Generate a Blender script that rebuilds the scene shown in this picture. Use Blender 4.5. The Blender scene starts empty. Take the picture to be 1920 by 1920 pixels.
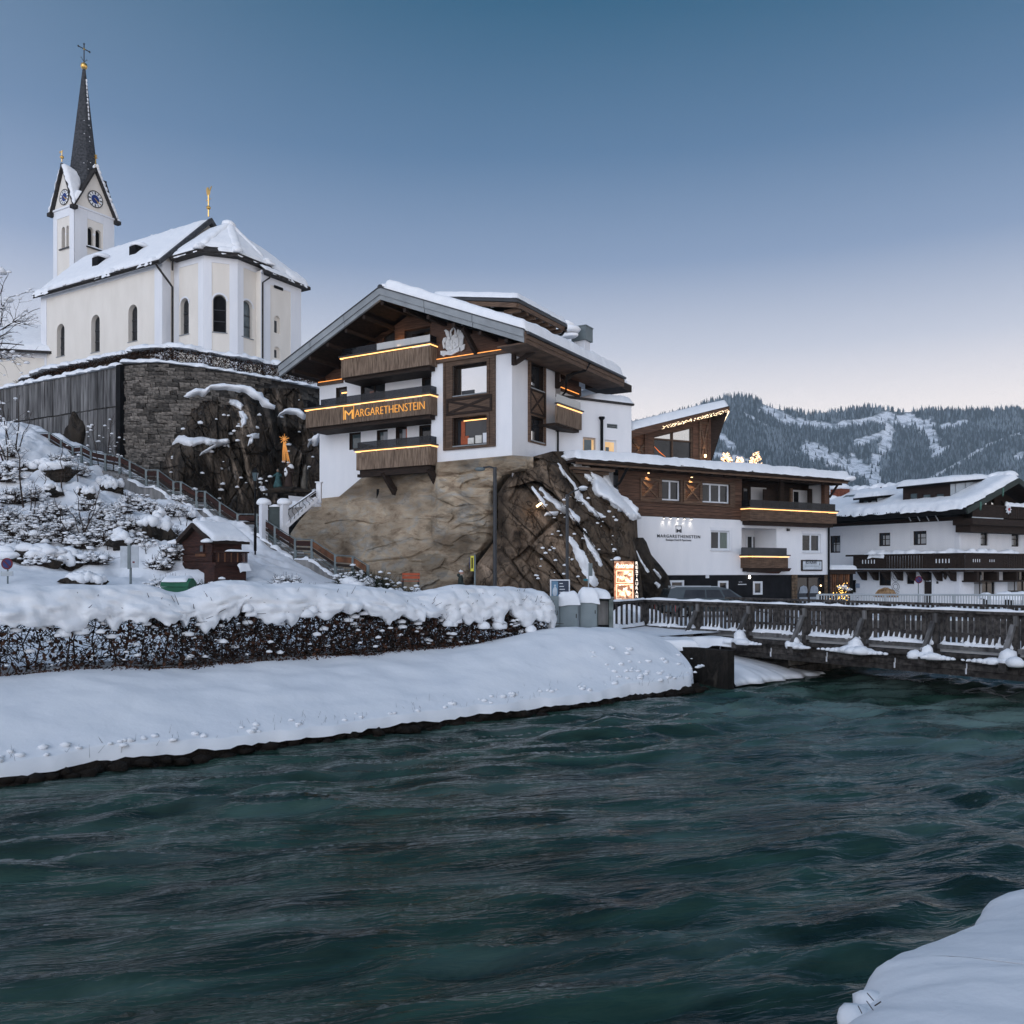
import bpy, bmesh, math, random
import numpy as np
from mathutils import Vector, Matrix
random.seed(11)
SC = bpy.context.scene
COL = SC.collection
R = math.radians
# ------------------------------------------------------------------ camera
F, CX, HY, EYE = 1633.0, 960.0, 1070.0, 4.0        # focal length / horizon in photo pixels, eye height above the water
cam_d = bpy.data.cameras.new('camera'); cam = bpy.data.objects.new('camera', cam_d); COL.objects.link(cam)
cam.location = (0, 0, EYE); cam.rotation_euler = (R(90), 0, 0)
cam_d.sensor_width = 36; cam_d.lens = 36*F/1920; cam_d.shift_y = (HY-960)/1920
cam_d.clip_start = .1; cam_d.clip_end = 30000
SC.camera = cam
# ------------------------------------------------------------------ sky, sun, exposure (dusk)
W = bpy.data.worlds.new('World'); SC.world = W; W.use_nodes = True
nt = W.node_tree; nt.nodes.clear()
SUN_EL, SUN_ROT = R(15), R(199)                     # the afterglow stands behind the camera, to the left
def N(tp, **kw):
 n = nt.nodes.new(tp)
 for k, v in kw.items(): setattr(n, k, v)
 return n
def L(a, b): nt.links.new(a, b)
tc = N('ShaderNodeTexCoord'); sep = N('ShaderNodeSeparateXYZ'); L(tc.outputs['Generated'], sep.inputs[0])
ramp = N('ShaderNodeValToRGB'); L(sep.outputs['Z'], ramp.inputs[0])
SKY_STOPS = [(0, (1.12, 1.0, .93)), (.17, (1.06, .965, .94)), (.24, (.61, .63, .73)), (.33, (.245, .325, .49)), (.43, (.090, .180, .325)), (.55, (.009, .091, .185)), (1, (.013, .088, .178))]
cr = ramp.color_ramp
cr.elements[0].position = 0; cr.elements[0].color = (*SKY_STOPS[0][1], 1)
cr.elements[1].position = 1; cr.elements[1].color = (*SKY_STOPS[-1][1], 1)
for p_, c_ in SKY_STOPS[1:-1]:
 e_ = cr.elements.new(p_); e_.color = (*c_, 1)
# broad afterglow round the side where the sun went down (behind the camera and to the left)
gd = Vector((-math.sin(R(42)), -math.cos(R(42)), .25)).normalized()
dot = N('ShaderNodeVectorMath', operation='DOT_PRODUCT'); L(tc.outputs['Generated'], dot.inputs[0]); dot.inputs[1].default_value = gd
mr = N('ShaderNodeMapRange'); mr.interpolation_type = 'SMOOTHSTEP'; L(dot.outputs['Value'], mr.inputs[0])
mr.inputs[1].default_value = -.55; mr.inputs[2].default_value = 1.0; mr.inputs[3].default_value = 0; mr.inputs[4].default_value = 1
glow = N('ShaderNodeMix', data_type='RGBA', blend_type='ADD'); L(mr.outputs[0], glow.inputs[0]); L(ramp.outputs[0], glow.inputs[6]); glow.inputs[7].default_value = (.40, .39, .46, 1)
sky = N('ShaderNodeTexSky', sky_type='NISHITA'); sky.sun_disc = False
sky.sun_elevation = R(4); sky.sun_rotation = SUN_ROT; sky.altitude = 800; sky.dust_density = .5; sky.ozone_density = 2
sk = N('ShaderNodeMix', data_type='RGBA', blend_type='ADD'); sk.inputs[0].default_value = .012; L(glow.outputs[2], sk.inputs[6]); L(sky.outputs[0], sk.inputs[7])
bg = N('ShaderNodeBackground'); bg.inputs[1].default_value = 1.0
wo = N('ShaderNodeOutputWorld'); L(sk.outputs[2], bg.inputs[0]); L(bg.outputs[0], wo.inputs[0])
sun_d = bpy.data.lights.new('sun', 'SUN'); sun = bpy.data.objects.new('sun', sun_d); COL.objects.link(sun)
sun_d.energy = 1.4; sun_d.angle = R(50); sun_d.color = (.80, .88, 1.0)
sv = Vector((math.sin(SUN_ROT)*math.cos(SUN_EL), math.cos(SUN_ROT)*math.cos(SUN_EL), math.sin(SUN_EL)))
sun.rotation_euler = sv.to_track_quat('Z', 'Y').to_euler()
vs = SC.view_settings; vs.view_transform = 'Standard'; vs.look = 'None'; vs.gamma = 1; vs.exposure = 0; vs.use_curve_mapping = False
SC.cycles.use_denoising = True
SC.cycles.max_bounces = 6; SC.cycles.diffuse_bounces = 3; SC.cycles.glossy_bounces = 3; SC.cycles.transmission_bounces = 4; SC.cycles.transparent_max_bounces = 6; SC.cycles.volume_bounces = 1
# ------------------------------------------------------------------ noise (vectorised)
def _hash(ix, iy, iz, seed):
 h = (ix.astype(np.int64)*374761393 + iy.astype(np.int64)*668265263 + iz.astype(np.int64)*2147483647 + seed*974711) & 0x7fffffff
 h = ((h ^ (h >> 13))*1274126177) & 0x7fffffff
 return ((h ^ (h >> 16)) & 0xffff)/65535.0*2-1
def vn(p, seed=0):
 seed = int(seed*10); p = np.asarray(p, float); i = np.floor(p); f = p-i; u = f*f*f*(f*(f*6-15)+10); i = i.astype(np.int64)
 r = 0
 for a in (0, 1):
  for b in (0, 1):
   for c in (0, 1):
    w = (u[..., 0] if a else 1-u[..., 0])*(u[..., 1] if b else 1-u[..., 1])*(u[..., 2] if c else 1-u[..., 2])
    r = r+w*_hash(i[..., 0]+a, i[..., 1]+b, i[..., 2]+c, seed)
 return r
def fbm(p, octv=4, seed=0, gain=.5, lac=2.03):
 p = np.asarray(p, float); r = 0; a = 1; t = 0
 for k in range(octv):
  r = r+a*vn(p*lac**k+k*17.3, seed+k*31); t += a; a *= gain
 return r/t
def facets(a, b, seed=0):
 """fractured rock: every cell of a jittered grid is a tilted plane -> relief (about -1..1), cell tone 0..1, distance to the crack"""
 a, b = np.broadcast_arrays(np.asarray(a, float), np.asarray(b, float)); ia, ib = np.floor(a).astype(np.int64), np.floor(b).astype(np.int64); seed = int(seed)
 f1 = np.full(a.shape, 9.); f2 = f1.copy(); h = f1*0; t = f1*0; zz = ia*0
 for i in (-1, 0, 1):
  for j in (-1, 0, 1):
   ci, cj = ia+i, ib+j; H = lambda k: _hash(ci, cj, zz, seed+k)
   dx, dy = a-(ci+.5+.45*H(1)), b-(cj+.5+.45*H(2)); d = np.hypot(dx, dy); hh = H(3)*.6+dx*H(4)*.9+dy*H(5)*.9; near = d < f1
   f2 = np.where(near, f1, np.minimum(f2, d)); h = np.where(near, hh, h); t = np.where(near, H(6)*.5+.5, t); f1 = np.where(near, d, f1)
 return h, t, f2-f1
def P3(x, y, z=0):
 x, y = np.broadcast_arrays(np.asarray(x, float), np.asarray(y, float)); return np.stack([x, y, np.zeros_like(x)+z], -1)
def ss(a, b, x):
 t = np.clip((np.asarray(x, float)-a)/(b-a), 0, 1); return t*t*(3-2*t)
# ------------------------------------------------------------------ photo geometry: pixel + depth -> point; pixel + plane -> local coordinates
def at(px, py, Y): return Vector(((px-CX)/F*Y, Y, EYE-(py-HY)/F*Y))
class Frame:
 """vertical planes of one building: origin on the ground plan, x along its front, y into it"""
 def __init__(s, ox, oy, deg):
  s.o = (ox, oy); s.deg = deg; c, n = math.cos(R(deg)), math.sin(R(deg)); s.xh = (c, n); s.yh = (-n, c)
 def on_y(s, px, py, y=0):
  r = (px-CX)/F; k = r*s.yh[0]+s.yh[1]; Y = (s.o[0]*s.yh[0]+s.o[1]*s.yh[1]+y)/k
  return ((r*Y-s.o[0])*s.xh[0]+(Y-s.o[1])*s.xh[1], EYE-(py-HY)/F*Y)
 def on_x(s, px, py, x=0):
  r = (px-CX)/F; k = r*s.xh[0]+s.xh[1]; Y = (s.o[0]*s.xh[0]+s.o[1]*s.xh[1]+x)/k
  return ((r*Y-s.o[0])*s.yh[0]+(Y-s.o[1])*s.yh[1], EYE-(py-HY)/F*Y)
 def X(s, px, y=0): return s.on_y(px, 0, y)[0]
 def Yy(s, px, x=0): return s.on_x(px, 0, x)[0]
 def Z(s, px, py, y=0): return s.on_y(px, py, y)[1]
 def loc(s, p):
  dx, dy = p[0]-s.o[0], p[1]-s.o[1]; return Vector((dx*s.xh[0]+dy*s.xh[1], dx*s.yh[0]+dy*s.yh[1], p[2]))
 def world(s, x, y, z=0): return Vector((s.o[0]+x*s.xh[0]+y*s.yh[0], s.o[1]+x*s.xh[1]+y*s.yh[1], z))
RD, RN = Vector((.7804, .6252, 0)), Vector((-.6252, .7804, 0))      # along the river / away from the camera
def riv(d, n, z=0): v = RD*d+RN*n; return Vector((v.x, v.y, z))
def dn(p): return (p[0]*RD.x+p[1]*RD.y, p[0]*RN.x+p[1]*RN.y)
# ------------------------------------------------------------------ mesh builder
def _ico(sub):
 bm = bmesh.new(); bmesh.ops.create_icosphere(bm, subdivisions=sub, radius=1); bm.verts.ensure_lookup_table()
 v = np.array([w.co[:] for w in bm.verts]); f = [[w.index for w in q.verts] for q in bm.faces]; bm.free(); return v, f
ICO = {k: _ico(k) for k in (1, 2, 3)}
class MB:
 def __init__(s): s.v = []; s.f = []; s.m = []
 def add(s, vs_, fs, m=0):
  b = len(s.v); s.v.extend([tuple(map(float, q)) for q in vs_]); s.f.extend([tuple(i+b for i in q) for q in fs]); s.m.extend([m]*len(fs)); return s
 def box(s, x0, x1, y0, y1, z0, z1, m=0):
  return s.add([(x0, y0, z0), (x1, y0, z0), (x1, y1, z0), (x0, y1, z0), (x0, y0, z1), (x1, y0, z1), (x1, y1, z1), (x0, y1, z1)],
                     [(0, 3, 2, 1), (4, 5, 6, 7), (0, 1, 5, 4), (1, 2, 6, 5), (2, 3, 7, 6), (3, 0, 4, 7)], m)
 def beam(s, p, q, w, h, up=(0, 0, 1), m=0):
  p, q = Vector(p), Vector(q); d = (q-p).normalized(); u = Vector(up); sd = d.cross(u)
  if sd.length < 1e-5: sd = d.cross(Vector((0, 1, 0)))
  sd.normalize(); u = sd.cross(d); a = sd*w/2; b = u*h/2
  return s.add([p-a-b, p+a-b, p+a+b, p-a+b, q-a-b, q+a-b, q+a+b, q-a+b], [(0, 1, 2, 3), (7, 6, 5, 4), (0, 4, 5, 1), (1, 5, 6, 2), (2, 6, 7, 3), (3, 7, 4, 0)], m)
 def tube(s, pts, r, n=6, m=0, cap=True):
  pts = [Vector(p) for p in pts]; k = len(pts); rr = [r]*k if isinstance(r, (int, float)) else list(r); vs_ = []
  d0 = (pts[1]-pts[0]).normalized(); u = d0.orthogonal().normalized()
  for i, p in enumerate(pts):
   d = (pts[min(i+1, k-1)]-pts[max(i-1, 0)]).normalized(); u = (u-d*u.dot(d)).normalized(); w = d.cross(u)
   for j in range(n):
    a = 2*math.pi*j/n; vs_.append(p+(u*math.cos(a)+w*math.sin(a))*rr[i])
  fs = [(i*n+j, i*n+(j+1) % n, (i+1)*n+(j+1) % n, (i+1)*n+j) for i in range(k-1) for j in range(n)]
  if cap: fs += [tuple(range(n))[::-1], tuple((k-1)*n+j for j in range(n))]
  return s.add(vs_, fs, m)
 def prism(s, poly, ax, a0, a1, m=0):
  n = len(poly); mk = {'y': lambda a, b, c: (a, c, b), 'x': lambda a, b, c: (c, a, b), 'z': lambda a, b, c: (a, b, c)}[ax]
  vs_ = [mk(a, b, a0) for a, b in poly]+[mk(a, b, a1) for a, b in poly]
  return s.add(vs_, [tuple(range(n))[::-1], tuple(range(n, 2*n))]+[(i, (i+1) % n, n+(i+1) % n, n+i) for i in range(n)], m)
 def lathe(s, prof, c=(0, 0, 0), n=12, m=0, rot=0):
  c = Vector(c); vs_ = [c+Vector((r*math.cos(2*math.pi*j/n+rot), r*math.sin(2*math.pi*j/n+rot), z)) for r, z in prof for j in range(n)]
  k = len(prof); fs = [(i*n+j, i*n+(j+1) % n, (i+1)*n+(j+1) % n, (i+1)*n+j) for i in range(k-1) for j in range(n)]
  fs += [tuple(range(n))[::-1], tuple((k-1)*n+j for j in range(n))]; return s.add(vs_, fs, m)
 def blob(s, c, r, sub=1, seed=0, amt=.25, m=0, flat=-.4, fr=1.3, rot=0):
  v, f = ICO[sub]; r = np.array(r if hasattr(r, '__len__') else (r, r, r), float)
  w = v*(1+amt*vn(v*fr+seed*7.13, seed))[:, None]
  if flat is not None: w[:, 2] = np.where(w[:, 2] < flat, flat+(w[:, 2]-flat)*.15, w[:, 2])
  w = w*r
  if rot: c_, n_ = math.cos(rot), math.sin(rot); w = np.stack([w[:, 0]*c_-w[:, 1]*n_, w[:, 0]*n_+w[:, 1]*c_, w[:, 2]], 1)
  return s.add(w+np.array(c, float), f, m)
 def grid(s, Pts, m=0, closed_u=False):
  a, b = Pts.shape[:2]; fs = [(i*b+j, i*b+j+1, (i+1)*b+j+1, (i+1)*b+j) for i in range(a-1) for j in range(b-1)]
  if closed_u: fs += [((a-1)*b+j, (a-1)*b+j+1, j+1, j) for j in range(b-1)]
  return s.add(Pts.reshape(-1, 3), fs, m)
 def wall(s, T, outer, holes=(), depth=.2, m=0, mr=None, back=False):
  """sheet with openings; T(a, b, d) maps along / up / inwards; every opening gets its reveals"""
  from mathutils.geometry import tessellate_polygon
  loops = [list(outer)]+[list(h) for h in holes]; flat = [p for l in loops for p in l]
  tri = tessellate_polygon([[Vector((a, b, 0)) for a, b in l] for l in loops])
  s.add([T(a, b, 0) for a, b in flat], [tuple(t) for t in tri], m)
  for h in holes:
   n = len(h); s.add([T(a, b, 0) for a, b in h]+[T(a, b, depth) for a, b in h], [(i, (i+1) % n, n+(i+1) % n, n+i) for i in range(n)], m if mr is None else mr)
  if back:
   n = len(outer); s.add([T(a, b, 0) for a, b in outer]+[T(a, b, depth) for a, b in outer], [(i, (i+1) % n, n+(i+1) % n, n+i) for i in range(n)], m)
  return s
 def build(s, name, mats, parent=None, smooth=False, **kw):
  me = bpy.data.meshes.new(name)
  if len(s.f) > 60000 and all(len(q) == len(s.f[0]) for q in s.f): pass
  me.from_pydata(s.v, [], s.f); mats = mats if isinstance(mats, (list, tuple)) else [mats]
  for q in mats: me.materials.append(q)
  if len(mats) > 1: me.polygons.foreach_set('material_index', s.m)
  if smooth: me.polygons.foreach_set('use_smooth', [True]*len(me.polygons))
  me.update(); return link(name, me, parent, **kw)
def link(name, me, parent=None, **kw):
 o = bpy.data.objects.new(name, me); COL.objects.link(o)
 if parent is not None: o.parent = parent
 for k, v in kw.items(): o[k] = v
 return o
def npmesh(name, verts, faces, mats, smooth=True, parent=None, midx=None, **kw):
 """fast path for big arrays: verts (n,3), faces (m,3|4)"""
 verts = np.asarray(verts, np.float32); faces = np.asarray(faces, np.int32); k = faces.shape[1]
 me = bpy.data.meshes.new(name); me.vertices.add(len(verts)); me.vertices.foreach_set('co', verts.ravel())
 me.loops.add(faces.size); me.loops.foreach_set('vertex_index', faces.ravel()); me.polygons.add(len(faces))
 me.polygons.foreach_set('loop_start', np.arange(0, faces.size, k, dtype=np.int32)); me.polygons.foreach_set('loop_total', np.full(len(faces), k, np.int32))
 for q in (mats if isinstance(mats, (list, tuple)) else [mats]): me.materials.append(q)
 if midx is not None: me.polygons.foreach_set('material_index', np.asarray(midx, np.int32))
 if smooth: me.polygons.foreach_set('use_smooth', np.ones(len(faces), bool))
 me.update(calc_edges=True); me.validate(); return link(name, me, parent, **kw)
def gridfaces(a, b):
 i, j = np.meshgrid(np.arange(a-1), np.arange(b-1), indexing='ij'); q = (i*b+j).ravel()
 return np.stack([q, q+1, q+b+1, q+b], 1)
def thing(name, label, cat, loc=(0, 0, 0), deg=0, group=None):
 o = bpy.data.objects.new(name, None); COL.objects.link(o); o.location = loc; o.rotation_euler = (0, 0, R(deg)); o.empty_display_size = .3
 o['label'] = label; o['category'] = cat
 if group: o['group'] = group
 return o
def tag(o, label, cat, group=None):
 o['label'] = label; o['category'] = cat
 if group: o['group'] = group
 return o
def dup(root, loc=None, deg=None, label=None, group=None, scale=None):
 r = root.copy(); COL.objects.link(r)
 if loc is not None: r.location = loc
 if deg is not None: r.rotation_euler = (0, 0, R(deg))
 if scale is not None: r.scale = (scale,)*3
 if label: r['label'] = label
 if group: r['group'] = group
 for ch in list(root.children):
  c = ch.copy(); COL.objects.link(c); c.parent = r
  for g in list(ch.children):
   q = g.copy(); COL.objects.link(q); q.parent = c
 return r
def text_mesh(txt, width=None, height=None, extrude=.02, bold=0, shear=0, spacing=1.0, bevel=0):
 cu = bpy.data.curves.new('lettering', 'FONT'); cu.body = txt; cu.size = 1; cu.extrude = extrude; cu.offset = bold; cu.shear = shear; cu.space_character = spacing; cu.align_x = 'LEFT'
 o = bpy.data.objects.new('lettering', cu); COL.objects.link(o); me = bpy.data.meshes.new_from_object(o); bpy.data.objects.remove(o); bpy.data.curves.remove(cu)
 v = np.array([q.co[:] for q in me.vertices]); mn, mx = v.min(0), v.max(0)
 k = width/(mx[0]-mn[0]) if width else height/(mx[1]-mn[1]); ky = height/(mx[1]-mn[1]) if height else k
 v[:, 0] = (v[:, 0]-mn[0])*k; v[:, 1] = (v[:, 1]-mn[1])*ky
 return v, [tuple(p.vertices) for p in me.polygons]
def put_text(mb, txt, T, width=None, height=None, extrude=.02, m=0, **kw):
 """T(a, b, d): along / up / outwards"""
 v, f = text_mesh(txt, width, height, extrude, **kw); mb.add([T(a, b, d) for a, b, d in v], f, m)
def pad(mb, A, B, C, D, h, r=.35, nu=24, nv=12, lump=.12, rag=.08, seed=0, up=(0, 0, 1), m=0, drop=0, freq=1.2):
 """pillow of snow over the quad A-B-C-D (A,B along one edge): rounded rims, uneven top, ragged overhanging edge"""
 A, B, C, D = [np.array(q, float) for q in (A, B, C, D)]; up = np.array(up, float)
 u = np.linspace(0, 1, nu+1)[:, None]; v = np.linspace(0, 1, nv+1)[None, :]
 u = .5-.5*np.cos(np.pi*u)*.35-(.5-u)*.65+0*v if nu > 4 else u+0*v
 v = (.5-.5*np.cos(np.pi*v)*.5-(.5-v)*.5)+0*u
 Pb = A*((1-u)*(1-v))[..., None]+B*(u*(1-v))[..., None]+C*(u*v)[..., None]+D*((1-u)*v)[..., None]
 Lu = np.linalg.norm(B-A); Lv = np.linalg.norm(D-A); eu = (B-A)/max(Lu, 1e-6); ev = (D-A)/max(Lv, 1e-6)
 n1 = fbm(Pb*freq, 3, seed); n2 = vn(Pb*2.6, seed+5)
 du = np.minimum(u, 1-u)*Lu; dv = np.minimum(v, 1-v)*Lv
 pr = lambda d: np.sqrt(np.clip(1-(1-np.clip(d/r, 0, 1))**2, 0, 1))
 t = pr(du)*pr(dv); th = h*t*(1+lump*2*n1+lump*.6*n2)
 ed = np.clip(1-dv/r, 0, 1)*np.sign(v-.5); eU = np.clip(1-du/r, 0, 1)*np.sign(u-.5)
 rg = rag*(n2+.6*vn(Pb*5.3, seed+9))
 Pt = Pb+up*th[..., None]+ev*(ed*rg)[..., None]+eu*(eU*rg)[..., None]
 if drop: Pt = Pt-np.array((0, 0, 1.))*(drop*np.clip(-ed, 0, 1)**2*(1+.5*n2))[..., None]
 mb.grid(Pt, m); mb.grid((Pb+ev*(ed*rg)[..., None]+eu*(eU*rg)[..., None]-np.array((0, 0, 1.))*((drop*np.clip(-ed, 0, 1)**2*(1+.5*n2))[..., None] if drop else 0))[::-1], m)
 return mb
# ------------------------------------------------------------------ materials
MAT = {}
def mat(name, col, rough=.75, col2=None, scale=4, stretch=(1, 1, 1), detail=6, lo=.35, hi=.65, var=.12, bump=0, bscale=None, bstretch=None, spec=.3, metal=0, emit=0, ecol=None, rnd=0, dist=0, bdist=.02, coat=0, alpha=None):
 m = bpy.data.materials.new(name); m.use_nodes = True; t = m.node_tree; b = t.nodes['Principled BSDF']; MAT[name] = m
 b.inputs['Roughness'].default_value = rough; b.inputs['Specular IOR Level'].default_value = spec; b.inputs['Metallic'].default_value = metal
 if coat: b.inputs['Coat Weight'].default_value = coat
 c1 = Vector(col); c2 = Vector(col2) if col2 is not None else c1*(1+var); c1 = c1 if col2 is not None else c1*(1-var)
 tcn = t.nodes.new('ShaderNodeTexCoord'); mp = t.nodes.new('ShaderNodeMapping'); mp.inputs['Scale'].default_value = stretch; t.links.new(tcn.outputs['Object'], mp.inputs[0])
 nz = t.nodes.new('ShaderNodeTexNoise'); nz.inputs['Scale'].default_value = scale; nz.inputs['Detail'].default_value = detail; nz.inputs['Distortion'].default_value = dist; t.links.new(mp.outputs[0], nz.inputs['Vector'])
 rp = t.nodes.new('ShaderNodeValToRGB'); rp.color_ramp.elements[0].position = lo; rp.color_ramp.elements[1].position = hi
 rp.color_ramp.elements[0].color = (*c1, 1); rp.color_ramp.elements[1].color = (*c2, 1); t.links.new(nz.outputs[0], rp.inputs[0])
 out = rp.outputs[0]
 if rnd:
  oi = t.nodes.new('ShaderNodeObjectInfo'); mr_ = t.nodes.new('ShaderNodeMapRange'); mr_.inputs[3].default_value = 1-rnd; mr_.inputs[4].default_value = 1+rnd; t.links.new(oi.outputs['Random'], mr_.inputs[0])
  mx = t.nodes.new('ShaderNodeVectorMath'); mx.operation = 'SCALE'; t.links.new(out, mx.inputs[0]); t.links.new(mr_.outputs[0], mx.inputs['Scale']); out = mx.outputs[0]
 t.links.new(out, b.inputs['Base Color'])
 if bump:
  mp2 = t.nodes.new('ShaderNodeMapping'); mp2.inputs['Scale'].default_value = bstretch or stretch; t.links.new(tcn.outputs['Object'], mp2.inputs[0])
  n2 = t.nodes.new('ShaderNodeTexNoise'); n2.inputs['Scale'].default_value = bscale or scale*2; n2.inputs['Detail'].default_value = 8; t.links.new(mp2.outputs[0], n2.inputs['Vector'])
  bp = t.nodes.new('ShaderNodeBump'); bp.inputs['Strength'].default_value = bump; bp.inputs['Distance'].default_value = bdist; t.links.new(n2.outputs[0], bp.inputs['Height']); t.links.new(bp.outputs[0], b.inputs['Normal'])
 if emit:
  b.inputs['Emission Color'].default_value = (*(ecol or col), 1); b.inputs['Emission Strength'].default_value = emit
 return m
def glass_sheet(name, tint, trans, rough=.03, base=(.02, .022, .026)):
 m = bpy.data.materials.new(name); m.use_nodes = True; t = m.node_tree; t.nodes.clear(); MAT[name] = m
 o = t.nodes.new('ShaderNodeOutputMaterial'); tr = t.nodes.new('ShaderNodeBsdfTransparent'); tr.inputs[0].default_value = (*tint, 1)
 pb = t.nodes.new('ShaderNodeBsdfPrincipled'); pb.inputs['Base Color'].default_value = (*base, 1); pb.inputs['Roughness'].default_value = rough
 mx = t.nodes.new('ShaderNodeMixShader'); mx.inputs[0].default_value = 1-trans; t.links.new(tr.outputs[0], mx.inputs[1]); t.links.new(pb.outputs[0], mx.inputs[2]); t.links.new(mx.outputs[0], o.inputs[0]); return m
SNOW = mat('snow', (.80, .815, .84), .85, (.86, .87, .885), 2.2, bump=.35, bscale=9, bdist=.03, spec=.2)
SNOWF = mat('snow_ground', (.79, .81, .84), .88, (.86, .87, .885), .7, bump=.45, bscale=3.2, bdist=.05, spec=.2)
PLW = mat('plaster_white', (.755, .76, .78), .9, (.80, .80, .815), 1.5, (1.2, 1.2, .4), bump=.12, bscale=40, bdist=.006)
PLG = mat('plaster_pale_trim', (.71, .72, .75), .9, (.76, .765, .785), 1.2, (1.5, 1.5, .3), bump=.1, bscale=40, bdist=.006)
PLC = mat('plaster_cream', (.715, .665, .595), .9, (.765, .715, .645), 1.0, (1.2, 1.2, .35), bump=.12, bscale=30, bdist=.006)
WDK = mat('wood_dark', (.012, .0075, .0055), .8, (.034, .020, .014), 3, (1, 1, 9), bump=.3)
WDH = mat('wood_cladding', (.050, .026, .017), .7, (.125, .066, .042), 2.2, (.6, .6, 11), bump=.3, rnd=.22)
WDB = mat('wood_brown', (.060, .036, .024), .7, (.15, .094, .062), 2.4, (.7, .7, 10), bump=.3, rnd=.15)
WBV = mat('wood_weathered_slat', (.10, .067, .045), .75, (.27, .195, .14), 3.0, (6, 6, .55), bump=.35, rnd=.2)
WGR = mat('wood_grey_plank', (.045, .042, .042), .85, (.21, .205, .20), 1.6, (3.2, 3.2, .32), bump=.6, rnd=.38, lo=.3, hi=.75)
WBR = mat('wood_bridge', (.018, .015, .014), .8, (.085, .075, .068), 2.2, (3, 3, 3), bump=.5, rnd=.25)
WOR = mat('wood_orange', (.07, .030, .016), .75, (.20, .085, .04), 2, (1, 1, 1), bump=.3, rnd=.3)
WRD = mat('wood_redbrown', (.018, .007, .0055), .8, (.048, .017, .011), 3, (1, 1, 6), bump=.3, rnd=.2)
MGR = mat('metal_grey', (.20, .215, .225), .45, (.27, .29, .30), 1.2, spec=.5, bump=.05)
MGL = mat('metal_pale', (.34, .37, .39), .45, (.43, .46, .48), 1.0, spec=.5)
MDK = mat('metal_dark', (.020, .022, .025), .5, (.032, .035, .04), 2, spec=.5)
MGN = mat('metal_greygreen', (.10, .125, .13), .5, (.15, .18, .185), 2, spec=.4)
SLT = mat('slate_roof', (.030, .032, .037), .8, (.085, .088, .095), 5, bump=.3, rnd=.35)
TIL = mat('roof_edge_dark', (.016, .014, .014), .85, (.045, .04, .038), 4, bump=.4)
GOLD = mat('gold', (.75, .46, .14), .3, metal=1, var=.1)
GLD = mat('glass_dark', (.012, .014, .017), .04, (.03, .032, .036), .8, spec=.5)
GLR = mat('glass_reflective', (.62, .63, .62), .025, (.66, .66, .65), .3, metal=1)
GLB = mat('glass_bluegrey', (.05, .075, .085), .06, (.10, .13, .14), 1.2, spec=.8)
SMK = glass_sheet('glass_smoked', (.40, .42, .46), .55)
CLR = glass_sheet('glass_sky_sheen', (.9, .9, .9), .3, .2, (.62, .62, .60))  # pale base colour stands in for bright sky mirrored in the balustrade glass
BLK = mat('black', (.006, .006, .0065), .8, (.011, .011, .012), 2, spec=.12)
DKR = mat('interior_dark', (.012, .010, .010), .9)
LED = mat('led_strip', (1, .55, .2), .5, emit=2.1, ecol=(1, .50, .17))
LEDO = mat('led_strip_deep', (1, .42, .1), .5, emit=1.4, ecol=(1, .34, .07))
LMPW = mat('lamp_warm', (1, .8, .5), .5, emit=5, ecol=(1, .66, .32))
LMPC = mat('lamp_white', (1, .95, .85), .5, emit=9, ecol=(1, .88, .72))
ROOM = mat('room_lit', (.55, .33, .15), .8, emit=.42, ecol=(1, .62, .28), col2=(.75, .52, .27), scale=1.5)
CONC = mat('concrete', (.16, .155, .15), .9, (.31, .295, .28), 1.6, (2, 2, .5), bump=.4)
STN = mat('stone_wall', (.028, .025, .022), .9, (.24, .21, .18), 2.6, bump=.7, bscale=6, bdist=.04, rnd=.62, lo=.3, hi=.8)
MORT = mat('mortar_dark', (.02, .018, .017), .95, (.06, .055, .05), 3, bump=.6)
BARK = mat('bark', (.018, .012, .010), .9, (.055, .038, .030), 6)
LEAF = mat('leaf_brown', (.022, .011, .007), .9, (.10, .045, .026), 3)
EVG = mat('evergreen_dark', (.012, .018, .012), .9, (.03, .036, .022), 5)
RED = mat('red_paint', (.35, .02, .02), .5)
CRT = mat('crest_white', (.55, .55, .55), .6, (.72, .71, .69), 6)
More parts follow.
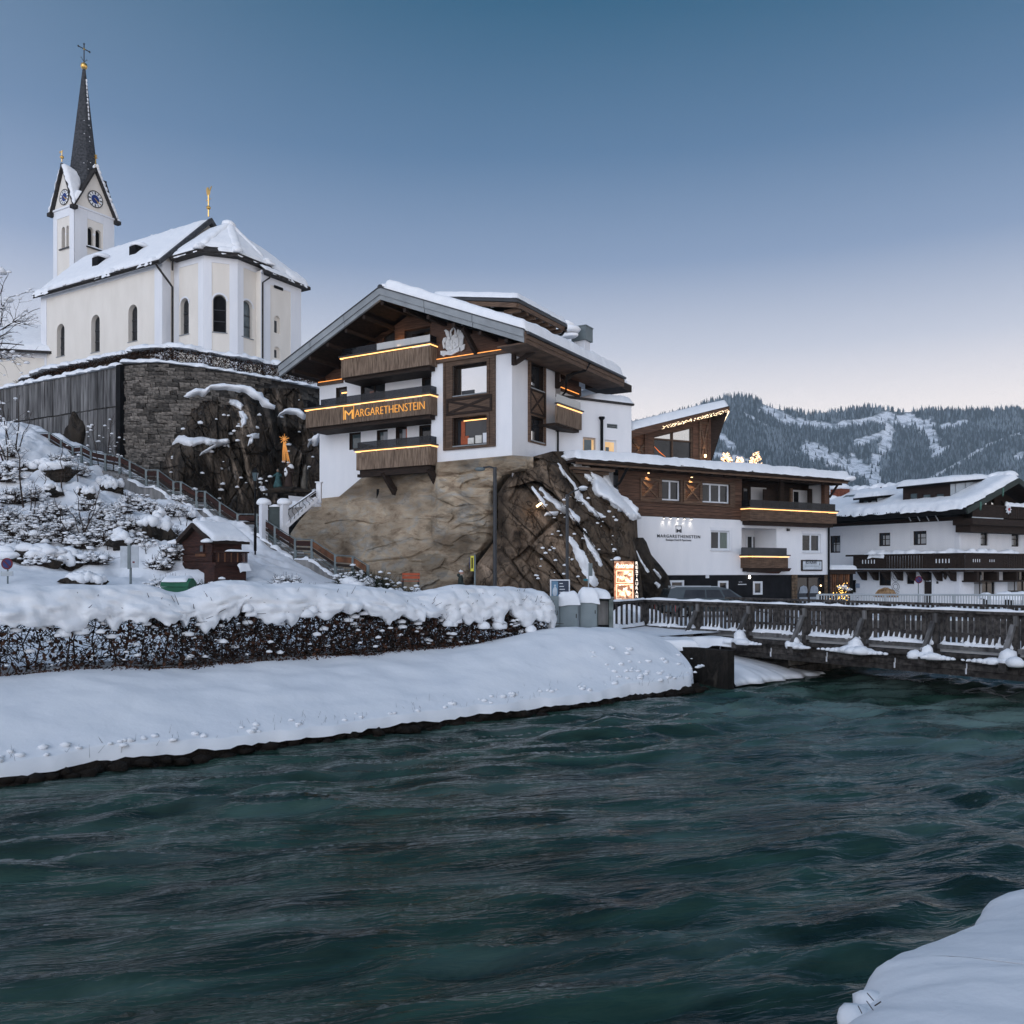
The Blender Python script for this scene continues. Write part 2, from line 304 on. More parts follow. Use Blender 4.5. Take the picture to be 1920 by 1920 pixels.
# ================================================================== materials with their own node trees
def rock_mat(name, cols, scale, stretch, crack=.6, bump=.8, stain=None, tilt=0, stain_amt=.6):
 m = bpy.data.materials.new(name); m.use_nodes = True; t = m.node_tree; b = t.nodes['Principled BSDF']; MAT[name] = m
 b.inputs['Roughness'].default_value = .92; b.inputs['Specular IOR Level'].default_value = .2
 g = lambda tp, **k: (lambda n: ([setattr(n, a, c) for a, c in k.items()], n)[1])(t.nodes.new(tp)); Lk = t.links.new
 tcn = g('ShaderNodeTexCoord'); mp = g('ShaderNodeMapping'); mp.inputs['Scale'].default_value = stretch; mp.inputs['Rotation'].default_value = (0, tilt, 0); Lk(tcn.outputs['Object'], mp.inputs[0])
 n1 = g('ShaderNodeTexNoise'); n1.inputs['Scale'].default_value = scale; n1.inputs['Detail'].default_value = 10; n1.inputs['Roughness'].default_value = .68; n1.inputs['Distortion'].default_value = .7; Lk(mp.outputs[0], n1.inputs[0])
 rp = g('ShaderNodeValToRGB'); e = rp.color_ramp.elements; e[0].position = .30; e[0].color = (*cols[0], 1); e[1].position = .72; e[1].color = (*cols[-1], 1)
 for k, c in enumerate(cols[1:-1]): q = e.new(.30+.42*(k+1)/(len(cols)-1)); q.color = (*c, 1)
 Lk(n1.outputs[0], rp.inputs[0]); out = rp.outputs[0]
 n2 = g('ShaderNodeTexNoise'); n2.inputs['Scale'].default_value = scale*.33; n2.inputs['Detail'].default_value = 6; n2.inputs['Distortion'].default_value = .4; Lk(mp.outputs[0], n2.inputs[0])
 if stain is not None:
  r2 = g('ShaderNodeValToRGB'); r2.color_ramp.elements[0].position = .50; r2.color_ramp.elements[1].position = .66; Lk(n2.outputs[0], r2.inputs[0])
  r2.color_ramp.elements[0].color = (0, 0, 0, 1); r2.color_ramp.elements[1].color = (stain_amt,)*3+(1,)
  mx = g('ShaderNodeMix', data_type='RGBA'); Lk(r2.outputs[0], mx.inputs[0]); Lk(out, mx.inputs[6]); mx.inputs[7].default_value = (*stain, 1); out = mx.outputs[2]
 wv = g('ShaderNodeTexNoise'); wv.inputs['Scale'].default_value = scale*.8; wv.inputs['Detail'].default_value = 5; Lk(mp.outputs[0], wv.inputs[0])
 cr_ = g('ShaderNodeValToRGB'); cr_.color_ramp.elements[0].position = .488; cr_.color_ramp.elements[1].position = .50; cr_.color_ramp.elements[0].color = (1, 1, 1, 1); cr_.color_ramp.elements[1].color = (1-crack,)*3+(1,)
 q = cr_.color_ramp.elements.new(.512); q.color = (1, 1, 1, 1); Lk(wv.outputs[0], cr_.inputs[0])
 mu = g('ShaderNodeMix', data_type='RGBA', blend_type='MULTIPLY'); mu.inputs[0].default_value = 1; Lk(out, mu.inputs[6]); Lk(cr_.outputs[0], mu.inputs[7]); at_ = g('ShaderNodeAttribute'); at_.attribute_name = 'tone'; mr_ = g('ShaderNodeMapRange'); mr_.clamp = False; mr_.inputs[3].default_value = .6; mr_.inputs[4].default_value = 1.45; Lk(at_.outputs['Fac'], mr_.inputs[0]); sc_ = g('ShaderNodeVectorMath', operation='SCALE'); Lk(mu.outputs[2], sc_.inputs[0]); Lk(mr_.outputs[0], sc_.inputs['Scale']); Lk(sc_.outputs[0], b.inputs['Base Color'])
 n3 = g('ShaderNodeTexNoise'); n3.inputs['Scale'].default_value = scale*3; n3.inputs['Detail'].default_value = 10; n3.inputs['Roughness'].default_value = .65; Lk(mp.outputs[0], n3.inputs[0])
 ad = g('ShaderNodeMath', operation='MULTIPLY'); Lk(n3.outputs[0], ad.inputs[0]); Lk(cr_.outputs[0], ad.inputs[1])
 bp = g('ShaderNodeBump'); bp.inputs['Strength'].default_value = bump; bp.inputs['Distance'].default_value = .12; Lk(ad.outputs[0], bp.inputs['Height']); Lk(bp.outputs[0], b.inputs['Normal'])
 return m
ROCKT = rock_mat('rock_tan', [(.12, .083, .054), (.265, .20, .138), (.345, .275, .195), (.285, .262, .225), (.43, .38, .31)], .8, (.8, .8, 2.0), .22, .9, (.085, .06, .04), stain_amt=.7)
ROCKO = rock_mat('rock_outcrop', [(.018, .014, .010), (.095, .066, .045), (.185, .135, .095), (.065, .048, .035), (.34, .285, .22)], .75, (1.5, 1.1, .8), .7, .95, (.016, .012, .009), tilt=.7, stain_amt=.8)
ROCKD = rock_mat('rock_dark', [(.010, .009, .008), (.034, .027, .021), (.085, .066, .050), (.026, .022, .019), (.26, .24, .22)], .75, (1.4, 1.4, .55), .6, 1.0, (.008, .007, .006), tilt=.15, stain_amt=.75)
EARTH = rock_mat('earth_dark', [(.010, .008, .006), (.03, .022, .016), (.018, .014, .011), (.07, .055, .04)], 2.5, (1, 1, 1), .3, .8)
def water_mat():
 m = bpy.data.materials.new('river_water'); m.use_nodes = True; t = m.node_tree; b = t.nodes['Principled BSDF']; Lk = t.links.new
 b.inputs['IOR'].default_value = 1.33; b.inputs['Roughness'].default_value = .12; b.inputs['Specular IOR Level'].default_value = .42
 tcn = t.nodes.new('ShaderNodeTexCoord'); mp = t.nodes.new('ShaderNodeMapping'); mp.inputs['Rotation'].default_value = (0, 0, R(-14)); Lk(tcn.outputs['Object'], mp.inputs[0])
 m2 = t.nodes.new('ShaderNodeMapping'); m2.inputs['Scale'].default_value = (.5, 1.9, 1); Lk(mp.outputs[0], m2.inputs[0])
 n1 = t.nodes.new('ShaderNodeTexNoise'); n1.inputs['Scale'].default_value = .8; n1.inputs['Detail'].default_value = 7; n1.inputs['Distortion'].default_value = .6; Lk(m2.outputs[0], n1.inputs[0])
 rp = t.nodes.new('ShaderNodeValToRGB'); e = rp.color_ramp.elements; e[0].position = .38; e[0].color = (.008, .021, .0162, 1); e[1].position = .72; e[1].color = (.034, .081, .060, 1); Lk(n1.outputs[0], rp.inputs[0])
 n2 = t.nodes.new('ShaderNodeTexNoise'); n2.inputs['Scale'].default_value = 1.3; n2.inputs['Detail'].default_value = 5; n2.inputs['Roughness'].default_value = .62; n2.inputs['Distortion'].default_value = .9; Lk(m2.outputs[0], n2.inputs[0])
 fr = t.nodes.new('ShaderNodeValToRGB'); fr.color_ramp.elements[0].position = .735; fr.color_ramp.elements[1].position = .82; Lk(n2.outputs[0], fr.inputs[0])
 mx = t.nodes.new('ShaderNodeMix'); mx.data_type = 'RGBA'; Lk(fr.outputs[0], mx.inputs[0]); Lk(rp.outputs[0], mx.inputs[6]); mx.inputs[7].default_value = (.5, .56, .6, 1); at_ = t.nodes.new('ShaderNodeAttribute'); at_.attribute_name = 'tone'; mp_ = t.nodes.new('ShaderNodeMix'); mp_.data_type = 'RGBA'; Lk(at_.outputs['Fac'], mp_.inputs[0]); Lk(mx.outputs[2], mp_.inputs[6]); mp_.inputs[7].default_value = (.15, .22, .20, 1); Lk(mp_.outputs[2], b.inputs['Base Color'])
 m3 = t.nodes.new('ShaderNodeMapping'); m3.inputs['Scale'].default_value = (.7, 4.2, 1); Lk(mp.outputs[0], m3.inputs[0])
 n3 = t.nodes.new('ShaderNodeTexNoise'); n3.inputs['Scale'].default_value = 1.7; n3.inputs['Detail'].default_value = 3; n3.inputs['Roughness'].default_value = .55; n3.inputs['Distortion'].default_value = .5; Lk(m3.outputs[0], n3.inputs[0])
 bp = t.nodes.new('ShaderNodeBump'); bp.inputs['Strength'].default_value = .5; bp.inputs['Distance'].default_value = .10; Lk(n3.outputs[0], bp.inputs['Height']); Lk(bp.outputs[0], b.inputs['Normal'])
 MAT['water'] = m; return m
WATER = water_mat()
def tone(o, t):
 at_ = o.data.attributes.new('tone', 'FLOAT', 'POINT'); at_.data.foreach_set('value', np.asarray(t, np.float32).ravel()); return o
# ================================================================== river
def make_river():
 d = np.concatenate([[-600, -200, -80, -40, -20], np.arange(-12, 42, .098), [45, 50, 60, 80, 140, 300, 600]])
 n = np.concatenate([[-17.2], np.arange(-16.4, 20.2, .092), [20.6, 24, 30]])
 D, Nn = np.meshgrid(d, n, indexing='ij')
 X = RD.x*D+RN.x*Nn; Yw = RD.y*D+RN.y*Nn; ca, sa = math.cos(R(14)), math.sin(R(14)); U, Q = X*ca+Yw*sa, -X*sa+Yw*ca; U = U+.5*fbm(P3(X*.3, Yw*.3), 2, 70); Q = Q+.45*fbm(P3(X*.22, Yw*.22), 2, 71)
 w = .055*fbm(P3(U*.25, Q*.8), 2, 3)+.062*fbm(P3(U*.75, Q*2.3), 2, 8)+.020*fbm(P3(U*1.3, Q*4.6), 2, 21)+.032*(1-2*np.abs(fbm(P3(U*.55, Q*1.7), 2, 28)))
 w *= (.45+.55*ss(18.6, 16, Nn))*1.35
 w *= .75+.8*ss(-.3, .5, fbm(P3(D*.12, Nn*.2), 2, 40))+1.0*ss(12, 24, D)*ss(-6, 6, Nn)
 z = np.clip(w, -.25, .3)
 V = np.stack([RD.x*D+RN.x*Nn, RD.y*D+RN.y*Nn, z], -1).reshape(-1, 3)
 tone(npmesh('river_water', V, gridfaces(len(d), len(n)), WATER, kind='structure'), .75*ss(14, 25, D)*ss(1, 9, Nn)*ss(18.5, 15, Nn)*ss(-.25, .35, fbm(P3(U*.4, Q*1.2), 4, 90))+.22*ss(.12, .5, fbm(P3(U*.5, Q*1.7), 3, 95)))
make_river()
# ================================================================== ground and banks
def bankz(D, n):
 t = np.clip((n-18.3)/4.3, 0, 1)
 top = 1.62+.14*fbm(P3(D*.25, n*.3), 2, 5)
 z = .36+(top-.36)*(1-(1-t)**1.55)
 z = z+.10*fbm(P3(D*.5, n*.7), 3, 6)*np.clip(t*4, 0, 1)+.035*vn(P3(D*1.7, n*2.2), 9)*np.clip(t*3, 0, 1)
 z = z+.55*np.exp(-((D-20.5)/3.2)**2)*np.exp(-((n-21.3)/1.9)**2)
 return z
def make_banks():
 # snow bank between water and hedge
 d = np.concatenate([[-600, -200, -80, -40, -25], np.arange(-18, 24.31, .16)]); n = np.concatenate([np.linspace(0, 1, 46)**1.25*5.6])
 D, W_ = np.meshgrid(d, n, indexing='ij')
 edge = 18.42-.12*vn(P3(D*.4, 0*D), 2)-.06*vn(P3(D*1.9, 0*D), 4)-.03*vn(P3(D*5.1, 0*D), 14)
 # the bank ends in a rounded, slumping nose at the bridge
 nose = ss(20.6, 24.2, D)
 Nn = edge+W_+nose**2*(2.7*(1-np.clip(W_/5.6, 0, 1)))*ss(22.2, 24.3, D)
 z = bankz(D, Nn-0*nose)
 z = np.where(W_ < .01, .20+.04*vn(P3(D*2.2, 0*D), 3)+.03*vn(P3(D*7, 0*D), 6), np.maximum(z, .30))
 z = z*(1-.0*nose)
 V = np.stack([RD.x*D+RN.x*Nn, RD.y*D+RN.y*Nn, z], -1)
 npmesh('snow_bank', V.reshape(-1, 3), gridfaces(*V.shape[:2]), SNOWF, kind='structure')
 # dark earth below the lip of snow
 D2, Z2 = np.meshgrid(d, np.array([-1.2, -.3, .0, .14, .29]), indexing='ij')
 N2 = 18.52+.10*fbm(P3(D2*1.5, Z2*4), 3, 12)+.12*(Z2 > .2)+ss(22.4, 24.3, D2)**2*2.6
 npmesh('earth_bank', np.stack([RD.x*D2+RN.x*N2, RD.y*D2+RN.y*N2, Z2], -1).reshape(-1, 3), gridfaces(len(d), 5), EARTH, kind='structure')
 # ground behind the hedge out to the horizon
 d = np.concatenate([-np.geomspace(40, 3600, 12)[::-1], np.arange(-38, 80, 1.2), np.geomspace(82, 3600, 14)])
 n = np.concatenate([np.arange(23.0, 90, 1.2), np.geomspace(92, 3600, 14)])
 D, Nn = np.meshgrid(d, n, indexing='ij')
 e = np.where(D > 24.3, 21.5, 23.0); Nn = np.where(Nn == 23.0, e, Nn)
 z = 1.60+.45*ss(25, 30, Nn)*(1-ss(14, 24, D))+.06*fbm(P3(D*.3, Nn*.3), 3, 3)*(1-ss(80, 120, Nn))
 z = np.where(Nn == e, 1.60, z)
 npmesh('snow_ground', np.stack([RD.x*D+RN.x*Nn, RD.y*D+RN.y*Nn, z], -1).reshape(-1, 3), gridfaces(len(d), len(n)), SNOWF, kind='structure')
 # quay beyond the bridge where the river bends away
 mb = MB(); mb.prism([(14.2, 41.2), (60, 36.0), (60, 60), (14.2, 60)], 'z', -1.5, 1.655); mb.build('quay', CONC, kind='structure')
 mb = MB(); mb.prism([(14.4, 41.4), (60, 36.2), (60, 60), (14.4, 60)], 'z', 1.66, 1.72); mb.build('quay_snow', SNOWF, kind='structure')
 # right bank: the mound of snow beside the camera
 Yc = [(1440, 2080), (1500, 1985), (1560, 1935), (1596, 1908), (1620, 1885), (1622, 1868), (1625, 1830), (1640, 1800), (1700, 1765), (1780, 1738), (1828, 1722), (1842, 1700), (1850, 1684), (1880, 1670), (1920, 1660), (2000, 1640), (2200, 1600), (2600, 1560)]
 E = np.array([at(px, py, (EYE-1.72)*F/(py-HY))[:2] for px, py in Yc])
 k = np.linspace(0, len(E)-1, 150); E = np.stack([np.interp(k, np.arange(len(E)), E[:, i]) for i in (0, 1)], 1)
 for _ in range(2): E[1:-1] = .25*E[:-2]+.5*E[1:-1]+.25*E[2:]
 tan = np.gradient(E, axis=0); tan /= np.linalg.norm(tan, axis=1)[:, None]; nr = np.stack([tan[:, 1], -tan[:, 0]], 1)   # inland
 rows = []
 for o, zz in ((-.02, -1.0), (.12, -.4), (.16, .4), (.12, 1.0), (.02, 1.40), (-.03, 1.55), (-.02, 1.64), (.02, 1.70), (.08, 1.75), (.17, 1.80), (.30, 1.85), (.5, 1.90), (.8, 1.96), (1.2, 2.0), (1.8, 2.05), (2.6, 2.1), (4, 2.15), (12, 2.2)):
  w_ = float(ss(.4, 2.6, o)); q = E+(nr*(1-w_)+np.array([.55, -.83])*w_)*o
  zz_ = zz+(.06*fbm(np.concatenate([q*1.1, 0*q[:, :1]], 1), 3, 5)+.018*vn(np.concatenate([q*7, 0*q[:, :1]], 1), 8) if zz > 1.3 else 0)
  rows.append(np.concatenate([q, (zz_+0*q[:, 0])[:, None]], 1))
 G = np.stack(rows, 1); npmesh('near_snow_bank', G.reshape(-1, 3), gridfaces(*G.shape[:2]), SNOWF, kind='structure')
 mb = MB()                                               # the little tuft of snow blobs and stalks at its foot
 for px, py, r, s in ((1634, 1886, .10, 1), (1648, 1893, .085, 2), (1618, 1903, .075, 3), (1606, 1912, .10, 4), (1640, 1908, .09, 5)):
  mb.blob(at(px, py, (EYE-1.68)*F/(py-HY)), (r, r, r*.75), 2, s, .2, flat=-.6)
 for a, b in (((1626, 1862), (1638, 1876)), ((1625, 1877), (1640, 1898)), ((1609, 1886), (1616, 1900)), ((1640, 1886), (1652, 1878))):
  mb.tube([at(*a, 4.42), at(*b, 4.42)], .003, 4, 1)
 t_ = mb.build('grass_tuft', [SNOW, BARK], smooth=True); tag(t_, 'small snow covered tuft with dry stalks at the edge of the near snow bank', 'grass tuft')
make_banks()
# ================================================================== hillside below the church
HC = {-700: [(25, 1.7), (33, 4), (40, 8), (50, 13), (57, 17), (64, 19)],
      -200: [(25, 1.7), (33, 3.8), (40, 6.8), (50, 11.2), (57, 15), (64, 16.5)],
      0: [(25, 1.7), (32, 3.3), (38, 4.7), (44, 7.3), (50, 10.6), (57, 13.6), (64, 14.5)],
      120: [(25, 1.7), (32, 3.2), (38, 4.3), (44, 6.8), (50, 9.6), (56, 12.0), (64, 13)],
      240: [(25, 1.7), (32, 3.0), (38, 3.9), (43, 5.6), (48, 7.7), (54, 9.9), (64, 11)],
      340: [(25, 1.7), (31, 2.6), (37, 3.3), (42, 4.7), (47, 6.9), (51, 8.0), (64, 8.6)],
      440: [(25, 1.7), (31, 2.5), (36, 3.1), (41, 3.9), (45, 5.3), (48, 6.3), (64, 7)],
      540: [(25, 1.7), (31, 2.4), (36, 2.9), (40, 3.4), (43.5, 4.2), (46, 4.9), (64, 5)],
      640: [(25, 1.7), (31, 2.3), (36, 2.7), (40, 3.0), (43, 3.3), (46, 3.4), (64, 3.5)],
      720: [(25, 1.65), (31, 2.1), (36, 2.4), (40, 2.5), (43, 2.6), (46, 2.6), (64, 2.6)],
      820: [(25, 1.5), (31, 1.9), (36, 2.1), (40, 2.2), (43, 2.2), (46, 2.2), (64, 2.2)],
      1000: [(25, 1.3), (31, 1.4), (36, 1.4), (40, 1.4), (43, 1.4), (46, 1.4), (64, 1.4)]}
_hk = sorted(HC)
def hill_z(px, Y, rough=True):
 px, Y = np.broadcast_arrays(np.asarray(px, float), np.asarray(Y, float))
 cols = np.stack([np.interp(Y, [a for a, b in HC[k]], [b for a, b in HC[k]]) for k in _hk], -1)
 i = np.clip(np.searchsorted(_hk, px)-1, 0, len(_hk)-2); k0 = np.array(_hk)[i]; k1 = np.array(_hk)[i+1]; t = np.clip((px-k0)/(k1-k0), 0, 1)
 z = np.take_along_axis(cols, i[..., None], -1)[..., 0]*(1-t)+np.take_along_axis(cols, i[..., None]+1, -1)[..., 0]*t
 if rough:
  X = (px-CX)/F*Y; amp = ss(33, 42, Y)*(1-ss(430, 620, px))
  z = z+amp*(1.1*fbm(P3(X*.22, Y*.22), 3, 4)+.75*np.abs(fbm(P3(X*.55, Y*.5), 3, 14))+.28*fbm(P3(X*1.4, Y*1.4), 3, 24))+.06*fbm(P3(X*.8, Y*.8), 2, 2)
  z = z-ss(49, 55, Y)*amp*.3
 return z
def make_hill():
 px = np.concatenate([np.linspace(-700, -60, 60), np.linspace(-50, 700, 320), np.linspace(705, 1000, 40)]); A, B = np.meshgrid(px, np.linspace(0, 1, 260), indexing='ij'); Y0 = 24.3/((A-CX)/F*RN.x+RN.y); B = Y0+(63-Y0)*B; z = hill_z(A, B); z = 1.5+(z-1.5)*ss(0, 2.5, B-Y0); Y = B[0]
 npmesh('snow_hillside', np.stack([(A-CX)/F*B, B, z], -1).reshape(-1, 3), gridfaces(len(px), len(Y)), SNOWF, kind='structure')
 # terrace the church stands on
 mb = MB(); o_ = at(226, 0, 60.3); pts = [(o_.x-.857*k+.515*2.6, o_.y+.515*k+.857*2.6) for k in (70, 40, 15, 2)]+[(-24.5, 61.9), (-20.5, 62.4), (-16.5, 64.5), (-12.5, 69.5), (-12, 78), (-12, 130), (-130, 130)]
 mb.prism(pts, 'z', 2, 18.3); mb.build('church_terrace', SNOWF, kind='structure')
make_hill()
# ================================================================== rock
def col_curve(pts):
 a = np.array(pts, float); return lambda y: np.interp(y, a[:, 0], a[:, 1])
def rock_sheet(name, ytop, ybot, left, right, depth, mat_, nu=150, nv=130, **kw):
 """rock surface: rows between ytop and ybot, from left(y) to right(y) in photo pixels, standing at depth(px, py)"""
 s, t = np.meshgrid(np.linspace(0, 1, nu), np.linspace(0, 1, nv), indexing='ij')
 py = ytop+(ybot-ytop)*t; px = left(py)+(right(py)-left(py))*s
 Y = depth(px, py); V = np.stack([(px-CX)/F*Y, Y, EYE-(py-HY)/F*Y], -1)
 o = npmesh(name, V.reshape(-1, 3), gridfaces(nu, nv), mat_, False, **kw); return tone(o, depth.tone(px, py)) if hasattr(depth, 'tone') else o
def snow_patch(mb, rows, depth, h=.35, nv=14, seed=0, nu=None, rag=5):
 """snow lying on a rock: rows = [(py, pxL, pxR)] or general pairs ((px,py),(px,py)) along its length"""
 a = np.array([[*l, *r] for l, r in rows], float); k = np.linspace(0, len(a)-1, nu or 6*len(a)); a = np.stack([np.interp(k, np.arange(len(a)), a[:, i]) for i in range(4)], 1)
 s = np.linspace(0, 1, nv)[None, :]; t = np.linspace(0, 1, len(a))[:, None]
 px = a[:, :1]*(1-s)+a[:, 2:3]*s; py = a[:, 1:2]*(1-s)+a[:, 3:4]*s
 q = P3(px*.11, py*.11); w = np.abs(2*s-1)**2; px = px+rag*w*vn(q, seed)+.6*rag*w*vn(q*2.7, seed+3); py = py+rag*w*vn(q+9, seed+1)
 pr = np.sqrt(np.clip(1-(2*s-1)**2, 0, 1))*np.clip(np.sqrt(np.clip(1-(2*t-1)**6, 0, 1)), 0, 1)
 Y = depth(px, py)+.12-(.12+h)*pr*(1+.3*vn(P3(px*.06, py*.06), seed+7))
 mb.grid(np.stack([(px-CX)/F*Y, Y, EYE-(py-HY)/F*Y+.25*h*pr], -1))
# --- dark crag with the grotto, left of the hotel
def crag_depth(px, py, want=0):
 cx, cy = 440, 900
 top = np.interp(px, [285, 310, 335, 360, 420, 470, 505, 530, 560, 600, 640], [905, 850, 800, 745, 733, 738, 752, 778, 795, 800, 800])
 d = (py-top)/F*56.0
 b = 4.2*np.sqrt(np.clip(d/3.2, 0, 1))-1.6
 b = b-2.6*np.exp(-((px-545)/46)**2)*ss(790, 830, py)*(1-.7*ss(905, 950, py))     # the hollow of the grotto
 b = b+1.0*np.exp(-((px-350)/45)**2)*ss(815, 850, py)
 X = (px-CX)/F*57
 z = (HY-py)/F*57
 wx, wz = X+.16*fbm(P3(X*.9, z*.9), 3, 91), z+.16*fbm(P3(X*.9, z*.9), 3, 92); f1, t1, e1 = facets(wx*.55+wz*.12, wz*.26, 5); f2, t2, e2 = facets(wx*1.5+wz*.3, wz*.62, 9)
 n = .75*f1+.42*f2+.16*facets(wx*3.6+wz*.8, wz*1.6, 15)[0]-.15*ss(.06, 0, e1)-.10*ss(.08, 0, e2)+.4*np.abs(fbm(P3(X*.45, z*.28), 4, 3))+.16*fbm(P3(X*2.6, z*1.2), 4, 13)
 if want: return .15+.9*t1*t2+.45*np.clip(fbm(P3(X*1.6+z*.3, z*.35), 4, 61), 0, 1)-.3*ss(.1, 0, e2)+2.6*ss(.16, .42, fbm(P3(X*2.2+z*.6, z*.30), 4, 62))
 return 60.2-b-1.1*n+ss(560, 620, px)*.5
crag_depth.tone = lambda a, b: crag_depth(a, b, 1)
ch_ = rock_sheet('crag', 728, 975, col_curve([(728, 330), (800, 300), (900, 270), (975, 262)]), col_curve([(728, 560), (975, 640)]), crag_depth, ROCKD, 330, 270, kind='structure')
mb = MB()
for rows, h, sd in (([((347, 742), (350, 737)), ((362, 744), (366, 729)), ((385, 742), (386, 731)), ((393, 733), (398, 722)), ((430, 731), (432, 720)), ((462, 738), (470, 726)), ((480, 752), (488, 736)), ((497, 764), (503, 752)), ((514, 768), (517, 763))], .5, 1),
     ([((407, 749), (410, 744)), ((420, 756), (428, 747)), ((440, 765), (448, 752)), ((452, 770), (456, 760))], .35, 2), ([((448, 771), (456, 770)), ((452, 785), (464, 785)), ((450, 805), (462, 795))], .25, 3),
     ([((318, 838), (322, 832)), ((330, 832), (338, 818)), ((362, 836), (368, 820)), ((385, 832), (392, 822)), ((400, 836), (404, 825)), ((424, 838), (426, 824)), ((431, 842), (430, 832))], .45, 4),
     ([((373, 855), (376, 850)), ((390, 848), (396, 838)), ((408, 838), (414, 828)), ((420, 836), (424, 828))], .35, 5),
     ([((520, 782), (523, 775)), ((535, 778), (540, 767)), ((558, 780), (563, 768)), ((572, 786), (575, 776))], .5, 6), ([((463, 842), (468, 815)), ((476, 822), (478, 812)), ((486, 822), (487, 812))], .2, 7),
     ([((575, 838), (578, 832)), ((582, 832), (590, 816)), ((596, 836), (602, 808))], .5, 8), ([((484, 915), (488, 910)), ((492, 922), (497, 912)), ((500, 932), (504, 920))], .2, 9),
     ([((500, 958), (503, 950)), ((525, 952), (528, 944)), ((550, 950), (552, 943))], .3, 12), ([((540, 958), (543, 950)), ((562, 952), (566, 942)), ((585, 952), (590, 944))], .4, 13)):
 snow_patch(mb, rows, (lambda a, b: np.minimum(crag_depth(a, b+9), 58.7)) if sd in (1, 6, 8) else crag_depth, h, seed=sd, rag=3)
rg = random.Random(5)
for _ in range(70):
 px, py = rg.uniform(320, 590), rg.uniform(750, 950); r = rg.uniform(.05, .17); mb.blob(at(px, py, float(crag_depth(np.array(px), np.array(py)))-.05), (r*1.4, r, r*.8), 1, rg.random()*50)
mb.build('crag_snow', SNOW, smooth=True, kind='structure')
# ================================================================== mountain with its forest
RIDGE = [(-600, 900), (600, 860), (1000, 820), (1180, 800), (1300, 768), (1340, 752), (1365, 747), (1385, 745), (1408, 747), (1432, 758), (1450, 765), (1480, 772), (1510, 778), (1545, 781), (1558, 775), (1600, 770), (1635, 765), (1650, 768), (1690, 773), (1740, 771), (1800, 773), (1850, 771), (1900, 770), (1960, 776), (2100, 790), (2500, 830), (3200, 850)]
def mtn(px, v):
 """v 0 at the valley floor, 1 on the ridge -> depth, z"""
 yr = np.interp(px, [a for a, b in RIDGE], [b for a, b in RIDGE])
 Y = 1700+1500*v+220*fbm(P3(px*.006, v*2.6), 4, 50)*np.clip(4*v*(1-v), 0, 1)+160*np.abs(fbm(P3(px*.012+v*2, v*1.5), 3, 57))*np.clip(4*v*(1-v), 0, 1)
 py = 1078+(yr-1078)*v**.92
 return Y, EYE-(py-HY)/F*Y
SEGS = [(1435, 768, 1480, 790, 9), (1480, 790, 1560, 800, 6), (1560, 800, 1640, 787, 5), (1655, 782, 1740, 800, 12), (1670, 800, 1658, 842, 9), (1605, 832, 1672, 810, 6), (1512, 842, 1610, 880, 13), (1595, 865, 1640, 905, 10), (1640, 862, 1648, 925, 8), (1745, 800, 1756, 850, 9), (1765, 802, 1810, 792, 4), (1735, 905, 1860, 832, 3), (1860, 832, 1920, 810, 2), (1345, 815, 1372, 835, 6), (1395, 775, 1440, 800, 2), (1756, 850, 1780, 838, 4), (1905, 860, 1925, 850, 5), (1340, 855, 1400, 865, 5)]
def clearing(px, py):
 c = px*0.
 for x0, y0, x1, y1, w in SEGS:
  t = np.clip(((px-x0)*(x1-x0)+(py-y0)*(y1-y0))/((x1-x0)**2+(y1-y0)**2), 0, 1); dd = np.hypot(px-x0-t*(x1-x0), (py-y0-t*(y1-y0))); c = np.maximum(c, ss(1.5, .9, dd/w+.6*vn(P3(px*.09, py*.12), 3)+.25*vn(P3(px*.3, py*.4), 4)))
 return c
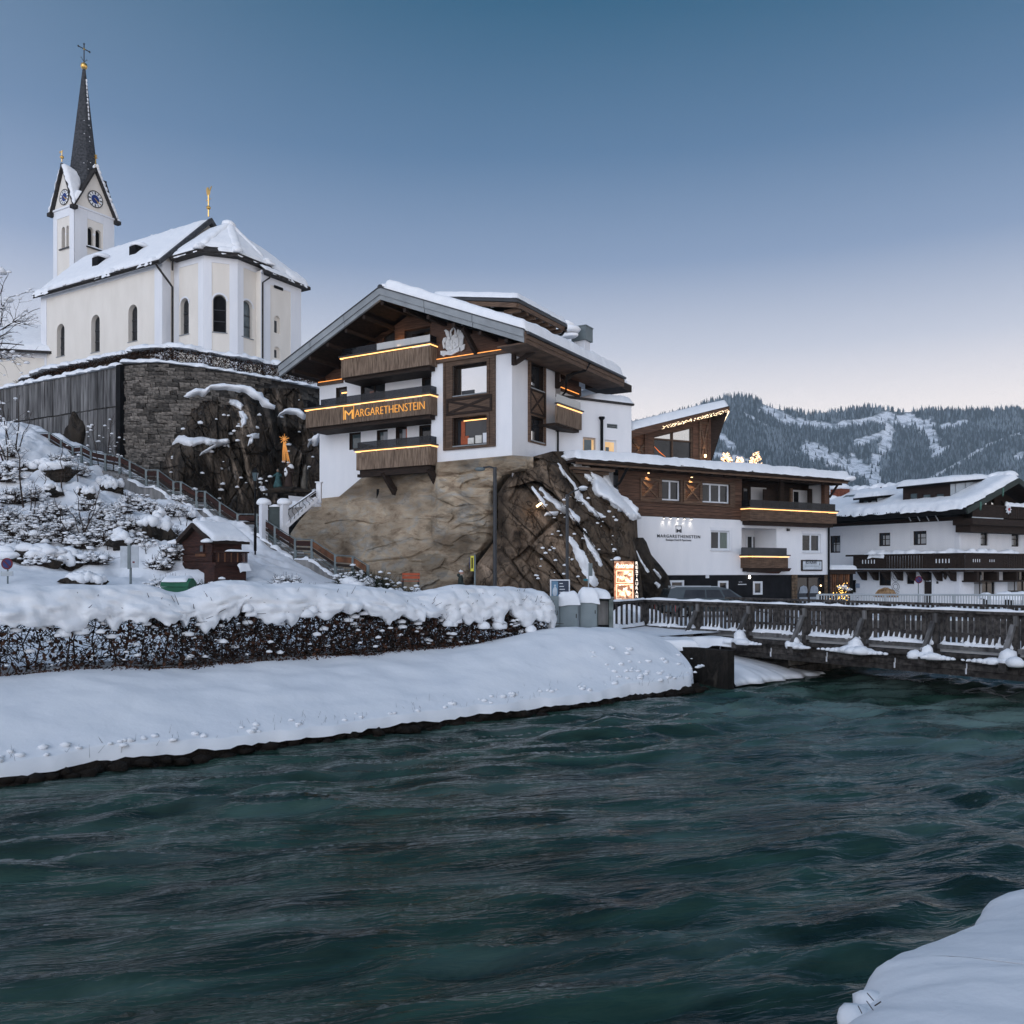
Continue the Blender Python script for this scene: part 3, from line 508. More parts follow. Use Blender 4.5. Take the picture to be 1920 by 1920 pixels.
def make_mountain():
 px = np.concatenate([np.linspace(-600, 1280, 60), np.linspace(1290, 1960, 400), np.linspace(1970, 3200, 60)]); v = np.linspace(0, 1, 170); A, B = np.meshgrid(px, v, indexing='ij'); Y, z = mtn(A, B)
 V = np.stack([(A-CX)/F*Y, Y, z], -1)
 Vb = V[:, -1:].copy(); Vb[..., 1] += 900; Vb[..., 2] -= 250; V = np.concatenate([V, Vb], 1)
 msn = mat('mountain_snow', (.28, .31, .34), .95, (.78, .80, .84), .035, lo=.36, hi=.52, detail=9)
 cl = clearing(A, HY-(z-EYE)/Y*F); cl = np.concatenate([cl, cl[:, -1:]], 1); tone(npmesh('snowy_mountain', V.reshape(-1, 3), gridfaces(*V.shape[:2]), msn, kind='structure'), cl)
 t_ = msn.node_tree; at_ = t_.nodes.new('ShaderNodeAttribute'); at_.attribute_name = 'tone'; mx_ = t_.nodes.new('ShaderNodeMix'); mx_.data_type = 'RGBA'; b_ = t_.nodes['Principled BSDF']; src = b_.inputs['Base Color'].links[0].from_socket; t_.links.new(at_.outputs['Fac'], mx_.inputs[0]); mx_.inputs[6].default_value = (.045, .062, .07, 1); t_.links.new(src, mx_.inputs[7]); t_.links.new(mx_.outputs[2], b_.inputs['Base Color'])
 rs = np.random.RandomState(4); n = 42000
 px = rs.uniform(1150, 2450, n); v = rs.uniform(.03, 1.0, n)**.8; Y, z = mtn(px, v); py = HY-(z-EYE)/Y*F
 clear = clearing(px, py)
 keep = rs.uniform(0, 1, n) > clear*.97; px, v, Y, z, py = [q[keep] for q in (px, v, Y, z, py)]; n = len(px)
 h = rs.uniform(13, 23, n)*(1+.25*(v > .95)); r = h*rs.uniform(.17, .24, n); X = (px-CX)/F*Y
 K = 5; ang = np.arange(K)*2*np.pi/K
 base = np.stack([X, Y, z], 1); V = []; Fc = []; M = []
 a0 = rs.uniform(0, 6, n)
 tiers = [(.05, .62, 1.0), (.38, 1.0, .62)]
 per = 2*(K+1); V = np.zeros((n, per, 3)); Fl = []
 for q, (lo, hi, rr) in enumerate(tiers):
  for j in range(K):
   V[:, q*(K+1)+j, 0] = r*rr*np.cos(ang[j]+a0); V[:, q*(K+1)+j, 1] = r*rr*np.sin(ang[j]+a0); V[:, q*(K+1)+j, 2] = h*(lo+.05*rs.uniform(-1, 1, n))
   Fl.append((q*(K+1)+j, q*(K+1)+(j+1) % K, q*(K+1)+K))
  V[:, q*(K+1)+K, 2] = h*hi
 V += base[:, None, :]
 Fa = (np.arange(n)[:, None, None]*per+np.array(Fl)[None]).reshape(-1, 3)
 t1 = mat('conifer_dark', (.018, .028, .030), .95, var=.3, scale=.01); t2 = mat('conifer_frosted', (.07, .09, .10), .95, (.14, .165, .185), scale=.05); t3 = mat('conifer_snowy', (.20, .235, .26), .95, var=.2, scale=.05)
 sel = rs.choice(3, n, p=[.55, .38, .07]); patch = vn(P3(px*.02, py*.03), 77); sel = np.where((patch > .4) & (rs.uniform(0, 1, n) < .5), 2, sel)
 npmesh('conifer_forest', V.reshape(-1, 3), Fa, [t1, t2, t3], smooth=False, midx=np.repeat(sel, len(Fl)), kind='stuff', label='frosted dark conifer forest covering the mountain behind the village')
 mb = MB()                                  # the low hut with its masts on the skyline
 for a, b, c, d in ((1637, 1650, 764, 770),):
  p, q = at(a, c, 3190), at(b, d, 3190); mb.box(p.x, q.x, 3190, 3215, q.z-14, p.z)
 t_ = mb.build('summit_hut', MAT['conifer_dark']); tag(t_, 'tiny dark hut on the ridge of the snowy mountain', 'hut')
make_mountain()
# ================================================================== shared building pieces
def arch(x, zb, w, h, n=10):
 """round-headed outline: sill centre x, sill zb, width w, total height h (counter-clockwise)"""
 r = w/2; c = zb+h-r
 return [(x-r, zb), (x+r, zb)]+[(x+r*math.cos(a), c+r*math.sin(a)) for a in [math.pi*k/n for k in range(n+1)]]
def rect(a0, a1, b0, b1): return [(a0, b0), (a1, b0), (a1, b1), (a0, b1)]
def window(parent, T, a0, a1, b0, b1, d, fm, gm, cols=1, rows=1, fw=.07, gms=None, label=None, sill=None, name='window', fd=.06):
 """frame set d into the wall, its panes a little behind"""
 a0, a1 = min(a0, a1), max(a0, a1); b0, b1 = min(b0, b1), max(b0, b1)
 mb = MB()
 def bx(p0, p1, q0, q1, e0, e1, M=mb, m=0):
  M.add([T(p0, q0, e0), T(p1, q0, e0), T(p1, q1, e0), T(p0, q1, e0), T(p0, q0, e1), T(p1, q0, e1), T(p1, q1, e1), T(p0, q1, e1)],
              [(0, 3, 2, 1), (4, 5, 6, 7), (0, 1, 5, 4), (1, 2, 6, 5), (2, 3, 7, 6), (3, 0, 4, 7)], m)
 bx(a0, a0+fw, b0, b1, d-fd, d); bx(a1-fw, a1, b0, b1, d-fd, d); bx(a0+fw, a1-fw, b0, b0+fw, d-fd, d-.004); bx(a0+fw, a1-fw, b1-fw, b1, d-fd, d-.004)
 ca = [a0+(a1-a0)*k/cols for k in range(cols+1)]; cb = [b0+(b1-b0)*k/rows for k in range(rows+1)]
 for x in ca[1:-1]: bx(x-fw*.6, x+fw*.6, b0+fw, b1-fw, d-fd+.003, d-.006)
 for z in cb[1:-1]: bx(a0+fw, a1-fw, z-fw*.4, z+fw*.4, d-fd+.006, d-.009)
 if sill: bx(a0-.08, a1+.08, b0-.06, b0-.004, -.10, d, m=1)
 w = mb.build(name, [fm, sill or fm], parent)
 if label: w['label'] = label
 k = 0
 for i in range(cols):
  for j in range(rows):
   p = MB(); z0, z1, x0, x1 = cb[j], cb[j+1], ca[i], ca[i+1]
   p.add([T(x0, z0, d-.02), T(x1, z0, d-.02), T(x1, z1, d-.02), T(x0, z1, d-.02)], [(0, 1, 2, 3)])
   p.build('pane', (gms[k] if gms else gm), w); k += 1
 return w
def TB(mb, T, a0, a1, b0, b1, d0, d1, m=0):
 return mb.add([T(a0, b0, d0), T(a1, b0, d0), T(a1, b1, d0), T(a0, b1, d0), T(a0, b0, d1), T(a1, b0, d1), T(a1, b1, d1), T(a0, b1, d1)],
           [(0, 3, 2, 1), (4, 5, 6, 7), (0, 1, 5, 4), (1, 2, 6, 5), (2, 3, 7, 6), (3, 0, 4, 7)], m)
def front(y0=0): return lambda a, b, d: (a, y0+d, b)                # wall facing the camera side (local -y)
def side(x0=0): return lambda a, b, d: (x0-d, a, b)                 # wall facing local +x, a runs back along +y
def obl(p, q):
 """wall between two ground points p -> q, facing right of travel"""
 p, q = Vector((*p, 0)), Vector((*q, 0)); e = (q-p).normalized(); n = Vector((-e.y, e.x, 0))
 return (lambda a, b, d: tuple(p+e*a+n*d+Vector((0, 0, b)))), (q-p).length
def ribbon(mb, pts, w, h, seed=0, up=(0, 0, 1), n=9, rag=.25, m=0, per=8, side_=None):
 """half-round cord of snow lying along a polyline"""
 pts = [np.array(p, float) for p in pts]; L_ = [np.linalg.norm(b-a) for a, b in zip(pts, pts[1:])]; tot = sum(L_); N_ = max(6, int(tot*per)); s = np.linspace(0, tot, N_); cs = np.concatenate([[0], np.cumsum(L_)])
 C = np.stack([np.interp(s, cs, [p[i] for p in pts]) for i in range(3)], 1); d = np.gradient(C, axis=0); d /= np.linalg.norm(d, axis=1)[:, None]
 u = np.array(up, float); sd = np.cross(d, u); sd /= np.linalg.norm(sd, axis=1)[:, None]
 a = np.linspace(0, np.pi, n); e = np.minimum(s, tot-s)/max(.5*w, 1e-3); cap_ = np.sqrt(np.clip(1-(1-np.clip(e, 0, 1))**2, 0, 1))
 nz = 1+rag*2*vn(np.stack([s*2.2, 0*s+seed, 0*s], 1), seed)+rag*vn(np.stack([s*6, 0*s+seed, 0*s], 1), seed+3)
 nz2 = 1+rag*1.6*vn(np.stack([s*3.1, 0*s+seed+9, 0*s], 1), seed+1)
 G = C[:, None, :]+sd[:, None, :]*(np.cos(a)[None, :]*(w/2*nz*cap_)[:, None])[..., None]+u*(np.sin(a)[None, :]**.8*(h*nz2*cap_)[:, None])[..., None]
 mb.grid(G, m); mb.add([G[i, j] for i in range(N_) for j in (0, -1)], [(2*i, 2*i+2, 2*i+3, 2*i+1) for i in range(N_-1)], m)
# ================================================================== church
CHF = Frame(-28.9, 72.0, -31)
def make_church():
 f = CHF; lab = 'cream and white church with a slim slate spire standing above the stone wall'
 ch = thing('church', lab, 'church', (f.o[0], f.o[1], 0), f.deg)
 zb = 18.0; xl = f.X(78); ze = f.Z(304, 487); hw = 4.6; zr = 34.55; L_ = -xl
 # ---- nave wall with three windows
 T = front(0); holes = []; wins = []
 for pl, pr, pt, pb in ((106.5, 121, 607, 668), (171, 187, 590, 660), (240.5, 257.5, 571, 640)):
  a, c = f.X(pl), f.X(pr); top = f.Z((pl+pr)/2, pt); bot = f.Z((pl+pr)/2, pb); wins.append(((a+c)/2, bot, c-a, top-bot)); holes.append(arch((a+c)/2, bot, c-a, top-bot))
 mb = MB(); mb.wall(T, rect(xl, 0, zb, ze), holes, .42, 0);
 mb.wall(side(0), [(0, zb), (2*hw, zb), (2*hw, ze), (hw, zr-.25), (0, ze)]); mb.wall(side(xl), [(0, zb), (2*hw, zb), (2*hw, ze), (hw, zr-.25), (0, ze)]); mb.wall(front(2*hw), rect(xl, 0, zb, ze))
 mb.build('nave_wall', PLC, ch)
 mb = MB()
 for a0, a1 in ((xl-.03, xl+.85), (-.95, .03)): mb.box(a0, a1, -.05, .0-.002, zb, ze)
 mb.box(xl+.86, -.96, -.05, -.002, ze-.62, ze); mb.box(.001, .05, -.05, .75, zb, ze); mb.box(xl-.15, .15, -.32, -.052, ze-.18, ze+.06)
 mb.box(xl-.1, .1, -.2, -.051, ze-.34, ze-.19)
 mb.build('wall_trim', PLG, ch)
 for x, b, w, h in wins:
  mb = MB(); fr = arch(x, b, w, h); n = len(fr); T2 = front(.40)
  inn = arch(x, b+.07, w-.16, h-.14); mb.add([T2(*p, 0) for p in fr]+[T2(*p, 0) for p in inn], [(i, (i+1) % n, n+(i+1) % n, n+i) for i in range(n)])
  for k in (1, 2): mb.box(x-w/2, x+w/2, .36, .40, b+h*.30*k, b+h*.30*k+.07)
  mb.box(x-w/2-.06, x+w/2+.06, -.06, .4, b-.07, b-.005, 1)
  wi = mb.build('window', [MDK, MGR], ch); p = MB(); p.add([T2(*q, .015) for q in inn], [tuple(range(len(inn)))]); p.build('pane', GLD, wi)
 # ---- roof
 s = (zr-ze)/hw; ov = .55; mb = MB()
 for sg in (1, -1):
  y0 = -ov if sg == 1 else 2*hw+ov; A = [(xl-.45, y0, ze-ov*s*.55), (.35, y0, ze-ov*s*.55), (.35, hw, zr), (xl-.45, hw, zr)]
  mb.add(A+[(x, y, z-.22) for x, y, z in A], [(0, 1, 2, 3), (7, 6, 5, 4), (0, 4, 5, 1), (1, 5, 6, 2), (2, 6, 7, 3), (3, 7, 4, 0)])
 mb.build('roof', TIL, ch)
 mb = MB(); zE = ze-ov*s*.55
 pad(mb, (xl-.45, -ov+.35, zE+.37), (.12, -ov+.35, zE+.37), (-.05, hw+.1, zr+.06), (xl-.45, hw+.1, zr+.06), .30, .7, 60, 14, .10, .22, 3, up=(0, -.4, .85))
 pad(mb, (xl-.45, 2*hw+.4, zE+.2), (.2, 2*hw+.4, zE+.2), (.1, hw-.05, zr+.03), (xl-.45, hw-.05, zr+.03), .4, .8, 30, 10, .1, .2, 4, up=(0, .4, .85))
 for a, b in ((xl-.4, xl+2.2), (-8.2, -6.0), (-2.2, -.5)): pad(mb, (a, -ov-.18, zE-.02), (b, -ov-.18, zE-.02), (b, -ov+.7, zE+.6), (a, -ov+.7, zE+.6), .34, .4, 16, 6, .2, .12, int(a*9), up=(0, -.3, .9), drop=.15)
 for x in (-12.6, -5.2, -4.4, -9.9): mb.blob((x, -ov-.1, zE+.16), (.28, .16, .13), 1, x)
 mb.build('roof_snow', SNOW, ch, smooth=True)
 for px, py in ((192, 487), (262, 463)):                       # the two little hooded vents on the roof
  y = 2.0; x = f.X(px, y); z = ze+(y)*s; mb = MB()
  mb.prism([(y-.75, z-.35), (y+.2, z+.75), (y-.75, z+.55)], 'x', x-.42, x+.42, 0); v_ = mb.build('roof_vent', BLK, ch)
  mb = MB(); mb.blob((x+.15, y-.1, z+.72), (.8, .7, .26), 2, px, .25); mb.build('vent_snow', SNOW, v_, smooth=True)
 mb = MB(); mb.tube([(xl-.4, -ov-.08, zE+.0), (.3, -ov-.08, zE+.0)], .09, 6); mb.build('gutter', TIL, ch)
 # bare tiles of the east gable strip beside the choir roof
 mb = MB(); mb.prism([(-ov, zE+.1), (hw, zr+.12), (2*hw+ov, zE+.1), (2*hw+ov, zE-.3), (hw, zr-.35), (-ov, zE-.3)], 'x', .13, .55); mb.build('gable_verge', SLT, ch)
 # ---- choir (apse)
 y0, y1 = 1.15, 8.05; x1, x2 = None, None
 zc = f.Z(382, 476, y0)
 xa = f.X(382, y0); xb = xa+1.9; pts = [(.02, y0), (xa, y0)]
 b = 2.0; p2 = (f.on_y(445, 0, y0+2.05)[0], y0+2.05); p3 = (f.on_y(491, 0, y0+4.75)[0], y0+4.75); pts += [p2, p3, (xa, y1), (.02, y1)]
 zce = f.Z(445, 475, p2[1])-.15; zc = zce
 tw, tt, cut = MB(), MB(), []
 pix = {0: ((338.5, 354, 559, 627),), 1: ((399.5, 424.5, 552, 623),), 2: ((453.5, 473.5, 563, 633),)}
 for i, (p, q) in enumerate(zip(pts[:-1], pts[1:])):
  T, ln = obl(p, q); holes = []
  for pl, pr, pt_, pb in pix.get(i, ()):
   def hit(px):                                            # where the ray through column px meets this facet
    d = Vector(((px-CX)/F, 1, 0)); lo, hi = -1.0, ln+1
    for _ in range(40):
     m_ = (lo+hi)/2; w_ = f.world(*T(m_, 0, 0)[:2])
     if w_.x/w_.y*F+CX < px: lo = m_
     else: hi = m_
    return m_
   a0, a1 = hit(pl), hit(pr); w_ = f.world(*T((a0+a1)/2, 0, 0)[:2]); z1 = EYE-(pt_-HY)/F*w_.y; z0 = EYE-(pb-HY)/F*w_.y
   cut.append((T, (a0+a1)/2, z0, a1-a0, z1-z0)); holes.append(arch((a0+a1)/2, z0, a1-a0, z1-z0))
  tw.wall(T, rect(0, ln, zb, zce), holes, .38)
  TB(tt, T, -.02 if i else .0, .62, zb, zce-.002*i, -.05, -.003*(i+1)); TB(tt, T, ln-.62, ln+.02, zb, zce-.002*i, -.05, -.003*(i+1)); TB(tt, T, .62, ln-.62, zce-.85, zce-.002*i, -.05, -.003*(i+1)); TB(tt, T, -.12, ln+.12, zce-.2, zce-.01, -.26, -.052)
 tw.build('choir_wall', PLC, ch); tt.build('choir_trim', PLG, ch)
 for k, (T, x, b_, w, h) in enumerate(cut):
  mb = MB(); fr = arch(x, b_, w, h); n = len(fr); inn = arch(x, b_+.07, w-.14, h-.13); mb.add([T(*p, .34) for p in fr]+[T(*p, .34) for p in inn], [(i, (i+1) % n, n+(i+1) % n, n+i) for i in range(n)])
  for j in (1, 2): TB(mb, T, x-w/2, x+w/2, b_+h*.3*j, b_+h*.3*j+.06, .30, .34)
  TB(mb, T, x-w/2-.08, x+w/2+.08, b_-.08, b_-.005, -.08, .34, 1); fo = arch(x, b_-.05, w+.28, h+.19); mb.add([T(*p, -.035) for p in fr]+[T(*p, -.035) for p in fo], [(i, (i+1) % n, n+(i+1) % n, n+i) for i in range(2, n-1)], 2)
  wi = mb.build('window', [MDK, MGR, PLG], ch); p = MB(); p.add([T(*q, .355) for q in inn], [tuple(range(len(inn)))]); p.build('pane', [GLD, BLK, GLB][k], wi)
 ap = Vector((xa-1.0, 4.6, f.Z(441, 420, 4.6))); cen = Vector((xa-.3, 4.6, 0))
 def out(p, k): p = Vector((*p, 0)); d = (p-cen); d.z = 0; return p+d.normalized()*k
 ev_ = [out(p, .75) for p in pts[1:5]]; ev_ = [Vector((p.x, p.y, zce-.12)) for p in ev_]; e0 = Vector((.4, y0-.75, zce-.12)); e5 = Vector((.4, y1+.75, zce-.12)); rg0 = Vector((.3, 4.6, ap.z)); ring = [e0]+ev_+[e5]
 mb = MB(); tp = ring+[ap, rg0]; A, G_ = 6, 7; mb.add(tp+[p-Vector((0, 0, .25)) for p in ring], [(0, 1, A, G_), (1, 2, A), (2, 3, A), (3, 4, A), (4, 5, G_, A)]+[(i, i+8, i+9, i+1) for i in range(5)]+[(8, 9, 10, 11, 12, 13)]); mb.build('choir_roof', TIL, ch)
 mb = MB()
 Lf = lambda a, b, t: a+(b-a)*t; U = Vector((0, 0, .07))
 for i, (a, b) in enumerate(zip(ring[:-1], ring[1:])):
  t_ = .12; top1, top2 = (rg0, ap) if i == 0 else ((ap, rg0) if i == 4 else (ap, ap))
  pad(mb, Lf(a, top1, t_)+U, Lf(b, top2, t_)+U, Lf(b, top2, .99)+U*1.6, Lf(a, top1, .99)+U*1.6, .28, .4, 22, 12, .08, .12, 20+i, up=(0, 0, 1))
 for (i, s0, s1) in ((0, .05, .95), (0, .75, 1.0), (1, .5, 1.0), (2, .0, .75), (3, .1, .9)):
  a, b = ring[i], ring[i+1]; q0, q1 = Lf(a, b, s0), Lf(a, b, s1); pad(mb, q0, q1, Lf(q1, ap, .10)+U, Lf(q0, ap, .10)+U, .25, .25, 18, 6, .25, .10, 40+i, drop=.12)
 for p in ev_[:3]:
  for t_ in (.02, .06, .1): mb.blob(Lf(p, ap, t_)+Vector((0, 0, .12)), (.42, .42, .25), 2, t_*100+p.x)
 for p in ev_: ribbon(mb, [Lf(p, ap, .16)+U*2, Lf(p, ap, .96)+U*3], .75, .30, p.x, rag=.06)
 mb.blob(ap+Vector((0, 0, .12)), (.6, .6, .34), 2, 3); mb.build('choir_snow', SNOW, ch, smooth=True)
 mb = MB(); mb.tube([p+(p-cen).normalized()*.03*0+Vector((0, 0, -.02)) for p in ring], .08, 6); mb.build('choir_gutter', TIL, ch)
 # ---- downpipes
 gx = .42
 mb = MB(); mb.tube([(-.25, -ov, zE), (-.2, -.3, zE-.35), (.5, .3, zE-1.6), (.55, .55, zE-1.9), (.55, .55, zb)], .085, 6); mb.tube([(.6, y0-.6, zce-.2), (.55, .55, zce-.7), (.55, .55, zce-1.2)], .07, 6); mb.build('downpipe', TIL, ch)
 # ---- sacristy: its long wall runs back from the choir
 sx = p3[0]+.55; Ts = side(sx); ya = f.Yy(489, sx); yb = f.Yy(563.5, sx); zs = f.on_x(540, 527, sx)[1]; hs = []
 for pl, pr, pt_, pb in ((514, 526, 592, 625), (514, 525.5, 650, 672)):
  a, c = f.Yy(pl, sx), f.Yy(pr, sx); z0 = f.on_x(520, pb, sx)[1]; z1 = f.on_x(520, pt_, sx)[1]; hs.append(arch((a+c)/2, z0, c-a, z1-z0))
 mb = MB(); mb.wall(Ts, rect(ya, yb, zb, zs), hs, .25, 0); mb.wall(front(ya), rect(sx-3, sx, zb, zs)); mb.build('sacristy_wall', PLC, ch)
 mb = MB(); dy = yb-ya
 TB(mb, Ts, yb-.26*dy, yb+.03, zb, zs, -.05, -.002); TB(mb, Ts, ya, ya+.22*dy, zb, zs-.901, -.05, -.002); TB(mb, Ts, ya, yb-.26*dy-.002, zs-.9, zs, -.05, -.003); TB(mb, Ts, ya-.1, yb+.2, zs-.16, zs, -.25, -.052); mb.build('sacristy_trim', PLG, ch)
 mb = MB(); yv, zv = f.on_x(521.5, 540, sx); mb.add([Ts(yv+i, zv+j, -.06) for i, j in ((-.5, -.13), (.5, -.13), (.56, 0), (.5, .13), (-.5, .13), (-.56, 0))], [tuple(range(6))]); mb.build('vent_slot', BLK, ch)
 for h_ in hs:
  y0_, y1_, zb0 = h_[0][0], h_[1][0], h_[0][1]; zt = max(p[1] for p in h_); mb = MB(); TB(mb, Ts, y0_+.02, y0_+.02+(y1_-y0_)*.6, zb0, zb0+(zt-zb0)*.72, .18, .24); w_ = mb.build('window', MDK, ch); mb = MB(); mb.wall(lambda p, q, d: (sx-.245-d, p, q), h_); mb.build('niche', PLC, w_)
 ze_s = zs-.05; E0, E1 = Vector((sx+.6, ya-.3, ze_s)), Vector((sx+.6, yb+.65, ze_s)); R0, R1 = Vector((sx-2.6, ya+.4, ze_s+3.3)), Vector((sx-2.2, yb-2.6, ze_s+2.7)); K1 = Vector((sx-4.5, yb+.65, ze_s))
 dn_ = Vector((0, 0, .24)); mb = MB(); mb.add([E0, E1, R1, R0, K1, E0-dn_, E1-dn_, K1-dn_], [(0, 1, 2, 3), (1, 4, 2), (0, 5, 6, 1), (1, 6, 7, 4), (5, 7, 6)]); mb.build('sacristy_roof', TIL, ch)
 mb = MB()
 pad(mb, Lf(E0, R0, .2)+U, Lf(E1, R1, .14)+U, R1+U*2, R0+U*2, .34, .4, 26, 12, .1, .14, 61); pad(mb, E1+U-Vector((.35, 0, 0)), K1+U, R1+U*2, R1+U*2, .3, .4, 20, 10, .1, .14, 62)
 pad(mb, Lf(E0, E1, .05), Lf(E0, E1, .62), Lf(Lf(E0, E1, .62), R1, .1), Lf(E0, R0, .12), .22, .22, 20, 6, .2, .1, 63, drop=.1); pad(mb, Lf(E0, E1, .66), E1, Lf(E1, R1, .34), Lf(Lf(E0, E1, .66), R0, .3), .42, .4, 18, 10, .2, .1, 64, drop=.12)
 mb.build('sacristy_snow', SNOW, ch, smooth=True)
 mb = MB(); yp = f.Yy(492.5, sx+.1); mb.tube([(sx+.6, yp+.5, ze_s-.1), (sx+.5, yp+.4, ze_s-.5), (sx+.1, yp, ze_s-.95), (sx+.1, yp, zb)], .075, 6); mb.build('downpipe', TIL, ch)
 # ---- tower
 ty = 5.2; tx1 = f.X(139.5, ty); tx0 = f.X(101, ty); tw_ = tx1-tx0; td = f.Yy(213, tx1)-ty; zt = f.Z(139.5, 383, ty); zt0 = 28.0
 y2 = ty+td; holesF = []; holesS = []
 def louv(pl, pr, pt_, pb, hit): a, c = hit(pl), hit(pr); return (a, c, pt_, pb)
 mb = MB(); det = []
 hf = []
 for pl, pr, pt_, pb in ((115.5, 121.8, 425, 465), (124.2, 128.8, 422, 463)): a, c = f.X(pl, ty), f.X(pr, ty); hf.append(arch((a+c)/2, f.Z(120, 466, ty), c-a, f.Z(120, 425, ty)-f.Z(120, 466, ty)))
 hs_ = []
 for pl, pr, pt_, pb in ((164.5, 175.5, 427, 464), (179, 190, 432, 469)): (a, z1), (c, z2) = f.on_x(pl, pt_, tx1), f.on_x(pr, pb, tx1); z1 = f.on_x((pl+pr)/2, pt_, tx1)[1]; hs_.append(arch((a+c)/2, f.on_x(177, 466, tx1)[1], c-a, f.on_x(177, 428.5, tx1)[1]-f.on_x(177, 466, tx1)[1]))
 mb.wall(front(ty), rect(tx0, tx1, zt0, zt), hf, .4); mb.wall(side(tx1), rect(ty, y2, zt0, zt), hs_, .4); mb.wall(front(y2), rect(tx0, tx1, zt0, zt)); mb.wall(side(tx0), rect(ty, y2, zt0, zt))
 Zg = f.on_x(180, 322, tx1)[1]+.1
 mb.wall(front(ty), [(tx0, zt), (tx1, zt), ((tx0+tx1)/2, Zg)]); mb.wall(side(tx1), [(ty, zt), (y2, zt), ((ty+y2)/2, Zg)])
 mb.wall(front(y2), [(tx0, zt), (tx1, zt), ((tx0+tx1)/2, Zg)]); mb.wall(side(tx0), [(ty, zt), (y2, zt), ((ty+y2)/2, Zg)])
 mb.build('tower', PLC, ch)
 mb = MB(); zp = f.on_x(177, 400, tx1)[1]
 for a0, a1 in ((tx0-.03, tx0+.62), (tx1-.75, tx1+.05)): mb.box(a0, a1, ty-.05, ty-.002, zt0, zt)
 mb.box(tx0+.63, tx1-.76, ty-.05, ty-.002, zt-.95, zt); mb.box(tx0-.05, tx1+.16, ty-.16, ty-.055, zt-.12, zt+.05)
 for b0, b1 in ((ty-.05, ty+1.35), (y2-1.2, y2+.05)): mb.box(tx1+.002, tx1+.05, b0, b1, zt0, zt-.001)
 mb.box(tx1+.002, tx1+.05, ty+1.36, y2-1.21, zt-.95, zt-.001); mb.box(tx1+.055, tx1+.16, ty-.05, y2+.1, zt-.12, zt+.05)
 for (h_, ax) in [(q, 'y') for q in hf]+[(q, 'x') for q in hs_]:
  pass
 mb.build('tower_trim', PLG, ch)
 mb = MB(); cx_ = (hf[0][1][0]+hf[1][0][0])/2; zz0 = hf[0][0][1]; mb.lathe([(.11, zz0), (.13, zz0+.1), (.07, zz0+.2), (.07, zz0+1.2), (.12, zz0+1.35), (.13, zz0+1.5)], (cx_, ty+.1, 0), 8); a = (min(hf[0][0][0], hf[1][0][0])-.25, max(hf[1][1][0], hf[0][1][0])+.2); mb.box(a[0], a[1], ty-.16, ty-.052, zz0-.12, zz0-.01, 1)
 mb.build('belfry_column', [PLG, MDK], ch); mb = MB()
 cy_ = (hs_[0][1][0]+hs_[1][0][0])/2; zz1 = hs_[0][0][1]; mb.lathe([(.13, zz1), (.15, zz1+.1), (.09, zz1+.2), (.09, zz1+1.2), (.14, zz1+1.35), (.16, zz1+1.5)], (tx1-.1, cy_, 0), 8); mb.box(tx1+.052, tx1+.18, hs_[0][0][0]-.2, hs_[1][1][0]+.25, zz1-.13, zz1-.01, 1)
 ribbon(mb, [(tx1+.1, hs_[0][0][0]-.15, zz1), (tx1+.1, hs_[1][1][0]+.2, zz1)], .22, .12, 4, m=2)
 mb.build('belfry_column', [PLG, MDK, SNOW], ch)
 mb = MB(); mb.box(tx0+.42, tx1-.42, ty+.42, y2-.42, zt0, zt-.1); mb.build('belfry_interior', BLK, ch)
 # gable roofs round the spire
 mx_, my_ = (tx0+tx1)/2, (ty+y2)/2; o = .32; mb = MB(); sn = MB()
 hx, hy = tw_/2, td/2; ctr = Vector((mx_, my_, Zg+.2))
 for fx, fs, sg in [(a, b_, c) for a in (0, 1) for b_ in (-1, 1) for c in (-1, 1)]:
  if fx: Rg, Vl, Ev = Vector((mx_+fs*(hx+o), my_, Zg+.2)), Vector((mx_+fs*(hx+.12), my_+sg*(hy+.12), zt-.08)), Vector((mx_+fs*(hx+o), my_+sg*(hy+.42), zt-.45))
  else: Rg, Vl, Ev = Vector((mx_, my_+fs*(hy+o), Zg+.2)), Vector((mx_+sg*(hx+.12), my_+fs*(hy+.12), zt-.08)), Vector((mx_+sg*(hx+.42), my_+fs*(hy+o), zt-.45))
  nrm = (Ev-Rg).cross(ctr-Rg).normalized(); nrm = nrm if nrm.z > 0 else -nrm; q = [Rg, ctr, Vl, Ev]; lo = [p-nrm*.17 for p in q]
  mb.add(q+lo, [(0, 1, 2, 3), (7, 6, 5, 4), (0, 4, 5, 1), (2, 6, 7, 3), (3, 7, 4, 0)])
  if (fx, fs, sg) in ((0, -1, 1), (1, 1, 1), (0, -1, -1)):
   pad(sn, Lf(Rg, Ev, .03), Lf(Rg, Ev, .97 if fs != 1 else .9), Lf(ctr, Vl, .95), Lf(ctr, Vl, .1), .34, .3, 24, 10, .2, .12, 7+fx+sg, up=tuple(nrm))
  if (fx, fs, sg) == (1, 1, -1):
   pad(sn, Lf(Rg, Ev, .62), Lf(Rg, Ev, .93), Vl, Lf(ctr, Vl, .6), .3, .25, 12, 8, .25, .1, 17, up=tuple(nrm))
 mb.build('gable_roof', TIL, ch)
 # lumps sliding off the right-hand gable
 for k in range(11): t_ = k/10; sn.blob((tx1+.05, my_+(hy+.3)*t_+.15, Zg+.25-(Zg-zt+.5)*t_+.08), (.30, .28, .34), 2, k, .3)
 for k in range(3): sn.blob((tx1+.2, my_+.12*k, Zg+.35-.12*k), (.16, .16, .2), 2, k+30, .3)
 sn.build('gable_snow', SNOW, ch, smooth=True)
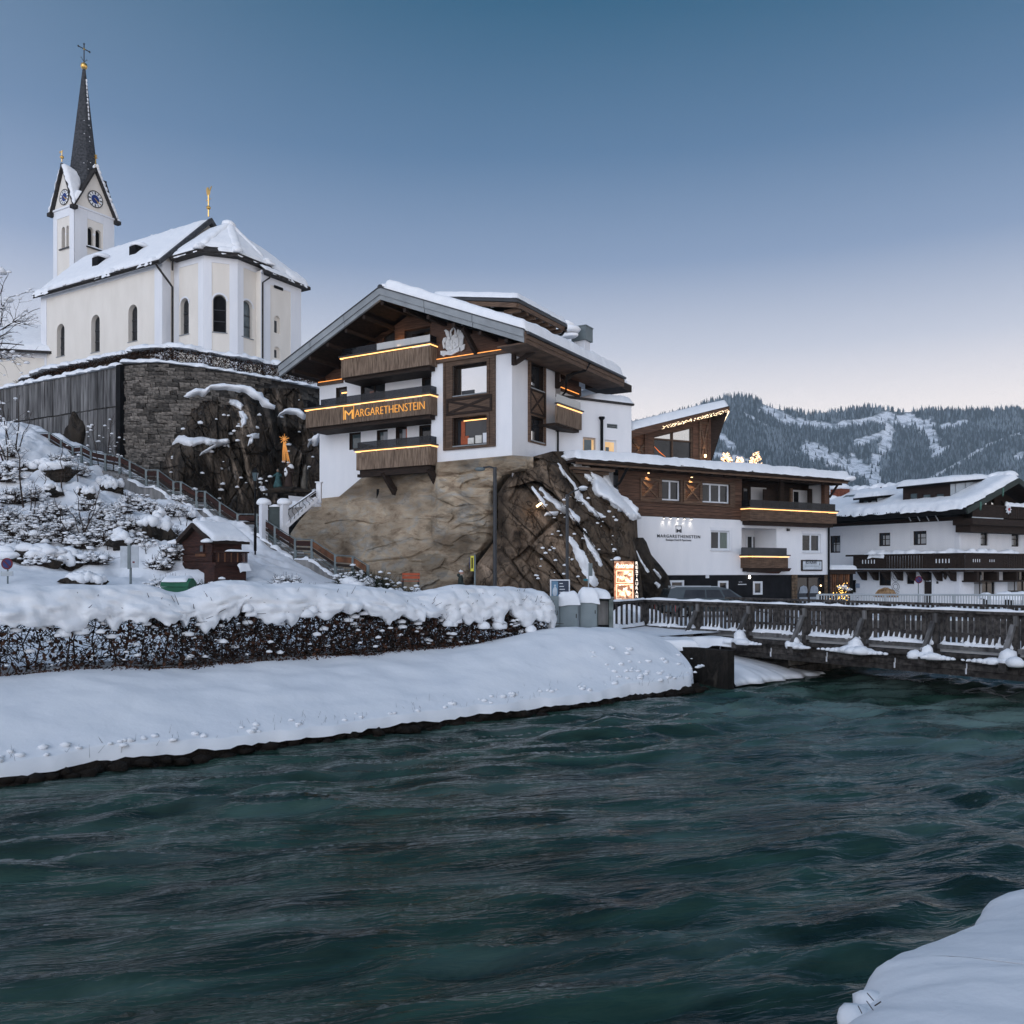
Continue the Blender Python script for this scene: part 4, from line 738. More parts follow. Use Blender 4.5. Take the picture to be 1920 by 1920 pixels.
 # spire of slate courses
 zs0 = Zg-2.7; rs_ = min(tw_, td)*.5; ptop = f.world(mx_, my_); zt2 = EYE-(130-HY)/F*ptop.y; mb = MB(); nC = 62
 rB = lambda z: .12+(rs_*.92-.12)*((zt2-z)/(zt2-zs0))**1.0
 ze_ = lambda z: rB(z)
 for k in range(nC):
  z0 = zs0+(zt2-zs0)*k/nC; z1 = zs0+(zt2-zs0)*(k+1)/nC; a, b = ze_(z0)+.045, ze_(z1)+.0
  mb.lathe([(a, z0), (b+.01, z1)], (mx_, my_, 0), 8, 0, math.pi/8)
 sp = mb.build('spire', SLT, ch); mb = MB()
 for k in range(11): z = zt2-1.2-k*.4; mb.blob((mx_+ze_(z)*.9, my_+.1, z), (.10, .10, .24), 1, k, .35, flat=None)
 for k in range(14): z = zs0+2+random.random()*(zt2-zs0-5); a = random.uniform(-.6, .5); r_ = ze_(z)*.96; mb.blob((mx_+r_*math.cos(a), my_+r_*math.sin(a), z), (.06, .06, .06), 1, k)
 mb.build('spire_snow', SNOW, sp, smooth=True, kind='stuff')
 mb = MB(); mb.lathe([(0.02, zt2-.05), (.2, zt2+.02), (.31, zt2+.2), (.33, zt2+.36), (.28, zt2+.55), (.1, zt2+.68), (.02, zt2+.7)], (mx_, my_, 0), 14); mb.build('spire_ball', GOLD, ch, smooth=True)
 zc_ = EYE-(88-HY)/F*ptop.y; zk = EYE-(90-HY)/F*ptop.y; mb = MB(); mb.tube([(mx_, my_, zt2+.6), (mx_, my_, zc_+.3)], .055, 6)
 mb.tube([(mx_-.02, my_-.62, zk-.1), (mx_+.02, my_+.62, zk-.1)], .05, 6)
 for p in ((0, -.62, zk-.1), (0, .62, zk-.1), (0, 0, zc_+.3)): mb.lathe([(.02, -.12), (.11, 0), (.02, .12)], (mx_+p[0], my_+p[1], p[2]), 6)
 mb.lathe([(.02, -.14), (.14, 0), (.02, .14)], (mx_, my_, zk-.1), 8, 1)
 for s_ in (-1, 1): mb.tube([(mx_, my_, zk-1.4), (mx_, my_+.18*s_, zk-1.25), (mx_, my_+.3*s_, zk-1.05), (mx_, my_+.38*s_, zk-1.15)], .03, 5)
 mb.build('cross', [MDK, GOLD], ch)
 # clocks on two gables
 CB = mat('clock_blue', (.012, .035, .16), .5); CWT = mat('clock_white', (.78, .79, .80), .6)
 for which in (0, 1):
  if which: Tc = lambda a, b, d: (tx1+.06-d, a, b); c0, zc0 = f.on_x(178, 374, tx1); rr = .5*abs(f.on_x(192.5, 374, tx1)[0]-f.on_x(163.5, 374, tx1)[0])
  else: Tc = lambda a, b, d: (a, ty-.06+d, b); c0, zc0 = f.on_y(121.5, 370, ty); rr = .5*abs(f.X(129.7, ty)-f.X(113.3, ty))
  rr = min(rr, .92); rr = .80 if which == 0 else rr
  def disc(M, r0, r1, d, m, n=36):
   A = [(c0+r*math.cos(2*math.pi*k/n), zc0+r*math.sin(2*math.pi*k/n)) for r in (r0, r1) for k in range(n)]; M.add([Tc(a, b, d) for a, b in A], [(k, (k+1) % n, n+(k+1) % n, n+k) for k in range(n)], m)
  mb = MB(); disc(mb, .001, rr*.92, .0, 1); disc(mb, rr*.90, rr, -.03, 0); disc(mb, rr, rr+.001, .02, 0); disc(mb, .001, rr*.52, -.008, 2)
  ck = mb.build('clock', [BLK, CWT, CB], ch); nm = MB()
  for k in range(12):
   a = math.pi/2-2*math.pi*k/12
   for off in ((-.035, .035) if k % 3 else (-.06, 0, .06)):
    w = .03*rr; ca, sa = math.cos(a), math.sin(a); pts_ = [(r*rr*ca-(off+s_)*rr*sa, r*rr*sa+(off+s_)*rr*ca) for r, s_ in ((.58, -w), (.58, w), (.86, w), (.86, -w))]; nm.add([Tc(c0+x, zc0+z, -.012) for x, z in pts_], [(0, 1, 2, 3)])
  nm.build('numerals', BLK, ck, kind='stuff')
  for ang, ln, w in ((math.pi/2-2*math.pi*(4.33/12), .52, .055), (math.pi/2-2*math.pi*(20.5/60), .84, .04)):
   ca, sa = math.cos(ang), math.sin(ang); hd = MB(); P_ = [(-.16, -.6), (ln*.7, -1), (ln*.72, -1.8), (ln, 0), (ln*.72, 1.8), (ln*.7, 1), (-.16, .6)]; hd.add([Tc(c0+(r*ca-s_*w*sa)*rr, zc0+(r*sa+s_*w*ca)*rr, -.045) for r, s_ in P_]+[Tc(c0+(r*ca-s_*w*sa)*rr, zc0+(r*sa+s_*w*ca)*rr, -.03) for r, s_ in P_], [tuple(range(7))]+[(i, (i+1) % 7, 7+(i+1) % 7, 7+i) for i in range(7)]); hd.build('clock_hand', GOLD, ck)
 # gilded vanes
 def vane(x, y, z, k, cock=False):
  mb = MB(); mb.tube([(x, y, z), (x, y, z+1.5*k)], .035*k+.02, 5); mb.lathe([(.02, -.2), (.17, -.08), (.2, 0), (.17, .08), (.02, .2)], (x, y, z+.62*k), 10)
  if cock:
   mb.prism([(x-.18, z+1.5*k), (x+.12, z+1.5*k), (x+.2, z+1.75*k), (x+.42, z+2.05*k), (x+.25, z+2.0*k), (x+.1, z+1.75*k), (x-.02, z+2.05*k), (x-.2, z+2.05*k), (x-.28, z+1.9*k)], 'y', y-.03, y+.03); mb.tube([(x-.3, y, z+1.15*k), (x+.3, y, z+1.2*k)], .03, 4)
  else: mb.prism([(x-.45, z+1.3*k), (x+.05, z+1.32*k), (x+.2, z+1.5*k), (x-.1, z+1.46*k), (x-.45, z+1.55*k), (x-.35, z+1.42*k)], 'y', y-.02, y+.02)
  mb.build('weathervane', GOLD, ch)
 vane(.1, hw, zr+.3, 1.25, True); vane(mx_, ty-o+.1, Zg+.3, .75);
 mb = MB(); mb.lathe([(.03, 0), (.16, .15), (.1, .35), (.05, .6), (.04, .9), (.22, 1.0), (.05, 1.1), (.16, 1.25), (.02, 1.35)], (tx1+o-.1, my_, Zg+.2), 6); mb.build('gable_finial', GOLD, ch)
 for x, y in ((tx0-o+.1, ty-o+.1), (tx1+o-.05, ty-o+.05), (tx1+o-.1, y2+o-.1)): mb = MB(); mb.box(x-.25, x+.3, y-.25, y+.3, zt-.55, zt-.2); mb.build('gargoyle', TIL, ch)
 # corbel lamp under the eave
 mb = MB(); x_, z_ = f.on_y(180, 528); mb.lathe([(.05, -.1), (.16, -.05), (.16, .05), (.05, .1)], (x_, -.2, z_), 8); mb.build('eave_lamp', MGR, ch)
make_church()
# ================================================================== parish house at the left edge
def make_parish():
 f = Frame(-45.5, 80, 14); h = thing('parish_house', 'small cream house with blue shadowed snow roof left of the church', 'house', (f.o[0], f.o[1], 0), f.deg)
 x0, x1 = -14, f.X(74); zl = f.Z(10, 658);
 mb = MB(); mb.wall(front(0), rect(x0, x1+3, 18, zl)); mb.wall(side(x1+3), rect(0, 7, 18, zl)); mb.build('wall', PLC, h)
 mb = MB(); mb.box(x0, x1+3, -.06, -.003, zl-.5, zl); mb.build('wall_trim', PLG, h)
 mb = MB(); ze = zl+.05; zr = f.Z(70, 615, 5); mb.add([(x0, -.7, ze), (x1+4, -.7, ze), (x1+4, 5, zr), (x1-.5, 5, zr), (x0-2, 4.0, ze+.5), (x0, -.7, ze-.25), (x1+4, -.7, ze-.25)], [(0, 1, 2, 3, 4), (0, 5, 6, 1)]); mb.build('roof', TIL, h)
 mb = MB(); rl = f.Z(2, 655, 3); pad(mb, (x0, -.6, ze+.03), (x1+4, -.6, ze+.03), (x1+4, 5, zr+.05), (f.X(72, 5), 5, zr+.05), .35, .5, 30, 14, .06, .1, 8); mb.build('roof_snow', SNOW, h, smooth=True)
make_parish()
# ================================================================== hotel on the rock
HF = Frame(0, 45.6, -31)
def slats(mb, T, a0, a1, b0, b1, step=.075, gap=.018, d=.03, seed=0, m=0):
 n = max(1, int((a1-a0)/step)); st = (a1-a0)/n; r = random.Random(seed)
 for k in range(n): TB(mb, T, a0+k*st+gap/2, a0+(k+1)*st-gap/2, b0, b1, -d-r.uniform(0, .012), 0, m)
def balcony(root, x0, x1, yf, yb, z0, z1, glass, rets=(True, True), seed=0, gh=.42, wood=None, label=None):
 """slatted parapet: front at y=yf from x0 to x1, returns to yb; cap rail, led line under it, glass above"""
 wood = wood or WBV; Tf = front(yf); zc = z1-.07
 mb = MB(); mb.box(x0, x1, yf+.004, yf+.08, z0, zc-.11); slats(mb, Tf, x0, x1, z0, zc-.13, seed=seed)
 if rets[1]: mb.box(x1-.08, x1-.004, yf+.081, yb, z0, zc-.11); slats(mb, lambda a, b, d: (x1-d, a, b), yf+.03, yb, z0, zc-.13, seed=seed+1)
 if rets[0]: mb.box(x0+.004, x0+.08, yf+.081, yb, z0, zc-.11); slats(mb, lambda a, b, d: (x0+d, a, b), yf+.03, yb, z0, zc-.13, seed=seed+2)
 sl = mb.build('slat_cladding', wood, root); sl['kind'] = 'stuff'
 mb = MB(); mb.box(x0-.12, x1+.12, yf-.13, yf+.13, zc, z1)
 if rets[1]: mb.box(x1-.13, x1+.121, yf+.131, yb, zc+.001, z1-.001)
 if rets[0]: mb.box(x0-.121, x0+.13, yf+.131, yb, zc+.001, z1-.001)
 mb.build('cap_rail', MDK, root)
 mb = MB(); mb.box(x0-.02, x1+.045, yf-.065, yf-.036, zc-.085, zc-.03)
 if rets[1]: mb.box(x1+.036, x1+.065, yf-.06, yb, zc-.0851, zc-.0301)
 if rets[0]: mb.box(x0-.065, x0-.036, yf-.06, yb, zc-.0851, zc-.0301)
 mb.build('led_strip', LED, root)
 mb = MB(); mb.box(x0+.12, x1-.12, yf+.15, yb+1.6, z0-.22, z0+.06); mb.build('floor_slab', WDK, root)
 for a, b, gm in glass:
  mb = MB(); mb.box(a, b-.015, yf+.02, yf+.04, z1, z1+gh); mb.build('glass_panel', gm, root)
 for i, x in ((1, x1-.04), (0, x0+.02)):
  if rets[i]: mb = MB(); mb.box(x, x+.02, yf+.06, yb, z1, z1+gh); mb.build('glass_panel', SMK, root)
def xbrace(mb, T, a0, a1, b0, b1, w=.09, d=.05, m=0, fr=True):
 """framed panel with a diagonal cross"""
 if fr: TB(mb, T, a0, a1, b0, b0+w, -d, 0, m); TB(mb, T, a0, a1, b1-w, b1, -d, 0, m); TB(mb, T, a0, a0+w, b0+w, b1-w, -d, 0, m); TB(mb, T, a1-w, a1, b0+w, b1-w, -d, 0, m)
 for i, (p, q) in enumerate((((a0+w, b0+w), (a1-w, b1-w)), ((a0+w, b1-w), (a1-w, b0+w)))):
  l = math.hypot(q[0]-p[0], q[1]-p[1]); nx, nz = -(q[1]-p[1])/l*w/2, (q[0]-p[0])/l*w/2; dd = d-.012*(i+1)
  P_ = [(p[0]+nx, p[1]+nz), (q[0]+nx, q[1]+nz), (q[0]-nx, q[1]-nz), (p[0]-nx, p[1]-nz)]
  mb.add([T(*k, -dd) for k in P_]+[T(*k, -.002) for k in P_], [(0, 1, 2, 3), (0, 4, 5, 1), (1, 5, 6, 2), (2, 6, 7, 3), (3, 7, 4, 0)], m)
def make_hotel():
 f = HF; h = thing('hotel', 'white and brown timber hotel with lit balconies built on top of the rock face', 'hotel', (f.o[0], f.o[1], 0), f.deg)
 xA = f.X(809); xL = -14.5; yB = 1.0; zL = 15.55; zbot = 6.5
 # ---- left bay, set back
 B2 = lambda pl, pr, pt, pb: (f.X(pl, yB), f.X(pr, yB), f.Z((pl+pr)/2, pb, yB), f.Z((pl+pr)/2, pt, yB))
 wl = {'low': [B2(655, 676.5, 811, 843), B2(706.5, 727, 806, 842), B2(742, 763, 801, 838), B2(786, 808, 797, 835)],
          'mid': [B2(630, 650.5, 726, 752), B2(676.5, 722, 716, 752), B2(791, 808, 708, 745)], 'top': [B2(717, 740, 621, 655), B2(758, 806, 615.5, 650)]}
 lo = wl['low']; z0 = 9.95;
 low = [(a, b, (c if i == 0 else 9.95), d) for i, (a, b, c, d) in enumerate(lo)]
 mid = [(a, b, 13.3 if i == 0 else 12.75, d) for i, (a, b, c, d) in enumerate(wl['mid'])]
 top = [(a, b, 15.5, d) for a, b, c, d in wl['top']]
 R_ = lambda q: rect(*q)
 mb = MB(); mb.wall(front(yB), rect(xL, xA, zbot, zL), [R_(q) for q in low+mid], .22, mr=1);
 mb.wall(side(xL), rect(yB, 12, zbot, zL)); mb.box(xL+.05, xA-.05, yB+.6, yB+.7, zbot, zL)
 mb.build('plaster_wall', [PLW, WDK], h)
 # ---- right bay in front
 pz = lambda pl, pr, pt, pb, y=0: (f.X(pl, y), f.X(pr, y), f.Z((pl+pr)/2, pb, y), f.Z((pl+pr)/2, pt, y))
 wu = (f.X(850), f.X(914.5), f.Z(914.5, 735), f.Z(914.5, 677.5)); wd = (f.X(850), f.X(914.5), f.Z(914.5, 831), f.Z(914.5, 777.5))
 pan = (f.X(833), f.X(930), f.Z(930, 837), zL-.06)
 S1 = f.Yy(1041.5); sw0, sw1 = f.Yy(989.5), f.Yy(1020.8); su = (f.Yy(994), f.Yy(1019), f.on_x(1019, 735)[1], f.on_x(1019, 688)[1]); sd_ = (su[0], su[1], f.on_x(1019, 831)[1], f.on_x(1019, 786)[1])
 zA = 9.9
 mb = MB(); mb.wall(front(0), rect(xA, 0, zA, zL), [R_(wu), R_(wd)], .4, mr=1); mb.wall(side(0), rect(0, S1, 8.6, zL), [R_(su), R_(sd_)], .3, mr=1); mb.wall(lambda a, b, d: (xA+d, a, b), rect(0, yB, zA-1, zL))
 mb.wall(front(6), rect(-14, -.3, 8, 18)); mb.build('plaster_wall', [PLW, WDK], h)
 # big timber panels with their windows
 mb = MB(); T = front(-.002)
 def panel(T, pn, holes, zr):
  mb = MB(); mb.wall(lambda a, b, d: T(a, b, d-.07), rect(*pn), [R_(q) for q in holes], .065, back=True)
  return mb
 mb = panel(front(0), pan, (wu, wd), None); w = .11
 TB(mb, front(0), pan[0], pan[0]+.12, pan[2], pan[3], -.13, -.071); TB(mb, front(0), pan[1]-.12, pan[1], pan[2], pan[3], -.13, -.071); TB(mb, front(0), pan[0]+.121, pan[1]-.121, pan[2], pan[2]+.12, -.125, -.072)
 xbrace(mb, lambda a, b, d: (a, d-.071, b), pan[0]+.2, pan[1]-.2, wd[3]+.16, wu[2]-.14, .13, .05, 1)
 for q in (wu, wd): TB(mb, front(0), q[0]-.16, q[0], q[2]-.12, q[3]+.12, -.12, -.0715); TB(mb, front(0), q[1], q[1]+.16, q[2]-.12, q[3]+.12, -.12, -.0715); TB(mb, front(0), q[0], q[1], q[3], q[3]+.12, -.12, -.0716)
 mb.build('timber_panel', [WDB, WDK], h)
 pan2 = (sw0, sw1, f.on_x(1020, 836)[1], zL-.06); mb = panel(side(0), pan2, (su, sd_), None)
 xbrace(mb, lambda a, b, d: (0-d+.071, a, b), pan2[0]+.08, pan2[1]-.08, sd_[3]+.08, su[2]-.08, .1, .05, 1); TB(mb, side(0), sw0, sw0+.09, pan2[2], pan2[3], -.12, -.071); TB(mb, side(0), sw1-.09, sw1, pan2[2], pan2[3], -.12, -.071); mb.build('timber_panel', [WDB, WDK], h)
 T = front(0); g2 = GLR
 ww = window(h, T, *wu, .36, WDK, GLR, 1, 1, .08, sill=MGR, fd=.1)
 wq = window(h, T, *wd, .36, WDK, GLD, 1, 1, .08, sill=MGR, fd=.1)
 mb = MB(); z_ = wd[3]-.12; TB(mb, T, wd[0]+.5, wd[1]-.1, z_-.05, z_, .27, .30); mb.build('led_strip', LED, wq)
 cm = mat('curtain_red', (.16, .035, .02), .9, var=.3, scale=8, emit=.12, ecol=(1, .3, .12)); csh = mat('cushion', (.62, .60, .55), .9)
 mb = MB(); TB(mb, T, wd[0]+.32, wd[0]+.55, wd[2]+.1, wd[3]-.14, .30, .335); TB(mb, T, wd[0]+.3, wd[0]+.8, wd[2]+.1, wd[2]+.55, .29, .336); mb.build('curtain', cm, wq)
 for k, (a, c) in enumerate(((.95, 1.42), (1.55, 2.05), (2.15, 2.45))):
  mb = MB(); x0 = wd[0]+a*(wd[1]-wd[0])/2.75; x1 = wd[0]+c*(wd[1]-wd[0])/2.75; TB(mb, T, x0, x1, wd[2]+.1, wd[2]+.42+.1*k, .27, .33); mb.build('cushion', csh if k < 2 else PLG, wq)
 mb = MB();
 # the snowy summit mirrored in the upper panes is left to the reflection of the sky; a dark sofa back shows through at the sill
 TB(mb, T, wu[0]+.35, wu[0]+1.15, wu[2]+.1, wu[2]+.30, .30, .335); mb.build('sofa_back', MDK, ww)
 for q, g_ in ((su, 0), (sd_, 1)):
  mid_ = q[0]+(q[1]-q[0])*.42; wq2 = window(h, side(0), *q, .26, WDK, GLD, 1, 1, .06, sill=MGR); mb = MB(); TB(mb, side(0), q[0]+.07, mid_, q[2]+.07, q[3]-(.55 if g_ == 0 else .15), .225, .235); mb.build('pane', GLR, wq2)
 # windows of the left bay
 cur = mat('curtain_grey', (.25, .27, .30), .9, (.42, .44, .47), 6, (14, 1, .3))
 for i, q in enumerate(low):
  w_ = window(h, front(yB), *q, .2, WDK, GLB if i in (1, 0) else GLD, 1, 1, .1);
  if i in (1, 2): mb = MB(); TB(mb, front(yB), q[0]+(q[1]-q[0])*.45, q[1]-.1, q[2]+.1, q[3]-.1, .168, .178); mb.build('curtain', cur, w_)
  if i == 2: mb = MB(); TB(mb, front(yB), q[1]-.2, q[1]-.11, q[2]+.1, q[3]-.1, .155, .165); mb.build('curtain', cm, w_)
 for i, q in enumerate(mid):
  w_ = window(h, front(yB), *q, .2, WDK, GLD, 2 if i == 1 else 1, 1, .09)
  if i == 0: mb = MB(); TB(mb, front(yB), q[0]+.3, q[1]-.1, q[3]-.36, q[3]-.28, .165, .175); mb.build('led_strip', LED, w_)  # first window: glowing bar imitates an LED line reflected in the pane
  if i == 1: mb = MB(); TB(mb, front(yB), q[0]+.55, q[0]+.95, q[2]+.1, q[3]-.5, .165, .175); mb.build('curtain', mat('curtain_rose', (.26, .15, .13), .9), w_)
 # ---- gable wall of timber boards above
 yw = yB; ov = -1.8; (pxl, zl), (pxp, zp), (pxr, zr) = f.on_y(523, 688, ov), f.on_y(713, 541, ov), f.on_y(984, 620, ov)
 sl = (zp-zl)/(pxp-pxl); sr = (zp-zr)/(pxr-pxp); roofz = lambda x: zp-(pxp-x)*sl if x < pxp else zp-(x-pxp)*sr
 th = .62
 mb = MB(); mb.wall(front(yB+.01), [(xL, zL), (xA, zL), (xA, roofz(xA)-th), (pxp, zp-th), (xL, roofz(xL)-th)], [R_((a, b, max(c, zL+.01), d)) for a, b, c, d in top], .22); mb.wall(front(.0), [(xA, zL), (0, zL), (0, roofz(0)-th), (xA, roofz(xA)-th)]); mb.wall(lambda a, b, d: (xA+d, a, b), rect(0, yB, zL, roofz(xA)-th)); mb.wall(side(0), rect(0, 12, zL, roofz(0)-th))
 mb.wall(side(xL), rect(yB, 12, zL, roofz(xL)-th)); gw = mb.build('gable_boards', WDH, h)
 for i, q in enumerate(top):
  w_ = window(h, front(yB+.01), q[0], q[1], zL+.02, q[3], .2, WDK, GLD, 1, 1, .08)
  mb = MB(); x0 = q[0]+(q[1]-q[0])*(.55 if i == 0 else .24); TB(mb, front(yB), x0, q[1]-.08, zL+.1, q[3]-(.6 if i == 0 else .25), .165, .178); mb.build('pane', GLR, w_)
 mb = MB()
 for zz in (zL+2.3,): pass
 x_ = xA-.25; mb.box(x_-.06, x_, yB-.08, yB, zL+.9, roofz(x_)-th); mb.build('corner_board', WDB, h)
 # timber sill bands with their led lines
 for q in ((xA+.001, .16, -.16, -.002, zL-.14, zL+.05), (.002, .16, .001, S1+.05, zL-.141, zL+.049), (xL-.05, f.X(640, yB-.2), yB-.16, yB-.003, zL-.14, zL+.05)): MB().box(*q).build('sill_band', WDB, h)
 for q in ((f.X(817, -.2), -.15, -.13, -.09, zL+.06, zL+.10), (.09, .13, f.Yy(987, .1), S1, zL+.06, zL+.10), (xL, f.X(639, yB-.2), yB-.13, yB-.09, zL+.06, zL+.10)): MB().box(*q).build('led_strip', LEDO, h)
 # ---- balconies
 yf = -.65; x1 = f.X(806, yf)
 balcony(h, f.X(640, yf), x1, yf, yB, 15.24, 16.48, [(f.X(641, yf), f.X(706, yf), SMK), (f.X(706, yf), f.X(739, yf), CLR), (f.X(739, yf), f.X(770, yf), CLR), (f.X(770, yf), f.X(806, yf), CLR)], seed=1)
 balcony(h, f.X(574, yf), x1, yf, yB, 12.56, 13.72, [(f.X(601, yf), f.X(650, yf), SMK), (f.X(650, yf), f.X(730, yf), SMK), (f.X(730, yf), f.X(806, yf), SMK)], seed=2)
 balcony(h, f.X(668.5, yf), x1, yf, yB, 9.79, 10.97, [(f.X(672, yf), f.X(740, yf), SMK), (f.X(740, yf), f.X(806, yf), SMK)], seed=3)
 mb = MB()
 for pa, pb, yt in ((722, 715.5, 886), (806.5, 797, 880)):    # raking props under the lowest balcony
  x0 = f.X(pa-12, -.5)+.3; z0 = f.Z(pa, 937 if pa < 760 else 932, 1.0); mb.beam((x0, -.45, 9.62), (x0+.30, .50, 8.2), .26, .32)
 mb.box(f.X(672, -.4), x1-.15, -.5, -.2, 9.4, 9.57); mb.build('balcony_prop', WDK, h)
 # wall lamp on the attic balcony
 mb = MB(); x_ = f.X(749, .9); mb.lathe([(.05, 16.85), (.10, 16.95), (.12, 17.1), (.09, 17.12)], (x_, .86, 0), 10); mb.build('wall_lamp', LMPW, h)
 ld = bpy.data.lights.new('wall_lamp_light', 'POINT'); lo_ = bpy.data.objects.new('wall_lamp_light', ld); COL.objects.link(lo_); lo_.parent = h; lo_.location = (x_, .7, 17.2); ld.energy = 16; ld.color = (1, .55, .2); ld.shadow_soft_size = .08
 # ---- lettering on the middle balcony
 ym = yf-.055; gl = mat('letter_glow', (.9, .45, .1), .5, emit=.45, ecol=(1, .40, .06)); xa, xb = f.X(666, ym), f.X(796, ym); zb_ = 12.56+.28
 mb = MB(); put_text(mb, 'ARGARETHENSTEIN', lambda a, b, d: (xa+a, ym-d, zb_+b), width=xb-xa, height=.44, extrude=.025, bold=-.022); sgn = mb.build('sign_lettering', gl, h)
 mb = MB(); a0, a1 = f.X(644, ym), f.X(664, ym); zt_ = 12.56+.98; zz = 12.56+.2
 for q in (rect(a0, a1, zt_-.03, zt_), rect(a0, a0+.03, zz, zt_-.031), rect(a1-.03, a1, zz, zt_-.031)): xs = [p[0] for p in q]; zs = [p[1] for p in q]; mb.box(min(xs), max(xs), ym-.03, ym, min(zs), max(zs))
 put_text(mb, 'M', lambda a, b, d: (a0+.1+a, ym-d, zz+.02+b), width=(a1-a0)-.18, height=.52, extrude=.025, bold=-.01); mb.build('sign_monogram', gl, h)
 # ---- carved crest
 cx, cz = f.X(849, -.1), f.Z(849, 641, -.1); k = 1/33.2*1.02; mb = MB()
 def sh(pts, y0, y1): mb.prism([(cx+(a-849)*k*1.28, cz-(b-641)*k*1.05) for a, b in pts], 'y', -y1, -y0)
 sh([(836, 634), (840, 629), (846, 631), (853, 627), (862, 626), (866, 634), (864, 648), (858, 655), (841, 657), (836, 650)], .02, .07)
 sh([(838, 641), (848, 638), (848, 650), (844, 655), (839, 653)], .075, .13); sh([(849, 638), (859, 635), (859, 649), (853, 653), (849, 650)], .076, .131)
 sh([(837, 656), (860, 652), (860, 658), (847, 663), (837, 661)], .03, .12); sh([(828, 653), (837, 654), (837, 661), (833, 663), (828, 659)], .05, .10); sh([(861, 649), (869, 648), (868, 656), (862, 659)], .05, .10)
 for pts in ([(838, 630), (836, 622), (834, 619), (837, 618), (842, 622), (843, 630)], [(844, 630), (844, 622), (848, 617), (849, 619), (846, 624), (847, 630)], [(851, 628), (852, 622), (849, 616), (851, 616), (854, 623), (854, 629)], [(855, 628), (857, 620), (856, 615), (859, 614), (860, 620), (859, 628)], [(860, 629), (861, 619), (864, 614), (865, 616), (863, 622), (863, 630)]): sh(pts, .03, .10)
 sh([(831, 638), (833, 632), (837, 631), (838, 636), (834, 641), (836, 648), (833, 650)], .04, .11); sh([(862, 627), (867, 629), (868, 634), (866, 640), (866, 647), (862, 650), (863, 638)], .04, .11)
 for a, b in ((843, 634), (855, 632), (841, 651), (846, 652), (852, 645), (844, 645)): mb.blob((cx+(a-849)*k*1.28, -.13, cz-(b-641)*k*1.05), (.11, .05, .11), 1, a, .3, flat=None)
 mb.build('carved_crest', CRT, h)
 # ---- roof
 ye = 10.2; mb = MB(); tk = .28
 for (xa_, za_) in ((pxl, zl), (pxr, zr)):
  A = [(xa_, ov+.06, za_-.04), (pxp, ov+.06, zp-.04), (pxp, ye, zp-.04), (xa_, ye, za_-.04)]; mb.add(A+[(x, y, z-tk) for x, y, z in A], [(0, 1, 2, 3), (7, 6, 5, 4), (0, 4, 5, 1), (1, 5, 6, 2), (2, 6, 7, 3), (3, 7, 4, 0)])
 mb.build('roof', WDK, h)
 def strip(x0, z0, x1, z1, h0, h1, y0, y1, M, m=0): M.add([(x0, y0, z0-h0), (x1, y0, z1-h0), (x1, y0, z1-h1), (x0, y0, z0-h1), (x0, y1, z0-h0), (x1, y1, z1-h0), (x1, y1, z1-h1), (x0, y1, z0-h1)], [(0, 1, 2, 3), (7, 6, 5, 4), (0, 4, 5, 1), (1, 5, 6, 2), (2, 6, 7, 3), (3, 7, 4, 0)], m)
 for n_, xa_, za_ in (('l', pxl, zl), ('r', pxr, zr)):          # folded metal verge, in lengths with open joints
  K = 3
  for i in range(K):
   t0, t1 = i/K, (i+1)/K-.004; q = lambda t: (pxp+(xa_-pxp)*t, zp+(za_-zp)*t); (u0, w0), (u1, w1) = q(t0), q(t1); mb = MB()
   strip(u0, w0, u1, w1, -.03, .34, ov-.09, ov+.05, mb); strip(u0, w0, u1, w1, .341, .60, ov-.02, ov+.12, mb); mb.build('verge_board', [MGR], h)
 mb = MB(); strip(pxl, zl, pxp, zp, -.09, -.031, ov-.13, ov+.08, mb); strip(pxp, zp, pxr, zr, -.09, -.031, ov-.13, ov+.08, mb); mb.lathe([(.12, zp-.02), (.16, zp+.1), (.1, zp+.2)], (pxp, ov, 0), 8); mb.build('verge_cap', MDK, h)
 # right eave: timber fascia and gutter
 mb = MB(); mb.box(pxr-.05, pxr+.06, ov+.01, ye, zr-.62, zr-.05); mb.box(pxr+.061, pxr+.10, ov+.02, ye, zr-.40, zr-.20, 0); mb.box(pxr-1.7, pxr-.06, ov+.13, ye-.01, zr-.60, zr-.52); mb.build('eave_fascia', WDB, h)
 mb = MB(); mb.tube([(pxr+.14, ov+.05, zr-.10), (pxr+.14, ye, zr-.10)], .085, 7); gu = mb.build('gutter', MDK, h)
 mb = MB(); yd = f.Yy(1102, pxr); mb.tube([(pxr+.14, yd, zr-.15), (pxr, yd-.3, zr-.65), (pxr-.6, yd-1.4, zr-1.05), (.35, S1+.6, zr-1.6), (.10, S1+.12, zr-2.1), (.09, S1+.12, 9.2)], .06, 6); mb.build('downpipe', BLK, h)
 mb = MB()
 for t_ in (.0, .17, .34, .52, .70, .87):
  for s_, xe, zee in ((-1, pxl, zl), (1, pxr, zr)):
   if t_ == 0 and s_ == 1: continue
   x = pxp+(xe-pxp)*t_; z = roofz(x)-.86; mb.box(x-.09, x+.09, ov+.16, 1.2, z, z+.2)
 pf = mb.build('purlin', WDK, h)
